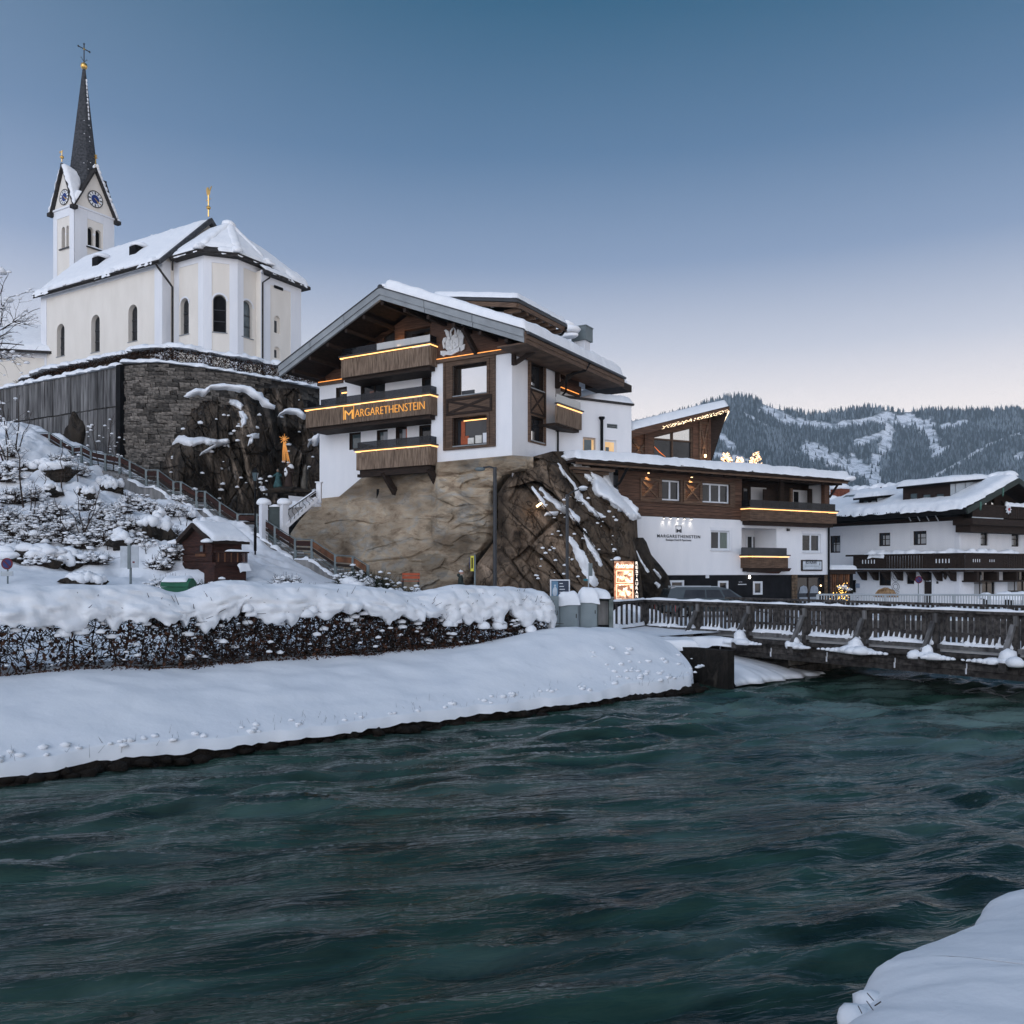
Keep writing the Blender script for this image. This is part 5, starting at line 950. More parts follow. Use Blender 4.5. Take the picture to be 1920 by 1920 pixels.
 # raking brace by the crest, bracket at the corner
 mb = MB(); mb.beam((f.X(893, -.15), -.15, zL+.1), (f.X(868, -1.3), -1.3, roofz(f.X(868, -1.3))-.75), .2, .26); mb.beam((.12, .0, 14.75), (.12, .0, 15.5), .2, .2); mb.beam((.15, .05, 14.85), (1.3, .1, roofz(1.2)-.75), .17, .2); mb.beam((.12, S1, 14.4), (.12, S1, 15.5), .2, .2); mb.beam((.15, S1, 14.5), (1.4, S1+.2, roofz(1.2)-.75), .17, .2); mb.build('roof_brace', WDK, h)
 # ---- roof snow
 mb = MB(); up = Vector((0, 0, 1))
 rs = [Vector((pxp+.15, ov-.03, zp+.03)), Vector((pxr+.05, ov-.03, zr+.02)), Vector((pxr+.05, ye, zr+.02)), Vector((pxp+.15, ye, zp+.03))]
 pad(mb, rs[1], rs[2], rs[3], rs[0], .58, .34, 90, 34, .07, .07, 5); ls = [Vector((pxl, ov-.0, zl+.03)), Vector((pxp-.05, ov-.0, zp+.03)), Vector((pxp-.05, ye, zp+.03)), Vector((pxl, ye, zl+.03))]
 pad(mb, ls[0], ls[3], ls[2], ls[1], .20, .22, 60, 30, .08, .06, 6);
 pad(mb, (pxr-.6, ye-.2, zr+.15), (pxr-.6, ye+2.4, zr-.1), (pxr-2.6, ye+2.4, zr+.6), (pxr-2.6, ye-.2, zr+.9), .4, .4, 20, 12, .1, .1, 7)
 ribbon(mb, [(pxp+.05, ov-.05, zp+.1), (pxp+.05, ye, zp+.1)], .5, .25, 4); mb.build('roof_snow', SNOW, h, smooth=True)
 mb = MB(); mb.box(pxr-2.6, pxr-.5, ye+.01, ye+2.5, zr-.45, zr-.02); mb.build('rear_roof', WDK, h)
 # ---- penthouse dormer behind the ridge
 xd = -1.0; yd0, zt = f.on_x(958, 566, xd); yd1 = f.Yy(1040, xd); xd0 = f.X(820, yd0); zr_ = lambda y: 0
 (ye0, ze0), (ye1, ze1) = f.on_x(970, 560, .1), f.on_x(1064, 606, .1); xl_, zl_ = f.on_y(818, 556, ye0)
 dz = (zl_-ze0)/(xl_-.1)
 zz_ = lambda x: ze0+dz*(x-.1)
 mb = MB(); sw = [(f.Yy(969, xd), f.Yy(990, xd)), (f.Yy(1005.5, xd), f.Yy(1020, xd))]
 zb0 = roofz(xd)-.3; zws = zz_(xd)-.45; hz = [(a, b, zws-1.15, zws-.42) for a, b in sw]
 mb.wall(side(xd), rect(yd0, yd1, zb0, zws), [R_(q) for q in hz], .18); mb.wall(front(yd0), [(xl_+.8, zp-1), (xd, zb0), (xd, zws), (xl_+.8, zz_(xl_+.8)-.4)]); mb.build('penthouse_wall', PLW, h)
 for q in hz: window(h, side(xd), *q, .15, WDK, GLD, 1, 1, .07)
 A = [(xl_-.3, ye0, zz_(xl_-.3)), (.1, ye0, ze0), (.1, ye1, ze0), (xl_-.3, ye1, zz_(xl_-.3))]; mb = MB(); mb.add(A+[(x, y, z-.16) for x, y, z in A], [(0, 1, 2, 3), (7, 6, 5, 4), (0, 4, 5, 1), (1, 5, 6, 2), (2, 6, 7, 3), (3, 7, 4, 0)]); mb.build('penthouse_roof', MDK, h)
 mb = MB(); q0, q1 = Vector((xl_, ye0+.12, zz_(xl_)-.17)), Vector((.0, ye0+.12, ze0-.17)); mb.beam(q0-Vector((0, 0, .13)), q1-Vector((0, 0, .13)), .1, .24); mb.box(-.05, .06, ye0+.2, ye1, ze0-.40, ze0-.17)
 for k in range(7): y = ye0+.6+(ye1-ye0-1)*k/6; mb.box(xd-.05, -.06, y-.09, y+.09, ze0-.52, ze0-.30)
 mb.build('penthouse_rafter', WDB, h); mb = MB(); pad(mb, (.16, ye0-.05, ze0+.02), (.16, ye1+.05, ze0+.02), (xl_-.3, ye1, zz_(xl_-.3)+.02), (xl_-.3, ye0-.05, zz_(xl_-.3)+.02), .36, .35, 30, 16, .06, .06, 8); mb.build('penthouse_snow', SNOW, h, smooth=True)
 mb = MB(); mb.tube([(.15, ye1-.2, ze0-.2), (-.1, ye1-.3, ze0-.6), (-.8, ye1-.6, ze0-.8), (-.9, ye1-.6, ze0-1.8)], .07, 6); mb.build('penthouse_downpipe', BLK, h)
 mb = MB(); x_, z_ = f.on_y(922, 573, yd0-.1); mb.box(x_-.1, x_+.1, yd0-.08, yd0-.003, z_-.1, z_+.1); mb.build('wall_box', PLG, h)
 mb = MB(); p_ = f.loc(at(1058, 612, 56));
 for k, (px, py, r) in enumerate(((1052, 612, .6), (1062, 620, .7), (1068, 630, .5), (1056, 605, .4))): mb.blob(f.loc(at(px, py, 56)), (r*1.3, r, r*.45), 2, k)
 mb.build('gutter_snow', SNOW, h, smooth=True)
 # ---- chimney
 c0, c1 = f.loc(at(1077, 640, 57)), f.loc(at(1106, 640, 57)); cz0 = at(0, 642, 57).z; cz1 = at(0, 616, 57).z; cxm, cym = (c0.x+c1.x)/2, (c0.y+c1.y)/2
 mb = MB(); mb.box(cxm-.38, cxm+.38, cym-.38, cym+.38, cz0-3, cz0+.02); mb.build('chimney', PLG, h); mb = MB(); mb.box(cxm-.52, cxm+.52, cym-.52, cym+.52, cz0+.03, cz1); mb.box(cxm-.56, cxm+.56, cym-.56, cym+.56, cz1+.001, cz1+.06); mb.build('chimney_cowl', MGN, h)
 # ---- rear wing of the side front, with its balcony
 xs2 = -.7; y1_, y2_ = S1, f.Yy(1083, xs2); zlow = 9.0
 mb = MB(); mb.wall(side(xs2), rect(y1_-.5, y2_, zlow, f.on_x(1062, 718, xs2)[1])); mb.build('plaster_wall', PLW, h)
 zq = f.on_x(1070, 728, xs2)[1]+.6
 mb = MB(); mb.wall(side(xs2+.05), rect(y1_-.5, y2_+.4, zq-.9, zr-.5)); mb.box(xs2, xs2+.16, y1_, y2_, zq-1.0, zq-.86); mb.build('gable_boards', WDH, h)
 mb = MB(); mb.box(xs2+.1, xs2+.15, y1_+.2, y2_-.1, zq-.85, zq-.80); mb.build('led_strip', LEDO, h)
 yb0 = f.Yy(1043.5, .9); yb1 = f.Yy(1090, .9); zt_ = f.on_x(1088, 772, .9)[1]; zb_ = f.on_x(1088, 806, .9)[1]
 mb = MB(); mb.box(.82, .896, yb0, yb1, zb_, zt_-.1); mb.box(-.6, .819, yb1-.08, yb1, zb_, zt_-.1); slats(mb, lambda a, b, d: (.9-d, a, b), yb0, yb1, zb_, zt_-.12, .15, .01, .02, 5); sl_ = mb.build('slat_cladding', WBV, h); sl_['kind'] = 'stuff'
 mb = MB(); mb.box(.78, 1.02, yb0, yb1+.12, zt_, zt_+.07); mb.build('cap_rail', MDK, h); mb = MB(); mb.box(.93, .965, yb0, yb1, zt_-.085, zt_-.03); mb.build('led_strip', LED, h); mb = MB(); mb.box(.87, .89, yb0, yb1-.1, zt_+.08, zt_+.55); mb.build('glass_panel', CLR, h); mb = MB(); mb.box(-.6, .8, yb0, yb1-.1, zb_-.15, zb_); mb.build('floor_slab', WDK, h)
 mb = MB(); q0 = f.loc(at(1081, 730, 55)); mb.box(q0.x-.8, q0.x+.02, y2_-.3, y2_+.9, 10, f.on_x(1092, 722, -.2)[1]); mb.build('corner_pier', PLW, h)
 mb = MB(); zt2 = f.on_x(1092, 722, -.2)[1]; mb.box(q0.x-.9, q0.x+.2, y2_-.4, y2_+1.1, zt2+.001, zt2+1.2); mb.build('pier_boards', WDH, h); mb = MB(); mb.box(q0.x+.1, q0.x+.24, y2_-.42, y2_+1.0, zt2+.02, zt2+.08); mb.box(q0.x-.6, q0.x+.19, y2_-.46, y2_-.405, zt2+.021, zt2+.079); mb.build('led_strip', LEDO, h)
 mb = MB();
 for k, (px, py, r) in enumerate(((1107, 738, .55), (1114, 728, .5), (1122, 722, .45), (1118, 742, .5), (1098, 741, .4))): mb.blob(f.loc(at(px, py, 58)), (r*1.5, r*1.4, r*.6), 2, k)
 mb.build('ledge_snow', SNOW, h, smooth=True); mb = MB(); q = f.loc(at(1110, 752, 59)); mb.box(q.x-.6, q.x+.9, q.y-.6, q.y+.6, q.z-.2, q.z+.5); mb.build('roof_plant', TIL, h)
make_hotel()
# ================================================================== rock under the hotel
ORr = col_curve([(846, 1060), (856, 1078), (870, 1098), (900, 1130), (940, 1168), (968, 1194), (1010, 1196), (1060, 1199), (1150, 1210)])
ORl = col_curve([(846, 1036), (860, 985), (900, 950), (925, 934), (985, 934), (1010, 930), (1060, 893), (1150, 880)])
CRK = [[(798, 967), (835, 972), (870, 984), (905, 990), (935, 991)], [(846, 930), (868, 940), (890, 954), (912, 968)], [(690, 1033), (735, 1020), (770, 1008), (792, 1010)], [(828, 915), (860, 896), (885, 893), (925, 905)], [(610, 980), (655, 975), (700, 982), (742, 976)], [(845, 1060), (872, 1040), (900, 1030)], [(898, 1063), (930, 1025), (962, 990), (988, 962)]]
def cracks(px, py):
 j = 5*fbm(P3(px*.03, py*.05), 3, 81); c = px*0.
 for L_ in CRK:
  for (x0, y0), (x1, y1) in zip(L_, L_[1:]):
   t = np.clip(((px-x0)*(x1-x0)+(py+j-y0)*(y1-y0))/((x1-x0)**2+(y1-y0)**2), 0, 1); d = np.hypot(px-x0-t*(x1-x0), py+j-y0-t*(y1-y0)); c = np.maximum(c, np.exp(-(d/(.9+.7*vn(P3(px*.05, py*.05), 83)))**2)*(.45+.9*np.clip(vn(P3(px*.035, py*.05), 84)+.2, 0, .6)))
 return c
def face_depth(px, py, want=0):
 top = np.interp(px, [545, 560, 598, 636, 692, 722, 820, 960, 1000], [1000, 978, 935, 931, 884, 873, 866.5, 853.5, 856])
 r = (px-CX)/F; g = np.clip((py-top)/200, 0, 1.6)
 X = (px-CX)/F*47; z = (HY-py)/F*47+4
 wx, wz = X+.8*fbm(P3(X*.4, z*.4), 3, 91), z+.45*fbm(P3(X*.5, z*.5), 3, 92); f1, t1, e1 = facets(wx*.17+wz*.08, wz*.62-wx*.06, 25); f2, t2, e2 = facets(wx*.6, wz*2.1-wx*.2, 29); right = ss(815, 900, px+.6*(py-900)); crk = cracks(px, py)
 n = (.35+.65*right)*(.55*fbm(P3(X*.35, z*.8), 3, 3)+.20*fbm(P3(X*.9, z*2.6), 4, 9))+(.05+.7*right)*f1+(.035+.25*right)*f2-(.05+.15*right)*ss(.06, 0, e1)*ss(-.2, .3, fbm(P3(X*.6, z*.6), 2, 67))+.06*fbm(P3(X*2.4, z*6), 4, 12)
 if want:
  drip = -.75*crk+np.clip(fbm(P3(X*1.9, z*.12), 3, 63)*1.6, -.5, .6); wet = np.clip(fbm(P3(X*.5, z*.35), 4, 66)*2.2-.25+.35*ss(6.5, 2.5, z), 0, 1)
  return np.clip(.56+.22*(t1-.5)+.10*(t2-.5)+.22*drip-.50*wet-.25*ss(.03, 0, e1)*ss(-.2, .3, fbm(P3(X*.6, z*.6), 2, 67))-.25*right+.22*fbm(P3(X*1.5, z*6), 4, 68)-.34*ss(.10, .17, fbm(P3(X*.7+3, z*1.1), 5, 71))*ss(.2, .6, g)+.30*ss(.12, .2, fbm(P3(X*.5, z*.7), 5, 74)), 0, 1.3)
 cr1 = np.exp(-((z-(7.1+.22*(X+1)))/.16)**2)*ss(-2.9, -2.2, X)*.35; cr2 = np.exp(-((z-(4.3+.10*(X+9)))/.10)**2)*ss(-9, -8, X)*(1-ss(-6, -5, X))*.25
 ledge = .55*ss(0, .4, z-(8.1+.35*np.sin(X*1.1)-.3*(X+3)))*ss(-4.6, -3.6, X)
 off = -.35-1.7*g**1.3*ss(545, 640, px)-.55*n*np.clip(g*6, .08, 1)+cr1+cr2+ledge*np.clip(g*5, 0, 1)
 off = off*(.45+.55*ss(600, 700, px))+.95*(1-ss(806, 822, px))*(1-.85*ss(.1, 1.0, g))+3.0*ss(-22, 22, px-ORl(py))*ss(872, 915, py)+.16*crk
 k = r*HF.yh[0]+HF.yh[1]; return (HF.o[0]*HF.yh[0]+HF.o[1]*HF.yh[1]+off)/k
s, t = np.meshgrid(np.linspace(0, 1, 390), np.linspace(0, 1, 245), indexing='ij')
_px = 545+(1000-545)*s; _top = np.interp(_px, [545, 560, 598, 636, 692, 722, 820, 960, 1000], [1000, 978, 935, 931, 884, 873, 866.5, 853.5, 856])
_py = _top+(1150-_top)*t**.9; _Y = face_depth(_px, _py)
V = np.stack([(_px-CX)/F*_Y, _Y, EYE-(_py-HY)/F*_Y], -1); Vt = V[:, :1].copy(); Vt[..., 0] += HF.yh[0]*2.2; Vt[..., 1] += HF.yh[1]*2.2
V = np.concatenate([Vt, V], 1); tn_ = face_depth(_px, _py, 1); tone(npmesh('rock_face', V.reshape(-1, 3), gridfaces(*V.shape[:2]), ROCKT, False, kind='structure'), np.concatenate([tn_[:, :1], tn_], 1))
def out_depth(px, py, want=0):
 l, r = ORl(py), ORr(py); s_ = np.clip((px-l)/np.maximum(r-l, 1), 0, 1)
 b = 3.6*np.sqrt(np.clip(1-np.abs((s_-.42)/.585)**2.2, 0, 1))
 X = (px-CX)/F*44; z = (HY-py)/F*44; a, c = X*.75+z*.66, -X*.66+z*.75
 wa, wc = a+.5*fbm(P3(X*.5, z*.5), 3, 91), c+.5*fbm(P3(X*.5, z*.5), 3, 92); f1, t1, e1 = facets(wa*.50, wc*.20, 45); f2, t2, e2 = facets(wa*1.35, wc*.5, 49)
 n = .70*f1+.26*f2-.25*ss(.09, 0, e1)-.10*ss(.1, 0, e2)+.5*np.abs(fbm(P3(a*.55, c*.20), 4, 3))+.25*np.abs(fbm(P3(a*1.3, c*.4), 4, 8))+.14*fbm(P3(a*3, c*1.2), 4, 13)+.4*fbm(P3(X*.3, z*.3), 2, 33)
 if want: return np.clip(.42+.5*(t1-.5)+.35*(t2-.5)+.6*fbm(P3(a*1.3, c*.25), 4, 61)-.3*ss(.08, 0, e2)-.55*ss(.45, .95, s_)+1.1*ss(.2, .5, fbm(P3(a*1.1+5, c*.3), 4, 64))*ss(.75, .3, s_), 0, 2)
 return 47.9-b-(.9+.5*ss(0, .3, s_))*n*np.clip(6*s_, 0, 1)*np.clip(8*(1-s_), 0, 1)+.9*ss(960, 850, py)-1.0*ss(1000, 1120, py)
out_depth.tone = lambda a, b: out_depth(a, b, 1)
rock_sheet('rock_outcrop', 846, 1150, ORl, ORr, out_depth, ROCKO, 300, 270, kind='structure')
SLl, SLr = col_curve([(1008, 1190), (1060, 1192), (1150, 1192)]), col_curve([(1008, 1206), (1016, 1212), (1040, 1221), (1062, 1240), (1078, 1252), (1100, 1259), (1150, 1264)])
def slab_depth(px, py):
 l, r = SLl(py), SLr(py); s_ = np.clip((px-l)/np.maximum(r-l, 1), 0, 1); X = (px-CX)/F*46; z = (HY-py)/F*46
 return 48.2-1.3*np.sqrt(np.clip(1-s_**2, 0, 1))-.6*np.abs(fbm(P3((X+z)*1.0, (z-X)*.4), 4, 5))-.2*fbm(P3(X*3, z*3), 3, 6)
rock_sheet('leaning_rock', 1008, 1150, SLl, SLr, slab_depth, ROCKD, 60, 90, kind='structure')
mb = MB()
snow_patch(mb, [((1050, 856), (1058, 850)), ((1070, 869), (1094, 863)), ((1089, 888), (1130, 873)), ((1104, 905), (1141, 890)), ((1120, 930), (1148, 909)), ((1137, 941), (1163, 926)), ((1156, 955), (1186, 943)), ((1172, 966), (1199, 961)), ((1180, 976), (1201, 968)), ((1186, 978), (1200, 973))], out_depth, .55, 26, 1, 70, 4)
for rows, h, sd in (([((1042, 868), (1046, 864)), ((1052, 886), (1057, 882)), ((1066, 902), (1072, 898)), ((1077, 918), (1083, 914)), ((1078, 938), (1092, 930)), ((1092, 946), (1102, 942)), ((1103, 960), (1112, 952)), ((1118, 970), (1124, 962)), ((1130, 978), (1137, 966))], .16, 2),
     ([((994, 913), (998, 910)), ((1003, 928), (1010, 922)), ((1012, 945), (1020, 938)), ((1020, 957), (1028, 950))], .14, 3), ([((1009, 915), (1013, 911)), ((1022, 934), (1030, 928)), ((1036, 948), (1046, 938)), ((1052, 960), (1060, 948)), ((1066, 968), (1074, 958)), ((1078, 980), (1085, 968)), ((1085, 988), (1090, 980))], .22, 4),
     ([((1019, 968), (1022, 962)), ((1032, 968), (1036, 958)), ((1046, 968), (1050, 958))], .14, 5),
     ([((1064, 1004), (1068, 1002)), ((1068, 1022), (1084, 1020)), ((1076, 1040), (1097, 1038)), ((1083, 1055), (1106, 1052)), ((1090, 1075), (1115, 1070)), ((1102, 1092), (1121, 1088)), ((1112, 1104), (1124, 1100))], .16, 6),
     ([((1088, 990), (1094, 988)), ((1098, 1018), (1110, 1012)), ((1108, 1038), (1121, 1032)), ((1118, 1054), (1128, 1048)), ((1126, 1066), (1131, 1062))], .16, 7)):
 snow_patch(mb, rows, out_depth, h, 12, sd, None, 2.5)
for rows, sd in (([((1191, 1032), (1194, 1030)), ((1199, 1052), (1203, 1049)), ((1208, 1068), (1212, 1064)), ((1214, 1076), (1220, 1073))], 1), ([((1222, 1068), (1226, 1066)), ((1232, 1080), (1236, 1076)), ((1238, 1088), (1241, 1084))], 2), ([((1226, 1094), (1230, 1090)), ((1234, 1106), (1240, 1098))], 3)): snow_patch(mb, rows, slab_depth, .12, 10, sd, None, 1.5)
rg = random.Random(9)
for _ in range(60):
 py = rg.uniform(930, 1100); l, r = float(ORl(py)), float(ORr(py)); px = l+(r-l)*rg.uniform(.35, .85); r_ = rg.uniform(.04, .11); mb.blob(at(px, py, float(out_depth(np.array(px), np.array(py)))-.03), (r_*1.3, r_, r_*.8), 1, rg.random()*60)
mb.build('outcrop_snow', SNOW, smooth=True, kind='structure')
t_ = MB(); d_ = float(out_depth(np.array(1006.), np.array(951.)))-.35; p_ = at(1006, 950, d_); t_.beam(p_, p_+Vector((.30, 0, .22)), .08, .10); o_ = t_.build('rock_spotlight', LMPW); tag(o_, 'small glowing warm spotlight fixed on the brown rock outcrop', 'spotlight')
ld = bpy.data.lights.new('rock_spot_light', 'POINT'); lo_ = bpy.data.objects.new('rock_spot_light', ld); COL.objects.link(lo_); lo_.location = p_+Vector((-.3, -.35, -.25)); ld.energy = 5; ld.color = (1, .55, .18); ld.shadow_soft_size = .1
mb = MB()                                            # slots in the rendered rock below the balcony
for px, py in ((709, 926), (741, 922)):
 k0 = at(px-3, py+9, float(face_depth(np.array(px*1.), np.array(py*1.)))-.02); k1 = at(px+3, py-9, float(face_depth(np.array(px*1.), np.array(py*1.)))-.02); mb.add([k0, (k1.x, k1.y, k0.z), k1, (k0.x, k0.y, k1.z)], [(0, 1, 2, 3)])
mb.build('wall_slot', BLK, kind='structure')
# ================================================================== lower wing of the hotel, on the street
WF = Frame(13.95, 53, 29.9)
WFR = mat('window_white', (.66, .68, .71), .6, var=.05)
ANT = mat('plaster_anthracite', (.011, .0115, .013), .9, (.018, .0185, .021), 2, bump=.1, spec=.1)
def boards(root, T, a0, a1, b0, b1, n, d=.03, m=None, name='cladding_board', holes=()):
 """horizontal cladding boards, each a part; openings (a0,a1,b0,b1) cut them"""
 m = m or WDH; st = (b1-b0)/n; r = random.Random(int(a0*7+b0*13))
 for k in range(n):
  z0, z1 = b0+k*st+.008, b0+(k+1)*st-.008; segs = [(a0, a1)]
  for h0, h1, g0, g1 in holes:
   if z1 > g0 and z0 < g1: segs = [q for s0, s1 in segs for q in ((s0, min(s1, h0)), (max(s0, h1), s1)) if q[1]-q[0] > .05]
  for s0, s1 in segs: TB(MB(), T, s0, s1, z0, z1, -d-r.uniform(0, .01), 0).build(name, m, root)
def make_wing():
 f = WF; h = thing('hotel_wing', 'two storey white hotel wing with brown timber top floor and dark ground floor', 'hotel wing', (f.o[0], f.o[1], 0), f.deg)
 xl, xr = -9.3, f.X(1555); z0, z1, z2, zt = 1.3, 3.79, 7.08, 9.72; lx0, lx1 = f.X(1390), f.X(1546)
 pz = lambda pl, pr, pt, pb, y=0: (f.X(pl, y), f.X(pr, y), f.Z((pl+pr)/2, pb, y), f.Z((pl+pr)/2, pt, y))
 w1, w2 = pz(1239.5, 1274.8, 900.5, 938.5), pz(1315.5, 1367.5, 907, 943); R_ = lambda q: rect(*q)
 ww1, ww2 = pz(1333, 1368, 995, 1031), pz(1504.5, 1539, 1001, 1035); lo = (lx0+.02, f.X(1456), 4.55, f.Z(1420, 990)); T = front(0)
 mb = MB(); mb.wall(T, rect(xl, xr, z1, z2), [R_(ww1), R_(ww2), R_(lo)], .22); mb.wall(side(xr), rect(0, 9, z1, zt)); mb.wall(front(1.9), rect(lo[0]-.3, lo[1]+.3, lo[2]-.3, lo[3]+.3)); mb.wall(lambda a, b, d: (lo[1]-d, a, b), rect(.2, 1.9, lo[2]-.2, lo[3]+.2)); mb.wall(lambda a, b, d: (lo[0]+d, a, b), rect(.2, 1.9, lo[2]-.2, lo[3]+.2))
 mb.box(lo[0]-.2, lo[1]+.2, .22, 1.95, lo[3]+.005, lo[3]+.2); mb.box(lo[0]-.2, lo[1]+.2, .22, 1.95, lo[2]-.2, lo[2]-.005)
 mb.build('plaster_wall', PLW, h)
 # ---- timber storey
 mb = MB(); mb.wall(T, rect(xl, lx0, z2+.002, zt), [R_(w1), R_(w2)], .2); mb.wall(front(1.7), rect(lx0-.2, xr, z2-.3, zt)); mb.wall(lambda a, b, d: (lx0-d, a, b), rect(0, 1.7, z2, zt)); mb.box(lx0, xr-.02, .05, 1.7, z2+.05, z2+.2);
 mb.build('timber_wall', WDK, h)
 boards(h, T, xl, lx0, z2+.01, zt-.02, 14, holes=(w1, w2))
 mb = MB(); mb.wall(front(1.66), rect(f.X(1407, 1.7), f.X(1436, 1.7), z2+.7, 9.35)); mb.wall(front(1.665), rect(f.X(1480, 1.7), f.X(1518, 1.7), z2+.7, 9.35)); mb.build('loggia_plaster', PLG, h)
 for pl, pr in ((1392, 1404), (1486, 1499)): window(h, front(1.6), f.X(pl, 1.6), f.X(pr, 1.6), z2+.3, 9.3, .04, WDK if pl == 1392 else WFR, GLD, 1, 1, .08)
 for q in ((f.X(1437, .5), f.X(1483, .5), .75, .81, z2+.3, 9.15), (f.X(1461, .4), f.X(1468, .4), .3, .5, z2+.3, zt), (f.X(1518, .9), lx1, 1.0, 1.1, z2+.3, 9.4)): MB().box(*q).build('privacy_screen', WDK, h)
 mb = MB(); mb.box(f.X(1484, .2), f.X(1488, .2), .25, .37, z2+.9, 9.25); mb.build('screen_post', WDB, h)
 mb = MB(); mb.box(lx1, xr, -.02, .28, z2+.2, zt); mb.build('corner_post', WDH, h)
 # panels with crosses, window surrounds, long sill beam
 for q in (pz(1199, 1236.5, 897, 938), pz(1280.5, 1314, 902, 943)): mb = MB(); xbrace(mb, lambda a, b, d: (a, d-.042, b), q[0], q[1], q[2], q[3], .11, .055); mb.build('cross_panel', WDB, h)
 mb = MB()
 for q in (w1, w2): TB(mb, T, q[0]-.13, q[0], q[2]-.1, q[3]+.12, -.09, -.043); TB(mb, T, q[1], q[1]+(.13 if q is w1 else .38), q[2]-.1, q[3]+.12, -.09, -.043); TB(mb, T, q[0], q[1], q[3], q[3]+.12, -.091, -.044)
 zb = w1[2]-.22; mb.add([(f.X(1199), -.1, zb+.1), (w2[1]+.4, -.1, zb-.02), (w2[1]+.4, -.1, zb+.10), (f.X(1199), -.1, zb+.22), (f.X(1199), -.044, zb+.1), (w2[1]+.4, -.044, zb-.02), (w2[1]+.4, -.044, zb+.10), (f.X(1199), -.044, zb+.22)], [(0, 1, 2, 3), (0, 4, 5, 1), (2, 6, 7, 3), (1, 5, 6, 2)]); mb.build('window_surround', WDB, h)
 window(h, T, *w1, .14, WFR, GLD, 2, 1, .09); window(h, T, *w2, .14, WFR, GLD, 3, 1, .09)
 cg = mat('curtain_greengrey', (.10, .12, .10), .9, (.22, .25, .22), 8, (18, 1, .3))
 for q, r_ in ((ww1, 1), (ww2, 0)):
  w_ = window(h, T, *q, .16, WFR, GLD, 2, 1, .10, sill=WFR); mb = MB(); TB(mb, T, q[1]-.02, q[1]+.2, q[2]-.04, q[3]+.18, -.03, -.003); TB(mb, T, q[0]-.06, q[1]-.021, q[3]+.0, q[3]+.18, -.031, -.004); mb.build('shutter_guide', PLG, w_)
  if r_: mb = MB(); TB(mb, T, (q[0]+q[1])/2+.1, q[1]-.1, q[2]+.1, q[3]-.1, .125, .135); mb.build('curtain', cg, w_)
 # lower loggia doors
 window(h, front(1.88), f.X(1398, 1.9), f.X(1421, 1.9), lo[2], lo[3]-.35, .0, WFR, GLD, 2, 1, .1)
 mb = MB();
 # ---- wall lamps over the crosses, with their pools of light
 for k, (px, py) in enumerate(((1216, 884), (1297, 892))):
  x, z = f.on_y(px, py, -.2); mb = MB(); mb.tube([(x, -.02, z+.12), (x, -.2, z+.12), (x, -.2, z)], .025, 5); mb.lathe([(.04, z+.04), (.08, z-.02), (.085, z-.08)], (x, -.2, 0), 10); l_ = mb.build('wall_lamp', MDK, h); mb = MB(); mb.lathe([(.001, z-.082), (.06, z-.082), (.06, z-.10), (.001, z-.10)], (x, -.2, 0), 8); mb.build('bulb', LMPW, l_)
  ld = bpy.data.lights.new('wall_lamp_light', 'SPOT'); o_ = bpy.data.objects.new('wall_lamp_light', ld); COL.objects.link(o_); o_.parent = h; o_.location = (x, -.2, z-.11); ld.energy = 120; ld.color = (1, .62, .28); ld.spot_size = R(75); ld.spot_blend = .8; ld.shadow_soft_size = .04; o_.rotation_euler = (R(14), 0, 0)
 for k, (px, e) in enumerate(((1244.6, 1), (1257, .8), (1271, 1), (1283, .6), (1296, 1))):
  x = f.X(px, -.1); z = z2-.03; mb = MB(); mb.lathe([(.04, z-.05), (.06, z-.01), (.06, z+.06)], (x, -.12, 0), 10); l_ = mb.build('downlight', MDK, h); mb = MB(); mb.lathe([(.001, z-.07), (.035, z-.07), (.035, z-.052), (.001, z-.052)], (x, -.12, 0), 8); mb.build('bulb', LMPC, l_)
  ld = bpy.data.lights.new('downlight_light', 'SPOT'); o_ = bpy.data.objects.new('downlight_light', ld); COL.objects.link(o_); o_.parent = h; o_.location = (x, -.13, z-.08); ld.energy = 7*e; ld.color = (1, .9, .76); ld.spot_size = R(80); ld.spot_blend = .9; ld.shadow_soft_size = .03; o_.rotation_euler = (R(12), 0, 0)
 # ---- lettering on the wall
 ink = mat('lettering_black', (.02, .022, .027), .6); xa, xb = f.X(1232), f.X(1312.5); zl = f.Z(1272, 1008.6); hh = f.Z(1272, 1003.3)-zl
 mb = MB(); put_text(mb, 'MARGARETHENSTEIN', lambda a, b, d: (xa+a, -.012-d, zl+b), width=xb-xa, height=hh*1.1, extrude=.01, spacing=1.25, bold=.012); mb.build('wall_lettering', ink, h)
 xa, xb = f.X(1248.5), f.X(1296); zl = f.Z(1272, 1015.8); mb = MB(); put_text(mb, 'Boutique Hotel & Apartment', lambda a, b, d: (xa+a, -.012-d, zl+b), width=xb-xa, height=(f.Z(1272, 1011)-zl)*1.15, extrude=.008, bold=-.01); mb.build('wall_lettering', ink, h)
 a0, a1, b0, b1 = pz(1267, 1278, 985.5, 998.5); mb = MB(); e = .03
 for q in ((a0, a1, b1-e, b1), (a0, a0+e, b0, b1-e), (a1-e, a1, b0, b1-e), (a0+e, a0+.1, b0, b0+e), (a1-.1, a1-e, b0, b0+e)): TB(mb, T, *q, -.012, -.001)
 put_text(mb, 'M', lambda a, b, d: (a0+.07+a, -.012-d, b0+b), width=a1-a0-.14, height=(b1-b0)*.5, extrude=.01, bold=.008); mb.build('wall_monogram', ink, h)
 # ---- balconies
 yf = -.7
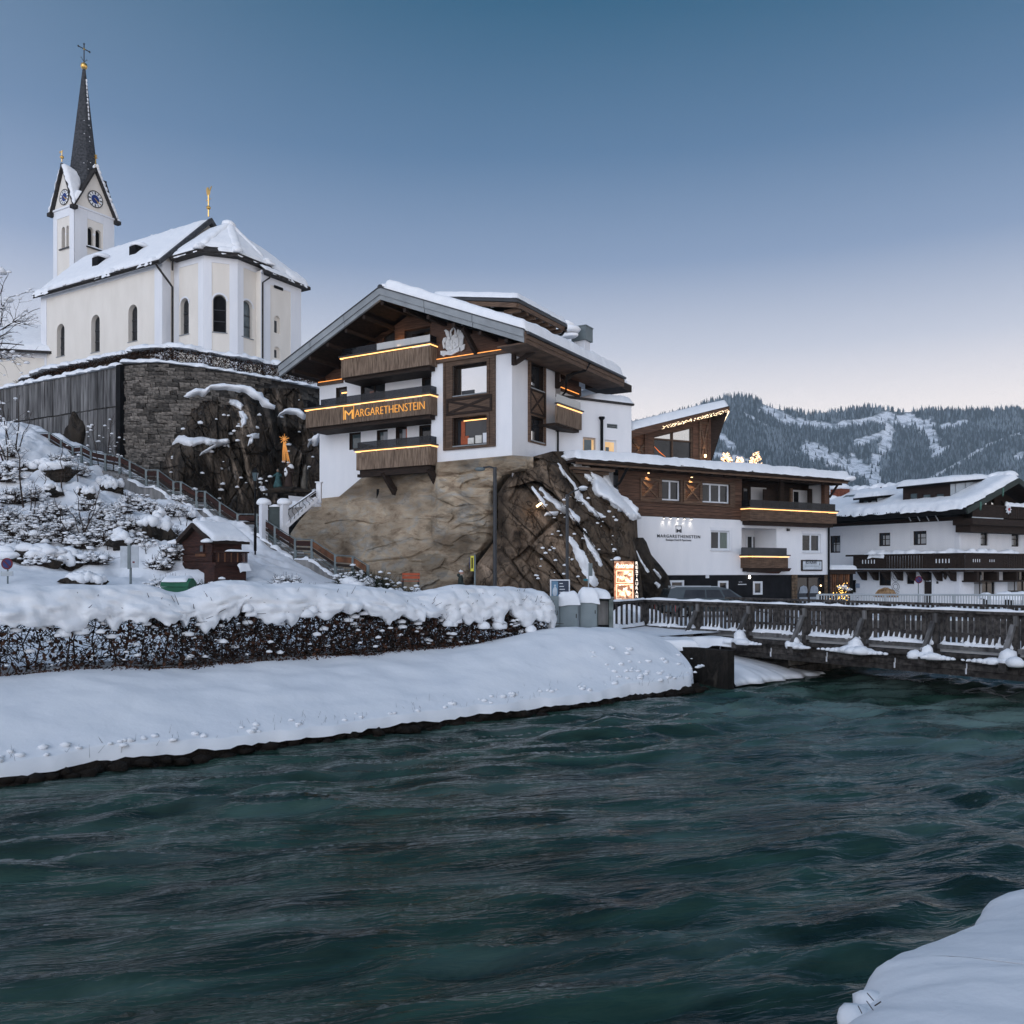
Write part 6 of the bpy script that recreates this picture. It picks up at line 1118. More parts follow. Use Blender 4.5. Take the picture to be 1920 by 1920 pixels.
 balcony(h, f.X(1405, yf), f.X(1568, yf), yf, 0, f.Z(1405, 976, yf), f.Z(1405, 949.5, yf), [(f.X(1406, yf), f.X(1480, yf), SMK), (f.X(1480, yf), f.X(1567, yf), SMK)], seed=11, wood=WDB)
 balcony(h, f.X(1405, yf), f.X(1477, yf), yf, 0, f.Z(1405, 1065, yf), f.Z(1405, 1039.5, yf), [(f.X(1392, yf), f.X(1475, yf), MDK)], seed=12, wood=WDB)
 mb = MB(); zb_ = f.Z(1405, 1065, yf); mb.prism([(f.X(1398, 0), zb_-.001), (f.X(1474, 0), zb_-.001), (f.X(1470, 0), zb_-.2), (f.X(1455), zb_-.22), (f.X(1450), zb_-.34), (f.X(1400), zb_-.24)], 'y', -.45, -.002); zc = f.Z(1405, 976, yf); mb.box(f.X(1410, yf), f.X(1560, yf), -.6, -.02, zc-.24, zc-.222); mb.build('balcony_bearer', WRD, h)
 # ---- restaurant sign
 q = pz(1501.5, 1540, 1050, 1070.5); mb = MB(); TB(mb, T, *q, -.09, -.002); s_ = mb.build('restaurant_sign', WDK, h); mb = MB(); g = .09; TB(mb, T, q[0]+g, q[1]-g, q[2]+g, q[3]-g, -.1, -.091); mb.build('sign_panel', mat('sign_white', (.52, .56, .60), .6), s_)
 mb = MB(); put_text(mb, 'RESTAURANT', lambda a, b, d: (q[0]+.34+a, -.105-d, q[2]+.46+b), width=(q[1]-q[0])*.55, height=.26, extrude=.006, bold=-.004); put_text(mb, 'i', lambda a, b, d: (q[1]-.3+a, -.105-d, q[2]+.36+b), height=.24, extrude=.006); TB(mb, T, q[0]+.25, q[1]-.35, q[2]+.30, q[2]+.315, -.106, -.1005); mb.build('sign_lettering', ink, s_)
 # ---- dark ground floor
 sh_ = (f.X(1494), f.X(1545), 1.4, f.Z(1520, 1081)); g1, g2, g3 = pz(1257, 1283, 1088, 1125), pz(1347, 1366, 1089, 1125), pz(1413, 1430, 1090, 1115)
 mb = MB(); mb.wall(front(.06), rect(xl, xr-.06, z0, z1-.002), [R_(g1), R_(g2), R_(g3), R_(sh_)], .2); mb.wall(side(xr-.06), rect(.06, 9, z0, z1)); mb.box(xl, xr, -.03, .055, z1-.05, z1+.02, 1); mb.build('base_wall', [ANT, PLG], h)
 for q in (g1, g2, g3): window(h, front(.06), *q, .05, WFR, GLD, 1, 1, .12, fd=.1)
 window(h, front(.06), *sh_, .2, WDK, GLD, 2, 1, .08, name='shop_window')
 for a, b in ((f.X(1484), f.X(1493.5)), (f.X(1545.5), f.X(1553))):
  mb = MB(); rr = random.Random(int(a*3)); mb.box(a+.02, b-.02, -.02, .05, z0, z1-.06, 0); pl = mb.build('stone_pillar', MORT, h); z = z0
  while z < z1-.25:
   hh_ = rr.uniform(.14, .26); c = a+(b-a)*rr.uniform(.35, .65)
   for s0, s1 in ((a, c-.012), (c+.012, b)): mb = MB(); mb.box(s0, s1, -.06-rr.uniform(0, .02), -.021, z, z+hh_-.02); mb.build('stone', mat_brown, pl)
   z += hh_
 mb = MB(); x, z = f.on_y(1392, 1094); put_text(mb, 'HOTEL', lambda a, b, d: (f.X(1386)+a, .045-d, f.Z(1392, 1092)+b), width=.32, height=.05, extrude=.004); TB(mb, front(.06), f.X(1385), f.X(1400.5), f.Z(1392, 1096.5), f.Z(1392, 1095), -.02, -.001); mb.build('name_plate', WFR, h)
 mb = MB(); q = pz(1324, 1330, 1077.5, 1084); TB(mb, front(.06), *q, -.05, -.001); np_ = mb.build('meter_plate', WFR, h)
 mb = MB(); x, z = f.on_y(1405, 1082); mb.blob((x, -.02, z), (.07, .07, .1), 2, 1, 0, flat=None); mb.build('door_lamp', LMPC, h)
 mb = MB(); x = f.X(1513);
 for k, px in enumerate((1507, 1527)): x = f.X(px, .2); mb.prism([(x-.42, 2.55), (x+.42, 2.55), (x+.3, 2.95), (x, 3.05), (x-.3, 2.95)], 'y', .205, .215); mb.box(x-.4, x+.4, .205, .212, 1.9, 2.3)
 mb.build('table_linen', mat('linen_grey', (.28, .31, .35), .9), h); mb = MB()
 for px, py in ((1539, 1098), (1537, 1111)): x, z = f.on_y(px, py, .2); mb.blob((x, .2, z), (.06, .04, .06), 2, px, 0, flat=None)
 mb.build('window_lamp', LMPW, h)
 mb = MB(); x = f.X(1553.5, -.1); mb.tube([(x, -.12, z2-.1), (x, -.12, z0)], .07, 6); mb.build('downpipe', BLK, h); mb = MB(); x, z = f.on_y(1476.5, 993.5); mb.box(x-.09, x+.09, -.12, -.002, z-.08, z+.08); mb.build('security_camera', MDK, h)
 # ---- roof slab with snow
 ex0, ex1 = f.X(1082, -1.2), f.X(1592, -1.2); ye = 9; mb = MB(); mb.box(ex0, ex1, -1.2, ye, zt, zt+.14); mb.build('roof_slab', WDK, h)
 mb = MB(); mb.box(ex0, ex1+.01, -1.26, -1.2, zt+.02, zt+.22); mb.box(ex0, ex1, -1.12, -1.04, zt-.12, zt-.001, 1); mb.box(ex0+1.2, ex1-.2, -.30, -.18, zt-.16, zt-.002, 0); mb.build('eave_board', [WDK, WDB], h)
 mb = MB()
 for k in range(22): x = ex0+1+(ex1-ex0-1.5)*k/21; mb.box(x-.06, x+.06, -1.03, -.02, zt-.11, zt-.001)
 for k in range(3): z = zt-.25-.16*k; mb.box(ex0-.1+.12*k, ex0+2.6-.25*k, -1.0+.2*k, -.6+.2*k, z-.14, z)
 mb.build('eave_beam', WDB, h)
 mb = MB(); pad(mb, (ex0-.05, -1.34, zt+.235), (ex1+.15, -1.34, zt+.235), (ex1+.15, ye, zt+.235), (ex0-.05, ye, zt+.235), .46, .34, 120, 24, .10, .07, 5, drop=.10); mb.blob((ex1, -.9, zt+.2), (.7, .6, .28), 2, 4)
 mb.build('roof_snow', SNOW, h, smooth=True)
 mb = MB(); mb.beam((ex1-.3, -.6, zt-.1), (xr-.05, -.05, zt-.95), .1, .12); mb.beam((ex1-.2, -.8, zt-.12), (xr, -.1, zt-.12), .12, .14); mb.build('eave_brace', WDK, h)
 mb = MB(); x = f.X(1154, -.3); mb.tube([(f.X(1178, -1), -1.0, zt-.05), (f.X(1160, -.5), -.6, zt-.9), (f.X(1150, -.3), -.35, zt-1.2), (f.X(1150, -.3), -.35, 7)], .08, 6); mb.build('downpipe', BLK, h)
 mb = MB(); mb.wall(front(.5), rect(f.X(1136, .5), xl+.05, 6.5, zt)); mb.build('plaster_wall', PLG, h)
mat_brown = mat('stone_brown', (.07, .045, .028), .9, (.20, .14, .09), 5, bump=.5, rnd=.3)
make_wing()
def make_annex():
 f = WF; y = 3.2; h = thing('annex', 'white flat roofed annex with two lit windows between hotel and glazed pavilion', 'annex', (f.o[0], f.o[1], 0), f.deg)
 x0, x1 = f.X(1077, y), f.X(1184, y); zt = f.Z(1184, 761, y); pz = lambda pl, pr, pt, pb: (f.X(pl, y), f.X(pr, y), f.Z((pl+pr)/2, pb, y), f.Z((pl+pr)/2, pt, y)); a, b = pz(1093, 1118, 820, 848), pz(1133.5, 1156, 825, 849.5); v = pz(1138, 1158, 795, 803)
 mb = MB(); mb.wall(front(y), rect(x0-3, x1, 9, zt), [rect(*a), rect(*b), rect(*v)], .25); mb.wall(side(x1), rect(y, y+7, 9, zt)); mb.build('plaster_wall', PLW, h)
 for q, g in ((a, GLD), (b, GLD)):
  w_ = window(h, front(y), *q, .18, mat('frame_beige', (.42, .33, .26), .7) if q is a else WFR, g, 1, 1, .12)
  mb = MB(); TB(mb, front(y), q[0]+.12, q[1]-.12, q[2]+.12, q[3]-.12, .10, .13); mb.build('lit_room', ROOM, w_); mb = MB(); TB(mb, front(y), q[0]+.14, q[1]-(.3 if q is a else .5), q[2]+.12, q[2]+(.75 if q is a else .35), .08, .099); mb.build('furniture', MGN, w_)
 window(h, front(y), *v, .1, MGN, GLD, 1, 2, .05)
 mb = MB(); mb.box(x0-3, x1+.1, y-.15, y+7, zt+.001, zt+.12); mb.build('roof_edge', TIL, h); mb = MB(); pad(mb, (f.X(1112, y), y-.1, zt+.12), (x1+.2, y-.1, zt+.12), (x1+.2, y+6, zt+.12), (f.X(1105, y), y+6, zt+.12), .5, .55, 26, 12, .06, .05, 3); mb.build('roof_snow', SNOW, h, smooth=True)
 mb = MB(); x, z = f.on_y(1128, 783, y-.12); mb.lathe([(.09, 9.6), (.09, z-.15), (.18, z-.05), (.18, z+.04)], (x, y-.14, 0), 10); mb.build('downpipe', BLK, h)
make_annex()
def make_pavilion():
 f = WF; y = 4.4; h = thing('roof_pavilion', 'timber and glass pavilion with swept up snowy roof trimmed with tiny lights', 'pavilion', (f.o[0], f.o[1], 0), f.deg)
 P = lambda px, py, yy=y: f.on_y(px, py, yy); yo = y-1.0; zb = P(1250, 868)[1]
 # front wall follows the rise of the roof
 (ax, az), (bx, bz) = P(1184, 818), P(1331, 783); zr = lambda x: az+(bz-az)*(x-ax)/(bx-ax)
 gx0, gx1 = f.X(1225, y), f.X(1299.5, y)
 mb = MB(); mb.wall(front(y), [(ax-.3, zb), (bx, zb), (bx, zr(bx)), (ax-.3, zr(ax-.3))], [[(gx0, zb+.05), (gx1, zb+.05), (gx1, zr(gx1)-.32), (gx0, zr(gx0)-.32)]], .25); mb.build('timber_wall', WDH, h)
 q = [(gx0, zb+.05), (gx1, zb+.05), (gx1, zr(gx1)-.32), (gx0, zr(gx0)-.32)]; T = front(y); mb = MB(); w = .1; xm = f.X(1262, y); zm = zb+1.25
 mb.beam((gx0, y+.12, zr(gx0)-.36), (gx1, y+.12, zr(gx1)-.36), .12, .14); TB(mb, T, gx0, gx0+.12, zb, zr(gx0)-.3, .05, .18); TB(mb, T, gx1-.12, gx1, zb, zr(gx1)-.3, .051, .181); TB(mb, T, xm-.06, xm+.06, zb, zr(xm)-.36, .06, .17); mb.beam((gx0, y+.12, P(1225, 822)[1]), (gx1, y+.12, P(1299, 828)[1]), .1, .1); wf_ = mb.build('window', WDB, h)
 mb = MB(); mb.add([T(a, b, .16) for a, b in q], [(0, 1, 2, 3)]); pn = mb.build('pane', GLD, wf_)
 zc0, zc1 = P(1225, 822)[1], P(1299, 828)[1]; mb = MB(); mb.add([T(gx0, zc0, .15), T(gx1, zc1, .15), T(gx1, zr(gx1)-.36, .15), T(gx0, zr(gx0)-.36, .15)], [(0, 1, 2, 3)]); mb.build('pane', GLR, wf_)
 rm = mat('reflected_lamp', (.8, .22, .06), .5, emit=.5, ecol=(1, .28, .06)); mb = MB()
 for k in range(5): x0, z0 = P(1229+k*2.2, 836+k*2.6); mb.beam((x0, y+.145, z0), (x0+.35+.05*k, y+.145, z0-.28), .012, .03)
 mb.build('lamp_reflection', rm, wf_)  # glowing strokes before the glass, imitating a lamp mirrored in it
 for q_, up in (((f.X(1182, y), f.X(1216, y), zb+.1, P(1200, 824)[1]), 1199), ((f.X(1310, y), f.X(1329, y), zb+.1, P(1320, 792)[1]), 1322)):
  mb = MB(); xbrace(mb, lambda a, b, d: (a, y-.002+d, b), q_[0], q_[1], q_[2], q_[3], .12, .09, fr=(up == 1322)); mb.build('cross_panel', WDB, h)
  x, z = P(up, 852, y-.2); mb = MB(); mb.lathe([(.06, z-.2), (.08, z-.02), (.001, z)], (x, y-.22, 0), 8); l_ = mb.build('uplight', LMPW, h); ld = bpy.data.lights.new('uplight_light', 'SPOT'); o_ = bpy.data.objects.new('uplight_light', ld); COL.objects.link(o_); o_.parent = h; o_.location = (x, y-.25, z+.02); ld.energy = 30; ld.color = (1, .58, .25); ld.spot_size = R(60); ld.spot_blend = .9; o_.rotation_euler = (R(172), 0, 0); ld.shadow_soft_size = .03
 TB(MB(), T, f.X(1207, y), f.X(1213, y), zb, P(1210, 806)[1], -.12, -.003).build('post', WDH, h); TB(MB(), T, f.X(1331, y)-.18, f.X(1331, y), zb, zr(bx), -.1, -.003).build('post', WDH, h)
 # roof: slab rising to the right, boarded fascia
 (l0, lz0), (r0, rz0) = P(1182, 817, yo), P(1367, 771, yo); rz = lambda x: lz0+(rz0-lz0)*(x-l0)/(r0-l0)
 ye = y+7; A = [(l0-1.2, yo, rz(l0)-.35), (l0, yo, rz(l0)), (r0, yo, rz0), (r0, ye, rz0), (l0, ye, rz(l0)), (l0-1.2, ye, rz(l0)-.35)]; mb = MB(); t_ = .16; mb.add([(x, yy, z+.35) for x, yy, z in A]+[(x, yy, z+.35-t_) for x, yy, z in A], [(0, 1, 4, 5), (1, 2, 3, 4), (11, 10, 7, 6), (10, 9, 8, 7), (0, 6, 7, 1), (1, 7, 8, 2), (2, 8, 9, 3)]); mb.build('roof', WDK, h)
 mb = MB(); mb.add([(l0, yo-.04, rz(l0)-.12), (r0, yo-.04, rz0-.02), (r0, yo-.04, rz0+.30), (l0, yo-.04, rz(l0)+.32), (l0, yo+.04, rz(l0)-.12), (r0, yo+.04, rz0-.02), (r0, yo+.04, rz0+.30), (l0, yo+.04, rz(l0)+.32)], [(0, 1, 2, 3), (7, 6, 5, 4), (0, 4, 5, 1), (2, 6, 7, 3), (1, 5, 6, 2), (0, 3, 7, 4)]); mb.build('fascia_board', WDH, h)
 mb = MB(); mb.add([(l0-.2, yo+.05, rz(l0)-.14), (r0-.1, yo+.05, rz0-.03), (bx, y, zr(bx)+.0), (ax-.3, y, zr(ax-.3))], [(0, 1, 2, 3)]); mb.build('soffit', WDB, h)
 # leaning side wall under the tip
 (s0, sz0) = P(1331, 853, y); mb = MB(); mb.add([(bx-.05, y, zb), (bx+.2, y+.3, zb), (r0-.05, yo+.1, rz0-.05), (bx-.05, y-.01, zr(bx))], [(0, 1, 2), (0, 2, 3)]); mb.add([(bx+.05, y+.05, zb), (bx+.3, y+5, zb), (r0-.05, y+5, rz0-.05), (r0-.05, yo+.1, rz0-.05)], [(0, 1, 2, 3)]); mb.build('side_wall', WDK, h)
 fl = MB(); rr = random.Random(3)
 for k in range(170):
  t = rr.uniform(.30, 1); x = l0+(r0-l0)*t; z = rz(x)+rr.uniform(-.08, .13); s = rr.uniform(.010, .018); fl.box(x-s, x+s, yo-.075, yo-.045, z-s, z+s)
 for k in range(60):
  t = k/60; x = (r0+.02)*(1-t)+(bx+.25)*t; yy = (yo+.05)*(1-t)+(y+.2)*t; z = (rz0)*(1-t)+(zb+1.3)*t; s = .018; fl.box(x-s+rr.uniform(-.03, .03), x+s, yy-.06, yy-.03, z-s, z+s)
 lt = fl.build('light_chain', mat('fairy_light', (1, .85, .6), .5, emit=2.4, ecol=(1, .76, .48)), h); lt['kind'] = 'stuff'
 mb = MB(); pad(mb, (l0+.1, yo-.05, rz(l0)+.36), (r0+.05, yo-.05, rz0+.36), (r0+.05, ye, rz0+.36), (l0+.1, ye, rz(l0)+.36), .50, .4, 50, 16, .06, .06, 4); pad(mb, (l0-1.35, yo-.05, rz(l0)+.0), (l0+.25, yo-.05, rz(l0)+.36), (l0+.25, ye, rz(l0)+.36), (l0-1.35, ye, rz(l0)+.0), .5, .5, 20, 14, .1, .1, 9)
 for k in range(4): mb.blob((l0-.4+.25*k, yo+2, rz(l0)+.9+.1*k), (.5, .7, .35), 2, k)
 mb.build('roof_snow', SNOW, h, smooth=True)
 mb = MB(); x = f.X(1170, yo); mb.tube([(f.X(1150, yo), yo+.1, rz(l0)-.2), (f.X(1168, y), y-.3, rz(l0)-1.0), (f.X(1170, y), y-.2, rz(l0)-1.5), (f.X(1170, y), y-.2, zb)], .07, 6); mb.build('downpipe', BLK, h)
make_pavilion()
FL2 = mat('fir_light', (1, .7, .4), .5, emit=3.2, ecol=(1, .62, .34))
def lit_fir(p, hgt, label, seed, snowy=False, pot=True):
 t = thing('lit_fir', label, 'small tree', p, 0, 'little lit trees on the terrace roof'); r = random.Random(seed); br, lg = MB(), MB()
 br.tube([(0, 0, 0), (0, 0, hgt*.8)], [.05, .02], 5)
 for k in range(46):
  a = r.uniform(0, 6.28); z = hgt*r.uniform(.12, .85); l = hgt*.42*(1-.55*z/hgt); e = Vector((math.cos(a)*l, math.sin(a)*l, z+l*r.uniform(.3, .75))); br.tube([(0, 0, z), e], [.016, .006], 3)
  for j in range(5): q = Vector((0, 0, z)).lerp(e, r.uniform(.35, 1)); s = r.uniform(.018, .032); lg.blob(q+Vector((r.uniform(-.05, .05), r.uniform(-.05, .05), r.uniform(-.05, .05))), s, 1, k, 0, flat=None)
 br.build('trunk', BARK, t); l_ = lg.build('fairy_lights', FL2, t); l_['kind'] = 'stuff'
 mb = MB(); mb.lathe([(.25, -.35), (.38, .05), (.34, .08)], (0, 0, 0), 10); mb.build('planter', BLK, t)
 if snowy: mb = MB(); [mb.blob((r.uniform(-.5, .5), r.uniform(-.3, .3), .05+r.uniform(0, .15)), (.3, .25, .12), 1, k) for k in range(6)]; mb.build('snow', SNOW, t, smooth=True)
zt_ = 10.62
for px, hh, lb, sd, sn in ((1361.5, .78, 'widest glowing little tree, leftmost on the snowy wing roof', 1, False), (1387, .62, 'smallest pinkish lit tree in the middle on the wing roof', 2, False), (1416, .92, 'tallest lit little tree with snowy planter, rightmost on the wing roof', 3, True)):
 x = WF.X(px, 3.0); lit_fir(WF.world(x, 3.0, zt_), hh*1.35, lb, sd, sn)
# ================================================================== chalet on the right
KF = Frame(29.3, 57, 29.9)
def rail_boards(mb, T, a0, a1, b0, b1, open_=False, step=.11, m=0):
 n = max(1, int((a1-a0)/step)); st = (a1-a0)/n
 for k in range(n): TB(mb, T, a0+k*st+(.026 if open_ else .006), a0+(k+1)*st-(.026 if open_ else .006), b0, b1, -.03, 0, m)
def make_chalet():
 f = KF; h = thing('chalet', 'white alpine chalet with dark carved balconies and snowy gabled roof at right', 'house', (f.o[0], f.o[1], 0), f.deg)
 Ts = lambda a, b, d: (d, a, b)                # left face, runs back along +y, seen from -x
 S = lambda px, py: f.on_x(px, py, 0); ze = 7.30; z0 = 1.2; yl = 11.5; xr = 13.5; R_ = lambda q: rect(*q)
 sq = lambda pl, pr, pt, pb: (min(f.Yy(pl), f.Yy(pr)), max(f.Yy(pl), f.Yy(pr)), S((pl+pr)/2, pb)[1], S((pl+pr)/2, pt)[1])
 fq = lambda pl, pr, pt, pb, y=0: (f.X(pl, y), f.X(pr, y), f.Z((pl+pr)/2, pb, y), f.Z((pl+pr)/2, pt, y))
 L1 = [sq(1712, 1737, 995.5, 1022), sq(1647.5, 1669, 999, 1024), sq(1556, 1575.5, 1004.5, 1036.5), sq(1648, 1670.5, 1069.5, 1098), sq(1700, 1714, 1077, 1095)]
 dr = sq(1731.5, 1747, 1073, 1125)
 F1 = [fq(1838.5, 1852.5, 995, 1023), fq(1896.5, 1911, 997, 1025), fq(1826, 1866, 1069.5, 1117), fq(1889, 1935, 1070, 1110)]
 mb = MB(); mb.wall(Ts, rect(0, yl, z0, ze), [R_(q) for q in L1]+[R_((dr[0], dr[1], z0+.3, dr[3]))], .2); mb.wall(front(0), rect(0, xr, z0, ze), [R_(q) for q in F1], .2); mb.build('plaster_wall', PLW, h)
 mb = MB()
 for q in L1[:4]+[dr]:
  for a in ((q[0]-.22, q[0]-.01), (q[1]+.01, q[1]+.22)): TB(mb, Ts, *a, q[2]-.05, q[3]+.2, -.015, -.002)
  TB(mb, Ts, q[0]-.009, q[1]+.009, q[3]+.01, q[3]+.2, -.016, -.003)
 for q in F1:
  for a in ((q[0]-.22, q[0]-.01), (q[1]+.01, q[1]+.22)): TB(mb, front(0), *a, q[2]-.05, q[3]+.2, -.015, -.002)
  TB(mb, front(0), q[0]-.009, q[1]+.009, q[3]+.01, q[3]+.2, -.016, -.003)
 TB(mb, front(0), .02, .35, z0, ze, -.02, -.002); TB(mb, Ts, .0, .35, z0, ze, -.02, -.002); mb.build('wall_trim', PLG, h)
 cu = mat('curtain_white', (.30, .31, .32), .9, (.5, .5, .5), 8, (16, 16, .3))
 for i, q in enumerate(L1):
  w_ = window(h, Ts, *q, .14, WDK, GLD, 2 if i != 4 else 1, 2 if i < 4 else 1, .06, sill=PLG if i > 2 else None)
  if i < 3: mb = MB(); TB(mb, Ts, q[0]+.12, q[1]-.3, q[2]+.1, q[2]+.75, .105, .115); mb.build('curtain', cu, w_)
 for i, q in enumerate(F1):
  w_ = window(h, front(0), *q, .14, WDK, GLD, 3 if i > 1 else 1, 2, .07)
  mb = MB(); TB(mb, front(0), q[0]+.15, q[0]+(q[1]-q[0])*.45, q[2]+.12, q[3]-.3, .105, .115); mb.build('curtain', cu, w_)
 mb = MB(); TB(mb, Ts, dr[0], dr[1], z0+.3, dr[3], .1, .16); d_ = mb.build('door', mat('door_dark', (.022, .016, .014), .6), h); mb = MB(); TB(mb, Ts, dr[0]+.25, dr[1]-.3, dr[2]+1.5, dr[2]+2.0, .08, .099); TB(mb, Ts, dr[0]+.12, dr[1]-.12, dr[2]+1.25, dr[2]+1.32, .08, .099); mb.build('door_pane', WFR, d_)
 # ---- eave zone: black boarded band, slanting struts
 mb = MB(); TB(mb, Ts, -.3, yl+.6, ze+.02, ze+1.2, -.05, .1); mb.build('boarded_band', WDK, h)
 gy = -1.6; (px_, pz_) = f.on_y(1908, 897, gy); (ex, ez) = f.on_y(1818, 950, gy); sl = (pz_-ez)/(px_-ex)
 mb = MB(); mb.wall(front(-.012), [(0, ze+.02), (2*px_-ex, ze+.02), (2*px_-ex, ez-.3), (px_, pz_-.3), (0, ez-.3+(0-ex)*sl)]); mb.build('gable_boards', WDK, h)
 mb = MB()
 A = [(ex-.35, gy, ez-.10), (px_, gy, pz_), (px_, 14, pz_), (ex-.35, 14, ez-.15)]; B = [(px_, gy, pz_), (px_+9, gy, pz_-9*sl), (px_+9, 14, pz_-9*sl), (px_, 14, pz_)]
 for q in (A, B): mb.add(q+[(x, y, z-.2) for x, y, z in q], [(0, 1, 2, 3), (7, 6, 5, 4), (0, 4, 5, 1), (1, 5, 6, 2), (2, 6, 7, 3), (3, 7, 4, 0)])
 mb.build('roof', WDK, h)
 mb = MB(); mb.beam((ex-.35, gy-.05, ez-.30), (px_, gy-.05, pz_-.15), .1, .34); mb.beam((px_, gy-.05, pz_-.15), (px_+9, gy-.05, pz_-9*sl-.15), .1, .34); mb.build('verge_board', mat('verge_green', (.030, .040, .036), .7), h)
 mb = MB(); mb.box(ex-.45, ex-.3, gy, 14, ez-.45, ez-.1); mb.box(-.6, 0, -.2, yl+.6, ze+.25, ze+1.3); mb.build('eave_fascia', BLK, h)
 mb = MB()
 for px0, px1 in ((1700, 1708), (1717, 1725), (1734, 1742), (1751.5, 1759.5)):
  a, b = f.on_x(px0, 962, -.75), f.on_x(px1, 977, -.62); mb.beam((-.75, a[0], a[1]), (-.62, b[0], b[1]), .06, .06)
 mb.build('strut', MGL, h)
 mb = MB(); pad(mb, (ex-.45, gy-.05, ez-.05), (px_+.1, gy-.05, pz_+.03), (px_+.1, 14, pz_+.03), (ex-.45, 14, ez-.05), .42, .4, 20, 90, .10, .12, 3); pad(mb, (px_-.1, gy-.05, pz_+.03), (px_+9, gy-.05, pz_-9*sl+.03), (px_+9, 14, pz_-9*sl+.03), (px_-.1, 14, pz_+.03), .42, .4, 20, 20, .08, .08, 4); ribbon(mb, [(px_, gy, pz_+.2), (px_, 14, pz_+.2)], .9, .3, 2)
 # ragged fringe along the left eave
 pad(mb, (ex-.62, yl+2.5, ez-.06), (ex-.62, gy+.1, ez-.04), (ex+.9, gy+.1, ez+.40), (ex+.9, yl+2.5, ez+.40), .30, .5, 110, 10, .15, .18, 6, drop=.12)
 mb.build('roof_snow', SNOW, h, smooth=True)
 mb = MB(); ri = random.Random(4)
 for k in range(46): y = ri.uniform(1, yl+2); mb.lathe([(.025, 0), (.001, -ri.uniform(.12, .4))], (ex-.6, y, ez-.05), 5)
 ic = mb.build('icicles', glass_sheet('ice', (.8, .86, .9), .5, .1), h); ic['kind'] = 'stuff'
 # ---- dormers on the left slope
 rz = lambda x: ez-.15+(x-ex+.35)*sl
 def dormer(pl, pr, ptop, pbot, xw, side_pr, panes, wood, glassm):
  xw = min(np.linspace(-.6, 2.5, 90), key=lambda q: abs(rz(q)+.46-f.on_x((pl+pr)/2, pbot, q)[1]))
  y1, y0 = f.Yy(pl, xw), f.Yy(pr, xw); zt, zb = f.on_x((pl+pr)/2, ptop, xw)[1], f.on_x((pl+pr)/2, pbot, xw)[1]; T = lambda a, b, d: (xw+d, a, b); hs = []
  for a, b, c, d in panes: hs.append((min(f.Yy(a, xw), f.Yy(b, xw)), max(f.Yy(a, xw), f.Yy(b, xw)), f.on_x((a+b)/2, d, xw)[1], f.on_x((a+b)/2, c, xw)[1]))
  mb = MB(); mb.wall(T, rect(y0, y1, zb-.2, zt), [R_(q) for q in hs], .15); mb.build('dormer_wall', wood, h)
  mb = MB(); xe = xw+3.2
  n = 6
  for k in range(n): xa, xb = xw+(xe-xw)*k/n, xw+(xe-xw)*(k+1)/n-.02; mb.add([(xa, y0-.02*(k % 2), min(rz(xa), zt)-.1), (xb, y0-.02*(k % 2), min(rz(xb), zt)-.1), (xb, y0-.02*(k % 2), zt+.12*(xb-xw)), (xa, y0-.02*(k % 2), zt+.12*(xa-xw))], [(0, 1, 2, 3)])
  mb.build('dormer_cheek', MGL, h)
  for q in hs: w_ = window(h, T, *q, .1, wood, glassm, 1, 1, .05)
  mb = MB(); mb.add([(xw-.35, y0-.25, zt), (xe+.6, y0-.25, zt+.45), (xe+.6, y1+.25, zt+.45), (xw-.35, y1+.25, zt), (xw-.35, y0-.25, zt-.14), (xe+.6, y0-.25, zt+.31), (xe+.6, y1+.25, zt+.31), (xw-.35, y1+.25, zt-.14)], [(0, 1, 2, 3), (7, 6, 5, 4), (0, 4, 5, 1), (2, 6, 7, 3), (3, 7, 4, 0)]); mb.build('dormer_roof', BLK, h)
  mb = MB(); pad(mb, (xw-.42, y1+.3, zt+.02), (xw-.42, y0-.3, zt+.02), (xe+.6, y0-.3, zt+.46), (xe+.6, y1+.3, zt+.46), .38, .4, 26, 14, .08, .08, int(pl)); mb.build('dormer_snow', SNOW, h, smooth=True)
 dormer(1693, 1782, 909, 944, 1.1, 1850, ((1705, 1720, 924, 939), (1729, 1745, 926, 937), (1754, 1770, 925, 936)), mat('dormer_brown', (.022, .013, .011), .8), GLB)
 dormer(1611, 1645, 933, 952, .7, 1690, ((1617, 1628, 938, 950), (1632, 1643, 937, 949)), BLK, GLB)
 mb = MB(); a = f.on_x(1586, 950, .5); y_ = a[0]; mb.add([(.2, y_+.9, rz(.2)+.35), (.2, y_-.9, rz(.2)+.35), (1.6, y_-.9, rz(1.6)+.55), (1.6, y_+.9, rz(1.6)+.55), (.2, y_+.9, rz(.2)+.1), (.2, y_-.9, rz(.2)+.1), (1.6, y_-.9, rz(1.6)+.1)], [(0, 1, 2, 3), (0, 4, 5, 1), (1, 5, 6, 2)]); mb.build('skylight', MGN, h)
 mb = MB(); q = f.loc(at(1575, 925, 68)); mb.box(q.x-.5, q.x+.5, q.y-.5, q.y+.5, q.z-1.5, q.z+.35); ck = mb.build('chimney', mat('brick_red', (.12, .035, .02), .9, (.24, .08, .045), 6), h); mb = MB(); mb.blob((q.x, q.y, q.z+.45), (.9, .8, .32), 2, 3); mb.blob((q.x-.6, q.y+.3, q.z-.5), (.7, .6, .4), 2, 5); mb.build('chimney_snow', SNOW, ck, smooth=True)
 for px, py, w in ((1652, 913, .09), (1663, 907, .16)): mb = MB(); q = f.loc(at(px, py, 66)); mb.box(q.x-w/2, q.x+w/2, q.y-w/2, q.y+w/2, q.z-1.4, q.z); mb.build('flue', MDK, h)
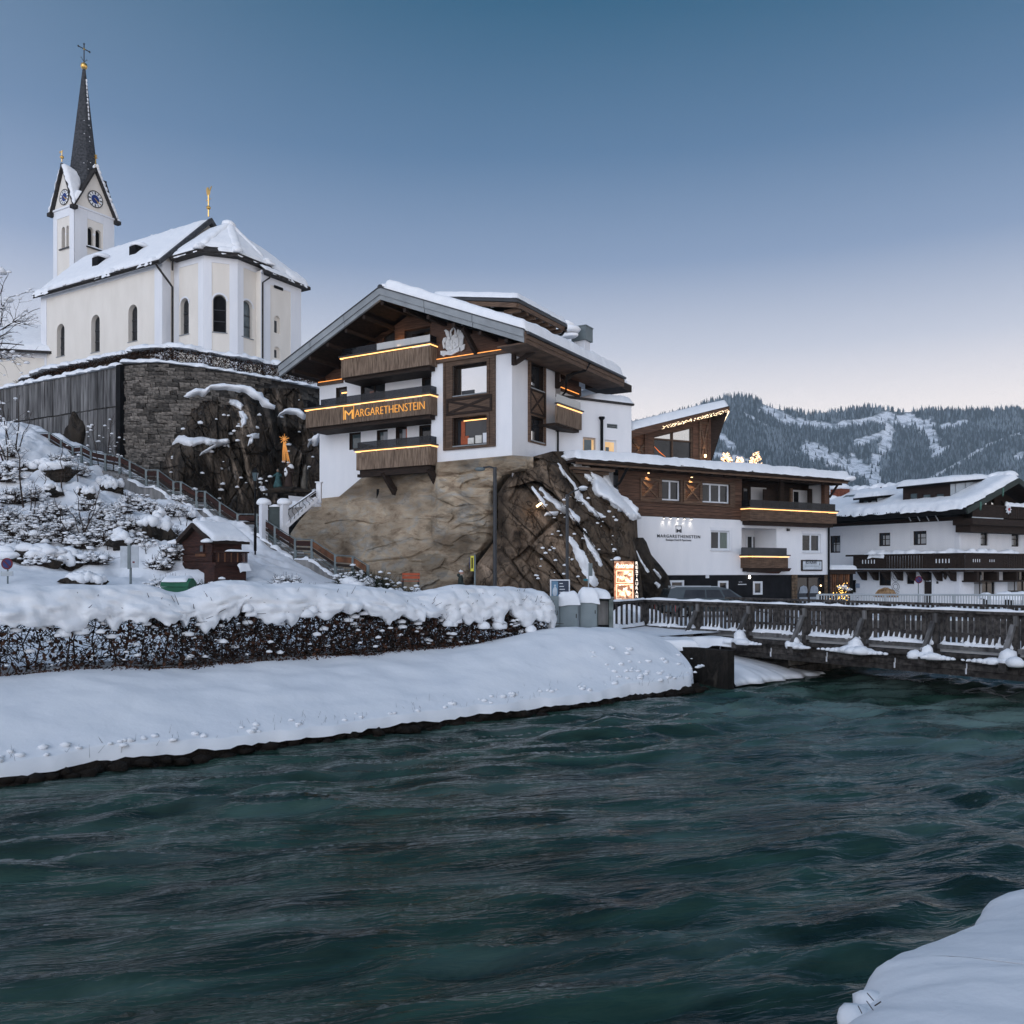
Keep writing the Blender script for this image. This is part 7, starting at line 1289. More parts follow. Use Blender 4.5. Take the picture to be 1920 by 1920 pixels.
 # ---- main balcony round the corner
 zb0, zb1 = 4.15, 5.02; o = 1.0; ya = f.Yy(1600, -o); xe = xr; mb = MB()
 yk = lambda px: f.Yy(px, -o)
 rail_boards(mb, lambda a, b, d: (-o+d, a, b), -o, yk(1730), zb0, zb1); rail_boards(mb, lambda a, b, d: (-o+d, a, b), yk(1663), ya, zb0, zb1); kf = f.X(1880, -o); rail_boards(mb, front(-o), -o, kf, zb0, zb1)
 bl = mb.build('balcony_boards', WDK, h); mb = MB(); rail_boards(mb, lambda a, b, d: (-o+d, a, b), yk(1730), yk(1663), zb0, zb1, True, .2); rail_boards(mb, front(-o), kf, xe, zb0, zb1, True, .2); b2 = mb.build('balcony_pickets', WDK, h); b2['kind'] = 'stuff'; bl['kind'] = 'stuff'
 mb = MB(); mb.box(-o-.1, -o+.12, -o-.1, ya+.6, zb1, zb1+.13); mb.box(-o+.121, xe, -o-.1, -o+.12, zb1, zb1+.129); mb.build('balcony_rail', WDK, h)
 mb = MB(); mb.box(-o-.03, -o-.0, -o, ya, zb0-.08, zb0-.02); mb.box(-o+.001, xe, -o-.03, -o-.001, zb0-.08, zb0-.021); mb.build('balcony_edge', MGL, h)
 mb = MB(); mb.box(-o, -.01, -o, ya, zb0-.22, zb0-.085); mb.box(-.009, xe, -o, -.01, zb0-.22, zb0-.085); mb.build('balcony_floor', WDK, h)
 mb = MB()
 for k in range(8): y = .3+k*(ya-.6)/7; mb.prism([(-o+.1, zb0-.23), (-.01, zb0-.23), (-.01, zb0-.85), (-.35, zb0-.8)], 'y', y-.1, y+.1)
 for k in range(6): x = .5+k*2.2; mb.box(x-.1, x+.1, -o+.05, -.012, zb0-.8, zb0-.23)
 mb.box(.2, xe, -.9, -.013, zb0-.9, zb0-.801)
 mb.build('balcony_bracket', WDK, h)
 cut = MB()
 for pxs in ((1618, 1640, 5), (1756, 1780, 5)):
  for k in range(pxs[2]): y = yk(pxs[0]+(pxs[1]-pxs[0])*k/(pxs[2]-1)); cut.box(-o-.036, -o-.031, y-.035, y+.035, zb0+.35, zb0+.62)
 for k in range(4): x = f.X(1824+k*4, -o); cut.box(x-.03, x+.03, -o-.036, -o-.031, zb0+.4, zb0+.6)
 for k in range(3): x = f.X(1855+k*4, -o); cut.box(x-.03, x+.03, -o-.036, -o-.031, zb0+.42, zb0+.58)
 cut.build('carved_slot', PLG, h)
 mb = MB(); ribbon(mb, [(-o, yk(1622), zb1+.12), (-o, -o, zb1+.12), (xe*.35, -o, zb1+.12)], .45, .22, 7, rag=.35); pad(mb, (-o-.2, yk(1632), zb1+.05), (-o-.2, yk(1660), zb1+.05), (-o+.3, yk(1660), zb1+.13), (-o+.3, yk(1632), zb1+.13), .3, .2, 14, 6, .2, .1, 8, drop=.2); mb.build('balcony_snow', SNOW, h, smooth=True)
 # ---- gable balcony
 g0 = -1.35; zg0, zg1 = f.Z(1850, 970, g0), f.Z(1850, 950, g0); xg = f.X(1823, g0); mb = MB(); xk = f.X(1880, g0); rail_boards(mb, front(g0), xg, xk, zg0, zg1); q_ = mb.build('balcony_boards', WDK, h); q_['kind'] = 'stuff'; mb = MB(); rail_boards(mb, front(g0), xk, xe, zg0, zg1, True, .2); q_ = mb.build('balcony_pickets', WDK, h); q_['kind'] = 'stuff'
 mb = MB(); mb.box(xg-.1, xe, g0-.08, g0+.1, zg1, zg1+.12); mb.build('balcony_rail', WDK, h); mb = MB(); mb.box(xg, xe, g0-.03, -.02, zg0-.5, zg0-.08); mb.box(xg+.3, xe, g0+.3, -.021, zg0-.95, zg0-.501); mb.build('balcony_floor', WDK, h); mb = MB(); mb.box(xg-.05, xk, g0-.05, g0-.001, zg0-.07, zg0-.01); mb.build('balcony_edge', MGL, h)
 mb = MB(); ribbon(mb, [(xk+.3, g0, zg1+.1), (xe, g0, zg1+.1)], .4, .3, 5); mb.build('balcony_snow', SNOW, h, smooth=True)
 for pl, pr, pt, pb in ((1844, 1850, 932, 947), (1856, 1863, 928, 947)): window(h, front(-.02), *fq(pl, pr, pt, pb), .0, WDK, GLR, 1, 1, .04)
 mb = MB(); q = fq(1876, 1884, 938, 948); mb.add([(q[0], -.05, q[2]), (q[1], -.05, q[2]), (q[0], -.05, q[3])], [(0, 1, 2)]); mb.build('pane', GLR, h)
 mb = MB();
 for px, t, b in ((1836, 941, 957), (1878, 915, 931)): x = f.X(px, gy); mb.prism([(x-.1, f.Z(px, t, gy)), (x+.1, f.Z(px, t, gy)), (x+.06, f.Z(px, b, gy)+.15), (x, f.Z(px, b, gy)), (x-.06, f.Z(px, b, gy)+.15)], 'y', gy-.12, gy-.05)
 mb.build('hanging_ornament', mat('copper_green', (.06, .14, .11), .7), h)
 # flower ornament on the gable balcony
 cx, cz = f.on_y(1890, 955, g0-.1); mb = MB()
 for k in range(8): a = k*math.pi/4; mb.prism([(cx+r*math.cos(a+d), cz+r*math.sin(a+d)) for r, d in ((.1, -.4), (.22, -.3), (.32, 0), (.22, .3), (.1, .4))], 'y', g0-.16-.01*(k % 2), g0-.1)
 fo = mb.build('flower_ornament', WFR, h); mb = MB(); mb.lathe([(.10, 0), (.10, .04)], (0, 0, 0), 10);
 mb2 = MB(); mb2.prism([(cx+.1*math.cos(a), cz+.1*math.sin(a)) for a in [k*.628 for k in range(10)]], 'y', g0-.2, g0-.175); mb2.build('flower_heart', RED, fo)
 # ---- facade bits
 mb = MB(); y, z = S(1775, 1072); mb.blob((-.06, y, z), (.1, .3, .28), 2, 5, .3, flat=None); mb.blob((-.14, y, z-.3), (.1, .12, .25), 2, 6, .3, flat=None); mb.build('wall_trophy', BARK, h)
 mb = MB(); q = sq(1781, 1786.5, 1075, 1080.5); TB(mb, Ts, *q, -.03, -.001); mb.build('house_plate', mat('plate_navy', (.02, .035, .07), .5), h); mb = MB(); q = sq(1756, 1759.5, 1090, 1094.5); TB(mb, Ts, *q, -.03, -.001); mb.build('bell_plate', MDK, h)
 mb = MB(); y, z = S(1600, 1099); mb.box(-.1, -.001, y-.22, y+.22, z-.45, z+.45); bx_ = mb.build('letter_box', BLK, h); mb = MB(); y, z = S(1608, 1098); mb.box(-.05, -.002, y-.2, y+.2, z-.16, z+.16); mb.build('notice_plate', mat('plate_blue', (.25, .30, .38), .6), h); mb = MB(); y, z = S(1599, 1069); mb.tube([(-.03, y, z+.2), (-.4, y, z+.3), (-.5, y-.1, z)], .04, 5); mb.blob((-.5, y-.1, z-.05), (.13, .13, .2), 2, 1, .1, flat=None); mb.build('wall_lantern', BLK, h)
 # sgraffito scrolls beside the window
 mb = MB(); yc = f.Yy(1679.5); gr = MAT['metal_pale']
 for cz_, rx, rz_ in ((S(1679, 1079)[1], .16, .42), (S(1679, 1100)[1], .15, .30)):
  for s in (1.0, .6): mb.tube([(-.012, yc+rx*s*math.cos(a)*2, cz_+rz_*s*math.sin(a)) for a in [k*2*math.pi/14 for k in range(15)]], .022, 4, cap=False)
 for k in range(4): z = S(1679, 1108+k*3)[1]; mb.tube([(-.012, yc-.3, z), (-.012, yc, z-.12), (-.012, yc+.3, z)], .02, 4)
 mb.build('wall_scrollwork', mat('paint_grey', (.20, .215, .23), .9), h)
make_chalet()
def make_lean_to():
 f = WF; t = thing('porch', 'small dark slatted lean-to with snow on top between the two white houses', 'lean-to', (f.o[0], f.o[1], 0), f.deg); x0, x1 = f.X(1556.5, .3), f.X(1594, .6); z = f.Z(1575, 1068, .3)
 mb = MB(); mb.box(x0, x1, .9, 1.0, 1.4, z-.2); mb.box(x1-.35, x1-.02, .35, .9, 1.4, z-.2); mb.build('wall', BLK, t); mb = MB(); mb.box(x0-.1, x1+.05, .2, 1.8, z-.3, z); mb.build('roof', WDK, t); mb = MB(); pad(mb, (x0-.1, .1, z), (x1+.2, .1, z), (x1+.2, 1.8, z), (x0-.1, 1.8, z), .30, .2, 18, 10, .08, .06, 3); mb.build('snow', SNOW, t, smooth=True)
 n = 9
 for k in range(n): mb = MB(); x = x0+.1+(x1-x0-.6)*k/(n-1); mb.box(x-.05, x+.05, .3, .42, 1.4, z-.31); mb.build('slat', WOR if k % 3 else WDH, t)
make_lean_to()
# ================================================================== retaining walls round the churchyard
def to_px(p): return (p[0]/p[1]*F+CX, HY-(p[2]-EYE)/p[1]*F)
def bent_box(r, jit=.12):
 """a rough block about the unit cube, 12 triangles"""
 v = [(x, y, z) for z in (-.5, .5) for x, y in ((-.5, -.5), (.5, -.5), (.5, .5), (-.5, .5))]
 return [tuple(c+r.uniform(-jit, jit) for c in q) for q in v]
BOXF = [(0, 3, 2, 1), (4, 5, 6, 7), (0, 1, 5, 4), (1, 2, 6, 5), (2, 3, 7, 6), (3, 0, 4, 7)]
_rs = random.Random(77); STONES = []
for k in range(8):
 me = bpy.data.meshes.new('stone'); me.from_pydata(bent_box(_rs, .13), [], BOXF); me.materials.append(STN); me.update(); STONES.append(me)
SW = [(228, 60.3, 682), (262, 59.8, 681), (300, 59.6, 680), (333, 59.6, 684), (400, 60.0, 693), (467, 61.0, 705), (550, 63.2, 720), (600, 65.5, 730), (640, 68, 738)]
def stone_wall():
 t = thing('stone_wall', 'curved rubble stone retaining wall below the church hedge', 'wall', (0, 0, 0)); r = random.Random(5)
 P_ = np.array([at(a, c, b)[:] for a, b, c in SW]); k = np.linspace(0, len(P_)-1, 160); C = np.stack([np.interp(k, np.arange(len(P_)), P_[:, i]) for i in range(3)], 1)
 for _ in range(6): C[1:-1] = .25*C[:-2]+.5*C[1:-1]+.25*C[2:]
 s = np.concatenate([[0], np.cumsum(np.linalg.norm(np.diff(C[:, :2], axis=0), axis=1))]); tan = np.gradient(C[:, :2], axis=0); tan /= np.linalg.norm(tan, axis=1)[:, None]; nr = np.stack([tan[:, 1], -tan[:, 0]], 1)
 rows = [np.concatenate([C[:, :2]+nr*.0, z[:, None]], 1) for z in (C[:, 2]*0+4, C[:, 2]*0+9, C[:, 2]*0+13, C[:, 2])]+[np.concatenate([C[:, :2]-nr*.6, C[:, 2:]], 1)]
 mb = MB(); mb.grid(np.stack(rows, 1)); mb.build('wall_core', MORT, t)
 cand = []; z = 8.0
 while z < 18.4:
  h = r.uniform(.16, .34); u = r.uniform(0, .5)
  while u < s[-1]-.2:
   w = r.uniform(.28, .85); c = u+w/2; p = [np.interp(c, s, C[:, i]) for i in range(3)]; zz = z+h/2+r.uniform(-.03, .03)
   if zz < p[2]-.12:
    px, py = to_px((p[0], p[1], zz)); tx, ty = [np.interp(c, s, tan[:, i]) for i in (0, 1)]
    vis = 228 < px < 575 and float(crag_depth(np.array(px), np.array(py))) > p[1]-.1 and py < 900
    cand.append((vis, w*h, p[0], p[1], zz, w, h, tx, ty))
   u += w+.02
  z += h+.015
 cand.sort(key=lambda q: (-int(q[0]), -q[1])); mb = MB()
 for i, (vis, a, x, y, zz, w, h, tx, ty) in enumerate(cand):
  th = math.atan2(ty, tx); d = r.uniform(.16, .34)
  if i < 296:
   o = link('stone', STONES[i % 8], t); o.location = (x+ty*.02, y-tx*.02, zz); o.rotation_euler = (0, r.uniform(-.08, .08), th); o.scale = (w, d, h)
  elif vis or r.random() < .5:
   v = np.array(bent_box(r, .12))*np.array((w, d, h)); c_, n_ = math.cos(th), math.sin(th); mb.add(np.stack([v[:, 0]*c_-v[:, 1]*n_+x, v[:, 0]*n_+v[:, 1]*c_+y, v[:, 2]+zz], 1), BOXF)
 o = mb.build('small_stones', STN, t); o['kind'] = 'stuff'
 mb = MB(); ribbon(mb, [tuple(q) for q in C[::8]], .75, .24, 3, rag=.22); mb.build('snow_coping', SNOW, t, smooth=True)
 return C, nr
SWC, SWN = stone_wall()
PF = Frame(*at(226, 0, 60.3)[:2], -31)
def plank_wall():
 f = PF; t = thing('plank_wall', 'tall weathered grey plank wall left of the stone wall', 'wall', (f.o[0], f.o[1], 0), f.deg); r = random.Random(8)
 ztop = lambda x: f.Z(226, 688)+.0*x; x0 = f.X(-260); zt, zm = f.Z(226, 688), f.Z(218, 763); x = -.05; zb = 8.0
 while x > x0:
  w = r.uniform(.30, .46); top = zt-.02
  for z0, z1 in ((zm+.03, top), (zb, zm-.03)):
   me = MB(); d = r.uniform(0, .07); me.box(x-w+.018, x, -.10-d, -.03, z0+r.uniform(0, .03), z1-r.uniform(0, .05)); me.build('plank', WGR, t)
  x -= w
 mb = MB(); mb.box(x0, 0, -.02, .3, zb, zt); mb.box(x0, .05, -.06, -.03, zm-.06, zm+.06); mb.build('wall_core', MORT, t)
 mb = MB(); mb.box(-.02, .45, -.35, .1, zb, zt+.05); mb.build('end_post', BLK, t)
 mb = MB(); ribbon(mb, [(x0, -.05, zt), (.3, -.05, zt)], .55, .30, 4, rag=.25); ribbon(mb, [(x0, 1.6, zt+.55), (-5, 1.5, zt+.5), (-3.6, 1.4, zt+.3)], .5, .22, 6, rag=.4); mb.build('snow_coping', SNOW, t, smooth=True)
 mb = MB()                                             # dark rock leaning against the planks
 for px, py, a, b in ((138, 815, .9, 1.9), (122, 832, 1.1, 1.3)): q = f.on_y(px, py, -.4); mb.blob((q[0], -.3, q[1]-.6), (a, .55, b), 3, a, .5, flat=None)
 mb.build('rock', ROCKD, t, smooth=True)
plank_wall()
# slope of dead grass between plank wall and churchyard
mb = MB(); f = PF; zt = f.Z(226, 688); G = []
for x in np.linspace(-40, 1.2, 60):
 G.append([f.world(x, y, zt+dz+.06*vn(np.array([x*1.3, y*2, 0.]), 4)) for y, dz in ((.1, -.05), (.6, .15), (1.5, .55), (2.3, .62), (5, .65))])
mb.grid(np.array([[tuple(q) for q in row] for row in G])); mb.build('churchyard_verge', mat('dead_grass', (.05, .038, .025), .95, (.17, .13, .085), 3, bump=.7), kind='structure')
# ================================================================== hedges
def hedge_stuff(name, parent, path, z0, hgt, dep, n_tw, n_leaf, seed, twm=None, lfm=None, stem=.6, dens=None, thick=1):
 """path: (k,2) ground points, returns the joined twigs / leaves as parts of kind stuff"""
 r = np.random.RandomState(seed); path = np.asarray(path, float); s = np.concatenate([[0], np.cumsum(np.linalg.norm(np.diff(path, axis=0), axis=1))]); tot = s[-1]
 tan = np.gradient(path, axis=0); tan /= np.linalg.norm(tan, axis=1)[:, None]
 def PT(u, o): x = np.interp(u, s, path[:, 0]); y = np.interp(u, s, path[:, 1]); tx = np.interp(u, s, tan[:, 0]); ty = np.interp(u, s, tan[:, 1]); return x-ty*o, y+tx*o
 z0f = (lambda u: np.interp(u, s, z0)) if hasattr(z0, '__len__') else (lambda u: z0+0*u); hf = (lambda u: np.interp(u, s, hgt)) if hasattr(hgt, '__len__') else (lambda u: hgt+0*u)
 segs = []
 us = np.arange(.2, tot, stem)
 for u in us:                                                       # stems, each forking twice
  u = u+r.uniform(-.15, .15); o = r.uniform(-.2, .2)*dep; pts = []; h_ = float(hf(np.array(u)))
  for k in range(5): pts.append((*[float(q) for q in PT(np.array(u+.06*k*r.uniform(-1, 1)), np.array(o+.05*k*r.uniform(-1, 1)))], float(z0f(np.array(u)))-.1+h_*.95*k/4))
  segs += [(pts[k], pts[k+1], .032-.005*k, .028-.005*k) for k in range(4)]
 u = r.uniform(0, tot, n_tw); o = r.uniform(-.5, .5, n_tw)*dep; zz = r.uniform(.05, 1, n_tw)
 if dens is not None: u = u[r.uniform(0, 1, n_tw) < dens(u)]; n_tw = len(u); o = o[:n_tw]; zz = zz[:n_tw]
 x, y = PT(u, o); z = z0f(u)+zz*hf(u)*.95; l = r.uniform(.15, .5, n_tw); a = r.uniform(0, 6.28, n_tw); e = r.uniform(-.3, 1.2, n_tw)
 q = np.stack([x+l*np.cos(a)*np.cos(e), y+l*np.sin(a)*np.cos(e), z+l*np.sin(e)], 1); p = np.stack([x, y, z], 1); rad = r.uniform(.004, .011, n_tw)*thick
 A = np.array([g[0] for g in segs]+[tuple(k) for k in p]); B = np.array([g[1] for g in segs]+[tuple(k) for k in q]); Ra = np.concatenate([[g[2] for g in segs], rad]); Rb = np.concatenate([[g[3] for g in segs], rad*.5])
 bars('branches', A, B, Ra, Rb, twm or BARK, parent)
 if n_leaf:
  u = r.uniform(0, tot, n_leaf);
  if dens is not None: u = u[r.uniform(0, 1, n_leaf) < dens(u)]
  m = len(u); o = r.uniform(-.5, .5, m)*dep; zz = r.uniform(0, 1, m)**1.1; x, y = PT(u, o); C = np.stack([x, y, z0f(u)+zz*hf(u)*.95], 1); leaf_quads('leaves', C, r.uniform(.025, .06, m)*thick, r, lfm or LEAF, parent)
def bars(name, A, B, Ra, Rb, m, parent=None, **kw):
 n = len(A); d = B-A; L_ = np.linalg.norm(d, axis=1)[:, None]; d = d/np.maximum(L_, 1e-6); ref = np.where(np.abs(d[:, 2:]) > .9, np.array([[1., 0, 0]]), np.array([[0, 0, 1.]])); u = np.cross(d, ref); u /= np.linalg.norm(u, axis=1)[:, None]; w = np.cross(d, u); V = np.zeros((n, 6, 3))
 for j in range(3): a = 2*np.pi*j/3; e = u*np.cos(a)+w*np.sin(a); V[:, j] = A+e*np.asarray(Ra)[:, None]; V[:, 3+j] = B+e*np.asarray(Rb)[:, None]
 fl = np.array([(0, 1, 4, 3), (1, 2, 5, 4), (2, 0, 3, 5)]); Fa = (np.arange(n)[:, None, None]*6+fl[None]).reshape(-1, 4); return npmesh(name, V.reshape(-1, 3), Fa, m, False, parent, kind=kw.get('kind', 'stuff'))
def leaf_quads(name, C, sz, r, m, parent=None):
 n = len(C); a = r.normal(size=(n, 3)); a /= np.linalg.norm(a, axis=1)[:, None]; b = np.cross(a, r.normal(size=(n, 3))); b /= np.linalg.norm(b, axis=1)[:, None]; s_ = sz[:, None]
 V = np.stack([C-a*s_, C+b*s_*.55, C+a*s_, C-b*s_*.55], 1); return npmesh(name, V.reshape(-1, 3), np.arange(n*4).reshape(-1, 4), m, False, parent, kind='stuff')
def blobs(name, C, Rr, m, parent=None, seed=0, sub=1, kind='stuff', amt=.28):
 v, f = ICO[sub]; n = len(C); r = np.random.RandomState(seed); ph = r.uniform(0, 100, (n, 1, 3)); w = v[None]*(1+amt*vn(v[None]*1.4+ph, seed))[..., None]; w[..., 2] = np.where(w[..., 2] < -.35, -.35+(w[..., 2]+.35)*.2, w[..., 2])
 V = w*np.asarray(Rr)[:, None, :]+np.asarray(C)[:, None, :]; Fa = (np.arange(n)[:, None, None]*len(v)+np.array(f)[None]).reshape(-1, 3); o = npmesh(name, V.reshape(-1, 3), Fa, m, True, parent)
 if kind: o['kind'] = kind
 return o
def church_hedge():
 t = thing('churchyard_hedge', 'long brown beech hedge with snow on top before the church', 'hedge')
 C2 = SWC[:, :2]-SWN*1.3; z2 = SWC[:, 2]
 left = np.array([PF.world(x, 2.6)[:2] for x in np.linspace(PF.X(40, 2.6), -1.2, 30)]); zl = np.full(30, float(SWC[0, 2])+.3)
 pts = np.concatenate([left, C2[6:]]); z = np.concatenate([zl, z2[6:]-.05]);
 for _ in range(5): pts[1:-1] = .25*pts[:-2]+.5*pts[1:-1]+.25*pts[2:]; z[1:-1] = .25*z[:-2]+.5*z[1:-1]+.25*z[2:]
 ht = np.interp(np.arange(len(pts)), [0, 8, 30, 60, len(pts)], [.75, 1.15, 1.22, 1.35, 1.5])
 hedge_stuff('hedge', t, pts, z-.1, ht+.12, 1.0, 9000, 15000, 3, thick=1.6)
 top = [(*p, zz+h-.12) for p, zz, h in zip(pts[::4], z[::4], ht[::4])]; mb = MB(); ribbon(mb, [(p[0], p[1], p[2]+.1) for p in top], 1.2, .38, 5, rag=.24, per=5); mb.build('snow_cap', SNOW, t, smooth=True)
church_hedge()
# ---- the big hedge along the near bank
def near_hedge():
 t = thing('river_hedge', 'long leafless brown hedge under thick snow along the river bank', 'hedge')
 tops = [(-900, 1099), (-300, 1097), (0, 1097), (60, 1095), (86, 1103), (110, 1097), (180, 1095), (250, 1096), (290, 1101), (325, 1112), (345, 1112), (370, 1101), (410, 1090), (450, 1089), (500, 1096), (560, 1092), (610, 1096), (660, 1096), (720, 1105), (780, 1111), (820, 1104), (850, 1098), (880, 1098), (905, 1097), (930, 1099), (965, 1100), (985, 1105), (1005, 1103), (1020, 1110), (1030, 1124)]
 def dpos(px, n): r = (px-CX)/F; Y = n/(r*RN.x+RN.y); return r*Y*RD.x+Y*RD.y, Y
 td = [dpos(a, 23.2) for a, b in tops]; dd = [q[0] for q in td]; zz = [EYE-(b-HY)/F*q[1] for (a, b), q in zip(tops, td)]
 dmax = dpos(1024, 23.2)[0]; d = np.arange(-24, dmax+.01, .075); zt = np.interp(d, dd, zz); k = np.ones(5)/5; zt = np.convolve(np.pad(zt, 2, 'edge'), k, 'valid')
 e = np.clip((dmax-d)/.8, 0, 1); endr = np.sqrt(np.clip(1-(1-e)**2, 0, 1))
 nz = lambda f_, sd: vn(P3(d*f_, 0*d), sd)
 droop = .22+.42*np.clip(nz(.55, 3)+.25, 0, 1)+.34*np.clip(nz(1.5, 5), 0, 1)+.18*np.clip(nz(3.7, 7), -.3, 1)+.09*nz(8, 9)
 droop = np.clip(droop, .1, 1.5)*np.interp(d, [dpos(q, 23.2)[0] for q in (0, 90, 150, 300, 370, 430, 480, 1000)], [.6, .8, 1.5, 1.8, 1.8, 1.55, 1.3, 1.25]); gap = ss(.25, .55, nz(.9, 31))*ss(3, 6, d)*ss(9.5, 7, d); droop = droop*(1-.75*gap)
 T_ = np.linspace(0, 1, 44); sec = []
 kn = [(0, 24.25, -.95), (.12, 24.3, -.45), (.25, 24.0, -.12), (.42, 23.3, 0), (.56, 22.75, -.14), (.66, 22.42, -.42)]
 G = np.zeros((len(d), 44, 3)); tk = [q[0] for q in kn]
 for j, t_ in enumerate(T_):
  if t_ <= .66: n = np.interp(t_, tk, [q[1] for q in kn]); dz = np.interp(t_, tk, [q[2] for q in kn]); n = n+0*d; dz = dz+0*d
  else:
   q = (t_-.66)/.34;
   if q < .82: qq = q/.82; n = 22.42-.10*np.sin(qq*3.0)+0*d; dz = -.42-droop*qq
   else: qq = (q-.82)/.18; n = 22.40+.30*qq+0*d; dz = -.42-droop*(1-.10*qq)
  P_ = P3(d*1.0, n*1.0+dz*1.6)
  lump = .14*fbm(P_*.9, 3, 2)+.09*np.abs(vn(P_*2.3, 11))+.035*vn(P_*6, 13)
  lw = np.interp(t_, [0, .3, .55, .75, 1], [.5, .25, .9, 1.7, 1.4])
  n = n-lump*lw; zc = zt+dz*1.0+(lump*.35 if .2 < t_ < .6 else 0)
  n = 23.3+(n-23.3)*(.35+.65*endr); zc = zt-.5+(zc-zt+.5)*(.35+.65*endr)
  de = d; G[:, j] = np.stack([RD.x*de+RN.x*n, RD.y*de+RN.y*n, zc], -1)
 npmesh('snow_cap', G.reshape(-1, 3), gridfaces(len(d), 44), SNOW, True, t)
 path = np.array([riv(x, 23.15)[:2] for x in np.arange(-24, dmax+.3, .5)]); dl = np.arange(-24, dmax+.3, .5); z0 = np.array([float(bankz(np.array(x), np.array(22.9))) for x in dl])-.12; ht = np.interp(dl, d, zt)-z0-.35
 dens = lambda u: .50+.50*ss(29.5, 33, u)*(1-.35*ss(38.5, 41, u))
 hedge_stuff('hedge', t, path, z0, ht, 1.25, 26000, 30000, 9, stem=.4, dens=dens, thick=1.5)
 r = np.random.RandomState(4); n = 330; dd_ = r.uniform(-12, dmax-.2, n); zb = np.interp(dd_, dl, z0); h_ = np.interp(dd_, dl, ht); fz = r.uniform(.15, .85, n); nn = 22.45+r.uniform(0, .35, n)
 C = np.stack([RD.x*dd_+RN.x*nn, RD.y*dd_+RN.y*nn, zb+fz*h_], 1); R_ = r.uniform(.03, .14, n)*(.5+.6*fz); blobs('snow_clumps', C, np.stack([R_*1.5, R_, R_*.8], 1), SNOW, t, 5)
 n = 46; dd_ = r.uniform(-12, dmax-.2, n); zl = np.interp(dd_, d, zt-.42-droop); nn = 22.38+r.uniform(0, .15, n); C = np.stack([RD.x*dd_+RN.x*nn, RD.y*dd_+RN.y*nn, zl+r.uniform(-.12, .15, n)], 1); R_ = r.uniform(.08, .2, n); blobs('snow_lobes', C, np.stack([R_*1.3, R_, R_*1.05], 1), SNOW, t, 8, 2)
 # fallen leaves at the foot
 n = 2600; dd_ = r.uniform(-12, 16, n); nn = r.normal(22.55, .12, n); z = bankz(dd_, nn)+.015; leaf_quads('fallen_leaves', np.stack([RD.x*dd_+RN.x*nn, RD.y*dd_+RN.y*nn, z], 1), r.uniform(.02, .05, n), r, LEAF, t)
near_hedge()
# ================================================================== stair with its railing
RP = [(40, 797), (65.5, 812), (93, 811), (115, 825), (137, 837), (153, 836), (171, 845), (198, 851), (225, 856), (244, 865), (274.5, 881), (296.6, 881), (326, 903), (340, 903.5), (369, 921), (385, 921), (413, 942), (446, 964), (482, 964), (516, 987), (554, 1010.6), (585, 1011.6), (629, 1040.6), (662, 1043), (690, 1060)]
def stair_Y(px): return 57-(px-65)*13.5/597
def make_stair():
 t = thing('stair_railing', 'long brown railing with grey posts climbing the slope to the church', 'railing'); st = thing('staircase', 'narrow concrete stair with snowy treads beneath the brown railing', 'stairs')
 Pp = [at(a, b, stair_Y(a)) for a, b in RP]; up = Vector((0, 0, 1)); H_ = 1.05
 for i, p in enumerate(Pp):
  mb = MB(); mb.box(p.x-.07, p.x+.07, p.y-.05, p.y+.05, p.z-H_-.25, p.z+.02); mb.build('post', MGN, t)
 sn, cw, tr = MB(), MB(), MB(); rr = random.Random(6)
 for i, (p, q) in enumerate(zip(Pp[:-1], Pp[1:])):
  mb = MB(); mb.tube([p, q], .028, 5); mb.build('handrail', MGN, t)
  b0, b1 = p-up*.22, q-up*.22; mb = MB(); mb.beam(b0, b1, .04, .27); o = mb.build('rail_board', WOR if i > 20 else WRD, t);
  mb = MB(); mb.beam(p-up*.50, q-up*.50, .04, .14); mb.build('rail_board', WDK, t)
  for hz in (.68, .86): mb = MB(); mb.tube([p-up*hz, q-up*hz], .022, 4); mb.build('lower_rail', MGN, t)
  n = max(2, int((q-p).length/.36)); back = Vector((.45, .9, 0)).normalized()
  for k in range(n):
   a, b = p.lerp(q, k/n), p.lerp(q, (k+1)/n); z = a.z-H_-.05; d = (b-a); d.z = 0; d.normalize(); mbx = MB(); c = [a, b, b+back*1.4, a+back*1.4]; mbx.add([(v.x, v.y, z-.2) for v in c]+[(v.x, v.y, z) for v in c], BOXF); mbx.build('step', CONC, st)
   c = [a+back*.3, b+back*.3, b+back*1.1, a+back*1.1]; (k+i) % 3 == 0 and sn.add([(v.x, v.y, z+.001) for v in c]+[(v.x, v.y, z+.09) for v in c], BOXF)
  pa, pb = p-Vector((.08, .15, 0)), q-Vector((.08, .15, 0)); mbx = MB(); mbx.add([pa-up*(H_+.02), pb-up*(H_+.02), pb-up*(H_+2.4), pa-up*(H_+2.4)]+[v+Vector((.1, .2, 0)) for v in (pa-up*(H_+.02), pb-up*(H_+.02), pb-up*(H_+2.4), pa-up*(H_+2.4))], BOXF); mbx.build('side_wall', CONC, st)
  if i > 8: ribbon(sn, [pa-up*(H_+.03), pb-up*(H_+.03)], .34, .13, i, rag=.4)
 sn.build('tread_snow', SNOW, st)
make_stair()
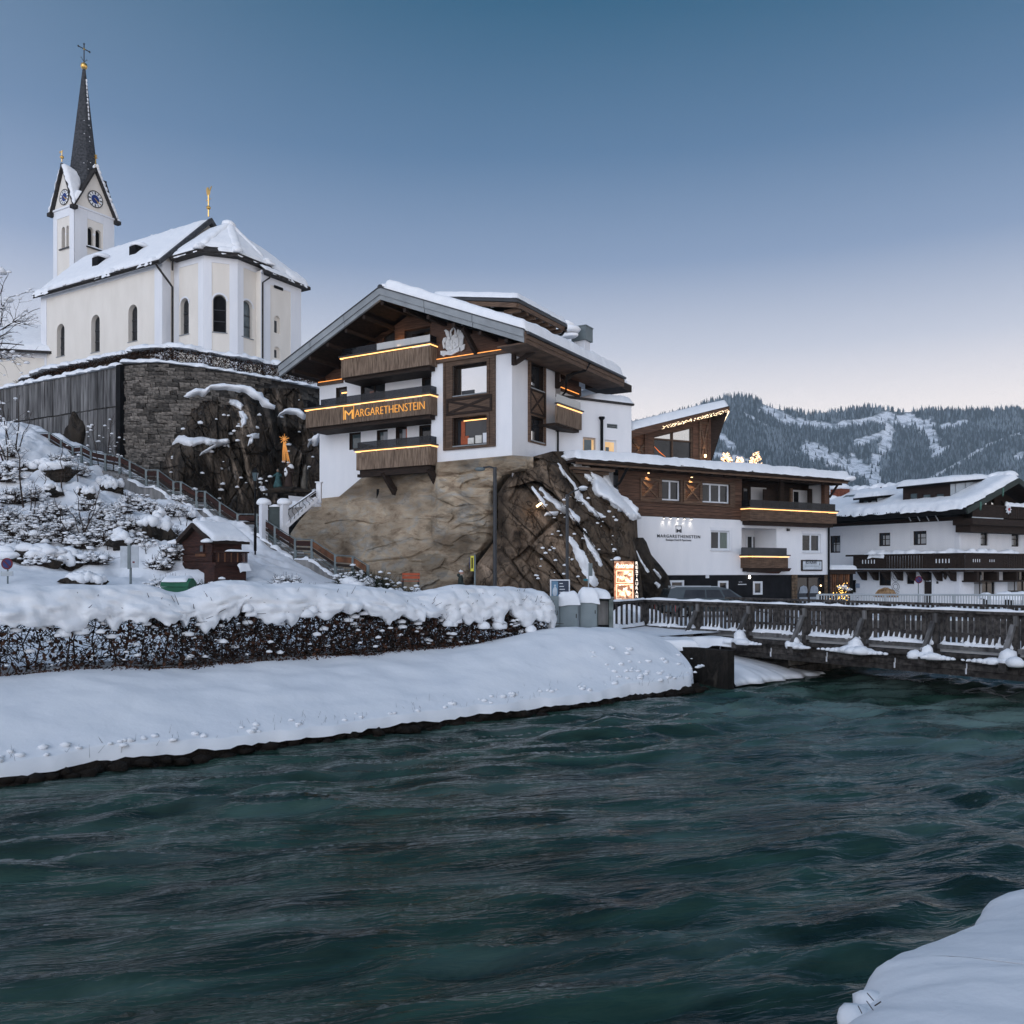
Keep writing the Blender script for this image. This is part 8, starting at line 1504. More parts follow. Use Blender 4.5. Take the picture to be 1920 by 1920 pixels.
# ================================================================== gate pillars, curved iron stair rail, little pier
def make_gate():
 t = thing('gate', 'grey panel gate between two white pillars with round snow caps', 'gate', at(514, 990, 47.3)-Vector((0, 0, .6))); o = t.location; Y = 47.3
 for pl, pr, pt in ((485.5, 502.5, 946), (524.5, 541.5, 946)):
  a, b = at(pl, pt, Y)-o, at(pr, pt, Y)-o; mb = MB(); mb.add([(x, y, z) for z in (-1.2, a.z) for x, y in ((a.x, .0), ((a.x+b.x)/2, -.32), (b.x, 0), ((a.x+b.x)/2, .4))], BOXF); mb.build('pillar', PLG, t)
  mb = MB(); mb.blob(((a.x+b.x)/2, .05, a.z+.12), (.40, .36, .24), 3, pl, .1, flat=-.5); mb.build('snow_cap', SNOW, t, smooth=True)
 a, b = at(503, 950, Y)-o, at(524, 950, Y)-o; mb = MB(); mb.box(a.x, b.x, .1, .16, -1, a.z); mb.build('gate_panel', mat('panel_grey', (.045, .06, .058), .6), t); mb = MB(); ribbon(mb, [(a.x, .12, a.z), (b.x, .12, a.z)], .16, .10, 3); mb.build('gate_snow', SNOW, t, smooth=True)
 w = thing('garden_wall', 'low pale garden wall with snow behind the curved iron railing', 'wall'); mb = MB(); p, q = at(541, 952, 48.3), at(600, 950, 50.2); zc, zd = at(541, 980, 48.3).z, at(600, 928, 50.2).z-.4; z = max(p.z, zd+.2); mb.add([(p.x, p.y, zc), (q.x, q.y, zd), (q.x, q.y+.3, zd), (p.x, p.y+.3, zc), (p.x, p.y, z), (q.x, q.y, z), (q.x, q.y+.3, z), (p.x, p.y+.3, z)], BOXF); mb.build('wall', PLG, w); mb = MB(); ribbon(mb, [p, p.lerp(q, .5), q], .6, .28, 3); mb.build('snow', SNOW, w, smooth=True)
 ir = thing('iron_railing', 'black wrought iron stair railing with curved bars beside the gate', 'railing'); a, b = at(541, 956, 47.2), at(592, 921, 48.6); c, d = at(536, 984, 47.2), at(593, 931, 48.6)
 mb = MB(); mb.tube([a, b], .028, 5); mb.build('handrail', MDK, ir); mb = MB(); mb.beam(c-Vector((0, 0, .1)), d-Vector((0, 0, .1)), .18, .22); mb.build('stair_stringer', PLW, ir); mb = MB(); ribbon(mb, [a.lerp(b, .25)+Vector((0, .25, -.0)), b+Vector((0, .2, 0))], .22, .14, 2); mb.build('snow', SNOW, ir, smooth=True)
 for k in range(8):
  s = (k+.15)/8; p, q = a.lerp(b, s), c.lerp(d, s+.03); m1, m2 = p.lerp(q, .35), p.lerp(q, .6); mb = MB(); mb.tube([p, m1, m2+Vector((.16, 0, -.02)), q+Vector((.16, 0, .05))], .016, 5); mb.build('baluster', MDK, ir)
 pr = thing('white_pier', 'small white pier with flat cap at the corner of the hotel', 'pier', at(597, 930, 48.9)); mb = MB(); o = pr.location; x0, x1 = -.13, .13; z = at(0, 905, 48.9).z-o.z; mb.box(x0, x1, 0, .3, -.4, z); mb.build('shaft', PLW, pr); mb = MB(); mb.box(x0-.06, x1+.06, -.05, .35, z+.001, z+.06); mb.build('cap', PLG, pr)
make_gate()
# ================================================================== crib figures and comet in the grotto
def robed(name, label, p, h, robe, cloak, seed, kneel=False, snow=False, grp=None, lean=.06):
 t = thing(name, label, 'statue', p, 0, grp); mb = MB(); k = h/1.6
 prof = [(.30, 0), (.29, .12), (.24, .45), (.20, .8), (.23, 1.05), (.25, 1.2), (.18, 1.33), (.07, 1.38)] if not kneel else [(.36, 0), (.38, .15), (.30, .45), (.20, .75), (.22, .98), (.22, 1.1), (.16, 1.24), (.07, 1.3)]
 mb.lathe([(r*k, z*k) for r, z in prof], (0, 0, 0), 12); b = mb.build('robe', robe, t, smooth=True)
 hz = (1.50 if not kneel else 1.42)*k; mb = MB(); mb.blob((0, -.03, hz), (.105*k, .115*k, .14*k), 2, seed, .06, flat=None); mb.build('head', mat('statue_skin', (.22, .15, .11), .8) if 'statue_skin' not in MAT else MAT['statue_skin'], t, smooth=True)
 mb = MB(); mb.blob((0, .035*k, hz+.03*k), (.13*k, .12*k, .15*k), 2, seed+3, .1, flat=None); mb.build('hood', cloak, t, smooth=True)
 for sg in (-1, 1): mb = MB(); mb.tube([(sg*.22*k, 0, (1.22-.1*kneel)*k), (sg*.30*k, -.1*k, .98*k), (sg*.12*k, -.30*k, 1.0*k)], [.085*k, .075*k, .05*k], 7); mb.build('arm', robe, t, smooth=True)
 if snow: mb = MB(); mb.blob((.12*k, .02, 1.33*k), (.24*k, .2*k, .22*k), 2, 3, .3); mb.blob((0, 0, hz+.13*k), (.12*k, .12*k, .06*k), 2, 5); mb.blob((-.12*k, -.2*k, .95*k), (.12*k, .1*k, .3*k), 2, 8, .3, flat=None); mb.build('snow', SNOW, t, smooth=True)
 if not kneel: mb = MB(); mb.tube([(-.3*k, -.2*k, 0), (-.26*k, -.22*k, 1.55*k)], .02*k, 5); mb.build('staff', BARK, t)
G1 = mat('statue_green', (.02, .06, .045), .7, (.06, .13, .10), 4); G2 = mat('statue_teal', (.02, .055, .06), .7, (.05, .12, .12), 5); G3 = mat('statue_brown', (.04, .025, .02), .8)
YG = 56.2
robed('kneeling_statue', 'teal kneeling statue at the left in the rock grotto', at(521, 915, YG), 1.25, G2, G2, 1, True)
robed('standing_statue', 'taller green cloaked statue with snow on head and shoulders in the grotto', at(541, 914, YG), 1.58, G3, G1, 2, False, True)
mb = MB(); p = at(536, 921, YG-.1); mb.blob(p, (1.5, .6, .28), 3, 2, .35); t_ = mb.build('statue_plinth', ROCKD, smooth=True); tag(t_, 'dark flat rock ledge that carries the grotto statues', 'rock')
mb = MB(); p = at(572, 898, YG+.3); mb.blob(p, (.22, .3, 1.0), 3, 4, .4, flat=None); t_ = mb.build('pale_boulder', rock_mat('rock_pale', [(.06, .05, .04), (.20, .18, .15), (.33, .30, .27)], 1.2, (1, 1, .6)), smooth=True); tag(t_, 'slim upright pale stone at the right of the grotto statues', 'rock')
def make_comet():
 p = at(533, 823, 56.0); t = thing('comet_star', 'glowing orange straw comet star with long tail hanging in the grotto', 'star', p); m = mat('star_glow', (.8, .36, .08), .6, emit=.2, ecol=(1, .32, .05)); r = random.Random(3)
 for k in range(10):
  a = 2*math.pi*k/10+.2; l = .22 if k % 2 else .32; mb = MB(); mb.beam((0, 0, 0), (math.cos(a)*l, -.05*(k % 3), math.sin(a)*l), .035, .04); mb.build('ray', m, t)
 for k in range(9): x = (k-4)*.055; mb = MB(); mb.tube([(x*.25, 0, -.2), (x*.7+.06, -.04, -.8), (x+.13+r.uniform(-.03, .03), 0, -1.35-r.uniform(0, .2))], .018, 4); mb.build('tail_strand', m, t)
make_comet()
# ================================================================== log hut
def make_hut():
 f = Frame(*at(398.5, 0, 37.6)[:2], 50); h = thing('wooden_hut', 'small dark red log hut with snowy roof on the slope', 'hut', (f.o[0], f.o[1], 0), f.deg)
 z0 = 2.9; ze = f.Z(399, 1010); xr = f.X(452); Ts = lambda a, b, d: (d, a, b); yl = f.Yy(344); yr = yl/2; zr = f.on_x(360, 984, 0)[1]; sl = (zr-ze)/yr
 mb = MB(); mb.wall(front(0), rect(0, xr, z0, ze+.1)); mb.wall(Ts, [(0, z0), (yl, z0), (yl, ze), (yr, zr), (0, ze)]); mb.build('wall', WRD, h)
 for k in range(7): z = z0+.2+k*(ze-z0-.2)/7; mb = MB(); mb.box(.02, xr, -.05, -.004, z+.01, z+(ze-z0-.2)/7-.012); mb.box(-.05, -.004, -.04, yl, z+.011, z+(ze-z0-.2)/7-.013); mb.build('log', WRD, h)
 a, b = f.Yy(386, 0), f.Yy(376.5, 0); window(h, Ts, a, b, f.on_x(381, 1037, 0)[1], f.on_x(381, 1020, 0)[1], -.06, WRD, mat('pane_grey', (.12, .13, .14), .2), 1, 1, .06)
 mb = MB(); TB(mb, Ts, a-.1, b+.25, f.on_x(377, 1041, 0)[1]-.06, f.on_x(377, 1041, 0)[1]+.06, -.12, -.056); mb.build('window_box', WOR, h)
 ov = .22; zE = ze-ov*sl; q = [(-.25, -ov, zE), (xr+.3, -ov, zE), (xr+.3, yr, zr), (-.25, yr, zr), (xr+.3, yl+ov, zE), (-.25, yl+ov, zE)]; mb = MB(); mb.add(q+[(x, y, z-.1) for x, y, z in q], [(0, 1, 2, 3), (3, 2, 4, 5), (0, 6, 7, 1), (9, 8, 7, 6), (11, 10, 8, 9), (0, 3, 9, 6), (3, 5, 11, 9), (1, 7, 8, 2)]); mb.build('roof', WDK, h)
 mb = MB(); mb.beam((-.27, -ov-.02, zE-.02), (-.27, yr, zr-.02), .06, .18); mb.beam((-.27, yr, zr-.02), (-.27, yl+ov, zE-.02), .06, .18); mb.build('verge_board', WDK, h)
 mb = MB(); pad(mb, (-.15, -ov-.03, zE+.03), (xr+.36, -ov-.03, zE+.03), (xr+.25, yr, zr+.03), (-.2, yr, zr+.03), .2, .25, 26, 14, .08, .06, 3); pad(mb, (-.2, yl+ov, zE+.02), (xr+.25, yl+ov, zE+.02), (xr+.25, yr, zr+.02), (-.2, yr, zr+.02), .2, .25, 20, 10, .08, .06, 4); mb.blob((-.35, -ov+.1, zE+.0), (.22, .3, .12), 2, 2); mb.blob((-.2, yl+.4, zE), (.3, .35, .16), 2, 3); mb.build('roof_snow', SNOW, h, smooth=True)
 y = -1.0; x0, x1 = f.X(404.5, y), f.X(464, y); zt, zb = f.Z(430, 1034, y), f.Z(430, 1054, y); n = 20
 for k in range(n): mb = MB(); x = x0+(x1-x0)*k/n; mb.box(x+.012, x+(x1-x0)/n-.012, y-.03, y, zb, zt-.06); mb.build('rail_board', WOR if k % 4 == 1 else WRD, h)
 mb = MB(); mb.box(x0-.05, x1+.05, y-.07, y+.05, zt-.059, zt); mb.box(x0, x1, y, y+.05, zb-.16, zb-.01); mb.build('handrail', WRD, h); mb = MB(); mb.box(x0, x1, y+.06, 0, zb-.15, zb-.02); mb.box(x0, x1, y+.1, -.1, z0-1, zb-.16); mb.build('porch_floor', WRD, h); mb = MB(); ribbon(mb, [(x0+.4, y-.01, zt), (x1, y-.01, zt)], .16, .07, 3); mb.build('porch_snow', SNOW, h, smooth=True); mb = MB(); pad(mb, (x0+1.0, y-.25, zb-.22), (x1+.1, y-.25, zb-.22), (x1+.1, y+.05, zb-.1), (x0+1.0, y+.05, zb-.1), .16, .15, 14, 6, .2, .08, 5, drop=.25); mb.build('porch_snow', SNOW, h, smooth=True)
make_hut()
# ================================================================== bridge
BD, BW = 27.78, 5.6
def bridge_n(px): r = (px-CX)/F; Y = BD/(r*RD.x+RD.y); return r*Y*RN.x+Y*RN.y
def bmb(): return MB()
def rbox(mb, d0, d1, n0, n1, z0, z1, m=0): c = [riv(d0, n0), riv(d1, n0), riv(d1, n1), riv(d0, n1)]; return mb.add([(v.x, v.y, z0) for v in c]+[(v.x, v.y, z1) for v in c], BOXF, m)
def make_bridge():
 t = thing('timber_bridge', 'dark timber bridge with snowy railing crossing the river at right', 'bridge'); r = random.Random(12)
 ns = [bridge_n(p) for p in (1208, 1310, 1405, 1510, 1622, 1755, 1905)]; ns += [ns[-1]-2.4*k for k in range(1, 5)]; ZT, ZL, ZD = 2.80, 1.60, 1.42
 mb = bmb(); rbox(mb, BD-.1, BD+BW+.1, -9, 26.5, ZD-.14, ZD); mb.build('deck', WBR, t); mb = bmb(); rbox(mb, BD+.25, BD+BW-.25, -9, 26.4, ZD+.002, ZD+.10); mb.build('deck_snow', SNOWF, t)
 for d in (BD+.12, BD+2.6, BD+BW-.3):
  for k in range(3): mb = bmb(); rbox(mb, d+.004*k, d+.26-.004*k, -9, 24.5, ZD-.145-.19*(k+1)+.012, ZD-.145-.19*k); mb.build('girder_lamella', WBR, t)
 me_b = None
 for i, (n0, n1) in enumerate(zip(ns[:-1], ns[1:])):
  m = 12; w = (n0-n1-.2)/m
  for k in range(m):
   n = n0-.1-w*(k+.5); bw = r.uniform(.045, .062); mb = bmb(); rbox(mb, BD-.02, BD+.02, n-bw, n+bw, ZL+.1, ZT-.12); mb.build('baluster', WBR, t)
  mb = bmb(); rbox(mb, BD-.09, BD+.07, n1+.08, n0-.08, ZL-.06, ZL+.09); mb.build('bottom_rail', WGR, t); mb = bmb(); rbox(mb, BD-.045, BD+.045, n1+.08, n0-.08, ZT-.24, ZT-.122); mb.build('upper_rail', WBR, t)
  mb = bmb(); rbox(mb, BD-.13, BD+.11, n1+.004, n0-.004, ZT-.12, ZT-.03); mb.build('handrail', WBR, t)
 for i, n in enumerate(ns):
  mb = bmb(); rbox(mb, BD-.085, BD+.10, n-.085, n+.085, ZD-.5, ZT-.125); mb.build('post', WBR, t)
  if i:
   mb = bmb(); mb.beam(riv(BD-.15, n+.02, ZT-.42), riv(BD-.72, n+.06, ZD+.02), .13, .13, up=RN); mb.build('strut', WGR, t); mb = bmb(); rbox(mb, BD-.95, BD+.1, n-.11, n+.11, ZD-.32, ZD-.10); mb.build('outrigger', WBR, t)
   mb = bmb(); mb.beam(riv(BD-.13, n-.05, ZT-.44), riv(BD-.13, n-.05, ZT-.14), .12, .1, up=RN); mb.build('strut_head', WGR, t)
 # flared end at the bank
 A, B = riv(BD, ns[0]), at(1152, 0, 35.2); A.z = B.z = 0; u = (B-A); L_ = u.length; u.normalize(); up = Vector((0, 0, 1))
 mb = bmb(); mb.beam(A+up*(ZT-.08), B+up*(ZT-.10), .22, .1); mb.build('handrail', WBR, t); mb = bmb(); mb.beam(A+up*ZL, B+up*(ZL-.03), .16, .15); mb.build('bottom_rail', WBR, t)
 for k in range(6): p = A+u*(L_*(k+.6)/6); mb = bmb(); mb.beam(p+up*(ZL+.08), p+up*(ZT-.13), .09, .04, up=u); mb.build('baluster', WBR, t)
 # snow on the rails
 mb = bmb(); ribbon(mb, [riv(BD, ns[0], ZT-.03), riv(BD, ns[-1], ZT-.03)], .25, .075, 4, rag=.3, per=6); ribbon(mb, [A+up*(ZT-.03), B+up*(ZT-.05)], .24, .07, 5);
 mb.build('rail_snow', SNOW, t, smooth=True); mb = bmb()
 for i, (n0, n1) in enumerate(zip(ns[:-1], ns[1:])):
  w = (n0-n1-.2)/12
  ribbon(mb, [riv(BD-.01, n0-.1, ZL+.08), riv(BD-.01, n1+.1, ZL+.08)], .22, .10, i, rag=.4)
  for k in range(12):
   if r.random() < .72: n = n0-.1-w*(k+.9); q = riv(BD+.0, n, ZL+.13); s = r.uniform(.45, 1.15); mb.blob(q-up*.03, (.12*s, .10*s, .12*s), 2, k+i*13, .25); mb.tube([q+up*.05, riv(BD+.03, n-.02, ZL+.2+.2*s)], [.055, .018], 5)
 ribbon(mb, [A+up*(ZL+.07), B+up*(ZL+.05)], .22, .16, 5); mb.build('bottom_rail_snow', SNOW, t, smooth=True); mb = bmb()
 for i, n in enumerate(ns[1:]):
  mb = bmb(); s = [.8, 1.15, .7, 1.3, 1.0, 1.2, .9][i % 7]; c = riv(BD-.75, n, ZD-.10)
  for k in range([7, 10, 6, 12, 9][i % 5]): mb.blob(c+RN*r.uniform(-.34, .34)*s+RD*r.uniform(-.2, .25), (r.uniform(.14, .26)*s, r.uniform(.14, .24)*s, r.uniform(.10, .2)), 2, k+i*7, .25)
  mb.blob(c+RD*.15+up*.14, (.2*s, .2*s, .26*s), 2, i, .25); [mb.blob(riv(BD-.74, n-.3*s-.14*k*s, ZD-.12), (.16-.02*k, .15-.022*k, .13-.018*k), 2, k+i, .3) for k in range(5)]
  if i % 2: [mb.blob(riv(BD-.74, n+.3*s+.14*k*s, ZD-.12), (.16-.02*k, .15-.022*k, .13-.018*k), 2, k+i+9, .3) for k in range(6)]
  mb.build('outrigger_snow', SNOW, t, smooth=True)
 for i, n in enumerate(ns[1:8]):
  mb = bmb(); q = riv(BD+.1, n-1.0+.1*(i % 3), ZD-.3); mb.tube([q, q-up*.16], .018, 5); mb.tube([q-up*.15+RN*.02, q-up*.33+RN*.02], .028, 5); mb.build('drain_spout', PLG, t)
 # far railing
 d2 = BD+BW;
 for i, (n0, n1) in enumerate(zip(ns[:-1], ns[1:])):
  w = (n0-n1-.2)/11; mb = bmb()
  for k in range(11): n = n0-.1-w*(k+.5); rbox(mb, d2-.02, d2+.02, n-.05, n+.05, ZL+.1, ZT-.12)
  mb.build('far_balusters', WBR, t, kind='stuff'); mb = bmb(); rbox(mb, d2-.11, d2+.13, n1, n0-.004, ZT-.12, ZT-.03); mb.build('handrail', WBR, t); mb = bmb(); rbox(mb, d2-.07, d2+.09, n1+.08, n0-.08, ZL-.06, ZL+.09); mb.build('bottom_rail', WBR, t); mb = bmb(); rbox(mb, d2-.085, d2+.1, n1-.085, n1+.085, ZD-.3, ZT-.125); mb.build('post', WBR, t)
 # ---- abutment
 ab = thing('bridge_abutment', 'dark stained concrete abutment and wing wall under the bridge end', 'abutment'); cm_ = rock_mat('abutment_concrete', [(.014, .012, .010), (.045, .038, .032), (.02, .018, .016), (.10, .085, .07)], 1.6, (1, 1, .5), .3, .7)
 mb = bmb(); rbox(mb, 24.15, 24.5, 18.45, 22.6, -1.2, 1.28); mb.build('wing_wall', cm_, ab); mb = bmb(); rbox(mb, 24.51, 36, 21.7, 26, -1.2, 1.2); mb.build('abutment_block', cm_, ab)
 mb = bmb(); c = riv(23.8, 21.3, 1.05)                     # slab of snow on the wing wall
 q = [riv(22.3, 22.0, 1.22), riv(24.6, 19.9, 1.22), riv(25.2, 21.0, 1.28), riv(23.4, 23.2, 1.28)]; pad(mb, *q, .30, .22, 24, 12, .12, .10, 5, drop=.1); q = [riv(24.0, 23.0, 1.25), riv(27.2, 20.4, 1.22), riv(27.6, 21.2, 1.25), riv(24.6, 24.0, 1.3)]; pad(mb, *q, .22, .2, 24, 10, .15, .12, 8, drop=.1); mb.build('abutment_snow', SNOW, ab, smooth=True)
 # ribbed slope of snow under the bridge
 D, S = np.meshgrid(np.linspace(24.52, 30.2, 60), np.linspace(0, 1, 26), indexing='ij'); e = 18.45+.15*vn(P3(D*1.7, 0*D), 3)+.1*vn(P3(D*4, 0*D), 4); top = np.interp(D, [24.5, 26.3, 27.5, 28.6, 29.5, 30.2], [1.18, 1.10, .85, .82, .5, .08]); Nn = e+S*(21.8-e); z = .12+(top-.12)*S**.75+.10*fbm(P3(D*2.2+S*2.2, S*.4), 3, 6)*np.clip(S*4, 0, 1); z = np.where(S == 0, .05, z)
 V = np.stack([RD.x*D+RN.x*Nn, RD.y*D+RN.y*Nn, z], -1); sk = V[:, :1].copy(); sk[..., 2] = .02; sk[..., 0] += RN.x*.3; sk[..., 1] += RN.y*.3; V = np.concatenate([sk, V], 1); npmesh('snow_slope', V.reshape(-1, 3), gridfaces(*V.shape[:2]), SNOWF, kind='structure')
 # masonry bank beyond
 em = thing('embankment_wall', 'dark masonry river wall in the shade beneath the bridge', 'wall'); mb = bmb(); rbox(mb, 29, 60, 19.35, 21.69, -1.2, 1.0); mb.build('wall_core', MORT, em); z = -.25
 for row in range(4):
  d = 29+.2*(row % 2)
  while d < 47: w = r.uniform(.45, .85); h_ = .30; mb = bmb(); rbox(mb, d+.015, d+w-.015, 19.24-r.uniform(0, .07), 19.36, z+.012, z+h_-.012); mb.build('stone', STN, em); d += w
  z += .31
make_bridge()
# pale steel railing on the quay
def make_quay_rail():
 t = thing('quay_railing', 'pale grey green steel railing along the far quay behind the bridge', 'railing'); a, b = Vector((14.8, 42.2, 0)), Vector((34, 40.9, 0)); zt, zb = 2.84, 1.85; N_ = 12; up = Vector((0, 0, 1))
 mb = MB(); mb.tube([a+up*zt, b+up*zt], .045, 6); mb.build('handrail', MGL, t); mb = MB(); mb.tube([a+up*zb, b+up*zb], .03, 5); mb.build('lower_rail', MGL, t)
 for k in range(N_+1): p = a.lerp(b, k/N_); mb = MB(); mb.box(p.x-.055, p.x+.055, p.y-.03, p.y+.03, 1.6, zt); mb.build('post', MGL, t)
 k = 0; n = int((b-a).length/.125)
 for k in range(n):
  p = a.lerp(b, (k+.5)/n); mb = MB(); mb.box(p.x-.022, p.x+.022, p.y-.01, p.y+.01, zb, zt); mb.build('bar', MGL, t)
make_quay_rail()
# ================================================================== bushes, saplings and rocks on the slope
def hill_pt(px, Y): z = float(hill_z(np.array(float(px)), np.array(float(Y)))); return Vector(((px-CX)/F*Y, Y, z))
def hill_hit(px, py):
 """the nearest point of the slope seen at this pixel"""
 Y = np.arange(28, 60, .1); z = hill_z(px+0*Y, Y); yy = HY-(z-EYE)/Y*F; k = np.argmax(yy <= py); k = k if yy[k] <= py else np.argmin(yy); return Vector(((px-CX)/F*Y[k], Y[k], float(z[k])))
def snowy_bush(p, w, h, label, seed, n=240, snow=.8, group='snow laden shrubs on the slope', leafy=0, m=None):
 t = thing('snowy_shrub', label, 'shrub', p, 0, group); r = np.random.RandomState(seed); A, B = [], []
 a = r.uniform(0, 2*np.pi, n); e = np.abs(r.normal(.75, .38, n)); l = r.uniform(.35, 1, n); o = np.stack([r.uniform(-.35, .35, n)*w, r.uniform(-.25, .25, n)*w, 0*a-.1], 1)
 q = o+np.stack([np.cos(a)*np.cos(e)*w*.6*l, np.sin(a)*np.cos(e)*w*.5*l, np.sin(e)*h*l], 1); mid = o+(q-o)*.55; s2 = mid+np.stack([r.normal(0, .22, n)*w, r.normal(0, .15, n)*w, r.uniform(.02, .3, n)*h], 1)
 A = np.concatenate([o, mid]); B = np.concatenate([q, s2]); bars('branches', A, B, np.full(2*n, .014)+r.uniform(0, .010, 2*n), np.full(2*n, .004), m or BARK, t)
 if leafy: C = A[r.randint(0, 2*n, leafy)]*.3+B[r.randint(0, 2*n, leafy)]*.7; leaf_quads('leaves', C, r.uniform(.03, .07, leafy), r, EVG if leafy > 300 else LEAF, t)
 k = 18; C = np.stack([r.normal(0, .28, k)*w, r.normal(0, .2, k)*w, r.uniform(-.1, .42, k)*h], 1); R_ = r.uniform(.07, .20, k)*w; blobs('snow_mound', C, np.stack([R_*1.15, R_, R_*.85], 1), SNOW, t, seed+1, 1, amt=.6)
 k = int(n*1.0*snow); i = r.randint(0, 2*n, k); tt = r.uniform(.45, 1, k)[:, None]; C = A[i]*(1-tt)+B[i]*tt+np.array([0, 0, .03]); R_ = r.uniform(.025, .10, k)*(.6+.5*min(w, 2)/2); blobs('snow', C, np.stack([R_*1.6, R_*1.2, R_*.75], 1), SNOW, t, seed)
 return t
def boulder(p, r3, label, seed, cap=.6, m=None, grp='dark rocks on the slope'):
 t = thing('boulder', label, 'rock', p, 0, grp); mb = MB(); v, f = ICO[3]; w = v*(.82+.30*vn(v*1.2+seed*3.1, seed)+.32*facets(v[:, 0]*1.6+seed, v[:, 2]*1.6+v[:, 1], seed)[0])[:, None]*np.array(r3); mb.add(w, f); mb.build('stone', m or ROCKD, t, smooth=False)
 mb = MB(); k = np.argsort(-w[:, 2])[:40]; rr = random.Random(seed)
 for j in k[::2]: q = w[j]; s_ = rr.uniform(.3, .6); mb.blob((q[0]*.95, q[1], q[2]-.06), (r3[0]*cap*s_, r3[1]*cap*s_*1.2, .14+.16*rr.random()), 2, rr.random()*40, .45, flat=None)
 mb.build('snow_cap', SNOW, t, smooth=True)
for k, (px, py, a, b, lb) in enumerate(((88, 880, 1.7, .75, 'broad dark rock hollow high on the left slope'), (205, 912, .8, .6, 'dark wedge of rock showing below the upper railing'), (292, 1000, .85, 1.15, 'tall bare brown boulder left above the hut'), (40, 1050, 1.6, .62, 'long dark rock band at the foot of the slope, at the left edge'), (110, 1052, 1.3, .55, 'brown rock band at the slope foot left of the white sign board'), (218, 1020, .9, .55, 'dark rocks under round snow caps right of the tall sapling'), (150, 1088, .8, .35, 'low dark rock half buried in the snowy flat'), (352, 965, .5, .35, 'small brown rocks showing through snow above the hut roof'), (95, 920, .6, .4, 'small brown ledge in the middle of the slope'), (160, 925, .55, .5, 'dark ledge with twigs in the middle of the slope'), (370, 985, .8, .4, 'flat dark stone just above the hut ridge'))):
 p = hill_hit(px, py+8); boulder(p+Vector((0, .3, .1)), (a, .7, b), lb, k+1)
_desc = ['twiggy bowed snowy shrub', 'dark bare snowy shrub', 'snow buried low shrub', 'wide tangled snowy shrub']
_plc = [(12, 980, 1.5, 1.3), (20, 930, 1.2, 1.0), (45, 990, 1.4, 1.1), (75, 975, 1.3, 1.0), (60, 1010, 1.5, 1.0), (105, 1000, 1.4, 1.0), (95, 955, 1.2, .9), (135, 985, 1.3, 1.0), (150, 1015, 1.3, .9), (165, 945, 1.1, .9), (172, 985, 1.0, .9), (185, 1010, 1.2, .9), (200, 960, 1.1, .9), (235, 985, 1.2, 1.0), (225, 950, 1.0, .8), (250, 935, 1.1, .9), (275, 945, 1.0, .8), (300, 955, 1.0, .8), (325, 955, 1.0, .8), (262, 1010, 1.0, .8), (322, 1000, .9, .8), (325, 1035, .9, .9), (300, 1055, .9, .8), (240, 905, 1.0, .7), (150, 880, .9, .7), (110, 860, 1.1, .8), (30, 870, 1.2, .8), (10, 890, 1.3, .9), (55, 925, 1.2, .9), (125, 1035, 1.1, .7), (20, 1025, 1.2, 1.0), (175, 1045, 1.2, .7), (215, 985, 1.0, .8), (280, 905, .9, .7), (335, 925, .9, .6), (15, 845, 1.0, .7), (-30, 950, 1.5, 1.2), (-60, 1000, 1.5, 1.2), (70, 1045, 1.0, .6)]
_seen = {}
def _pos(px, py):
 row = [q for y, q in ((868, 'topmost'), (908, 'high up'), (938, 'upper middle'), (968, 'middle'), (998, 'lower middle'), (1028, 'low down'), (2000, 'at the foot')) if py < y][0]; col = [q for x, q in ((0, 'out at the left edge'), (30, 'just inside the left edge'), (65, 'below the tufted sapling'), (115, 'left of the sapling clump'), (150, 'at the sapling clump'), (190, 'right of the sapling clump'), (230, 'above the white sign board'), (270, 'under the stair railing'), (310, 'beside the tall boulder'), (999, 'behind the hut')) if px < x][0]
 return row+' on the slope, '+col
for k, (px, py, w, h) in enumerate(_plc):
 p = hill_hit(px, py+12); lb = _desc[k % 4]+' '+_pos(px, py); lb = ('nearer ' if lb in _seen else '')+lb; _seen[lb] = 1; snowy_bush(p, w*1.05, h, lb, 100+k, 290, [.9, .6, 1.1, .8][k % 4], leafy=60 if k % 3 == 0 else 0)
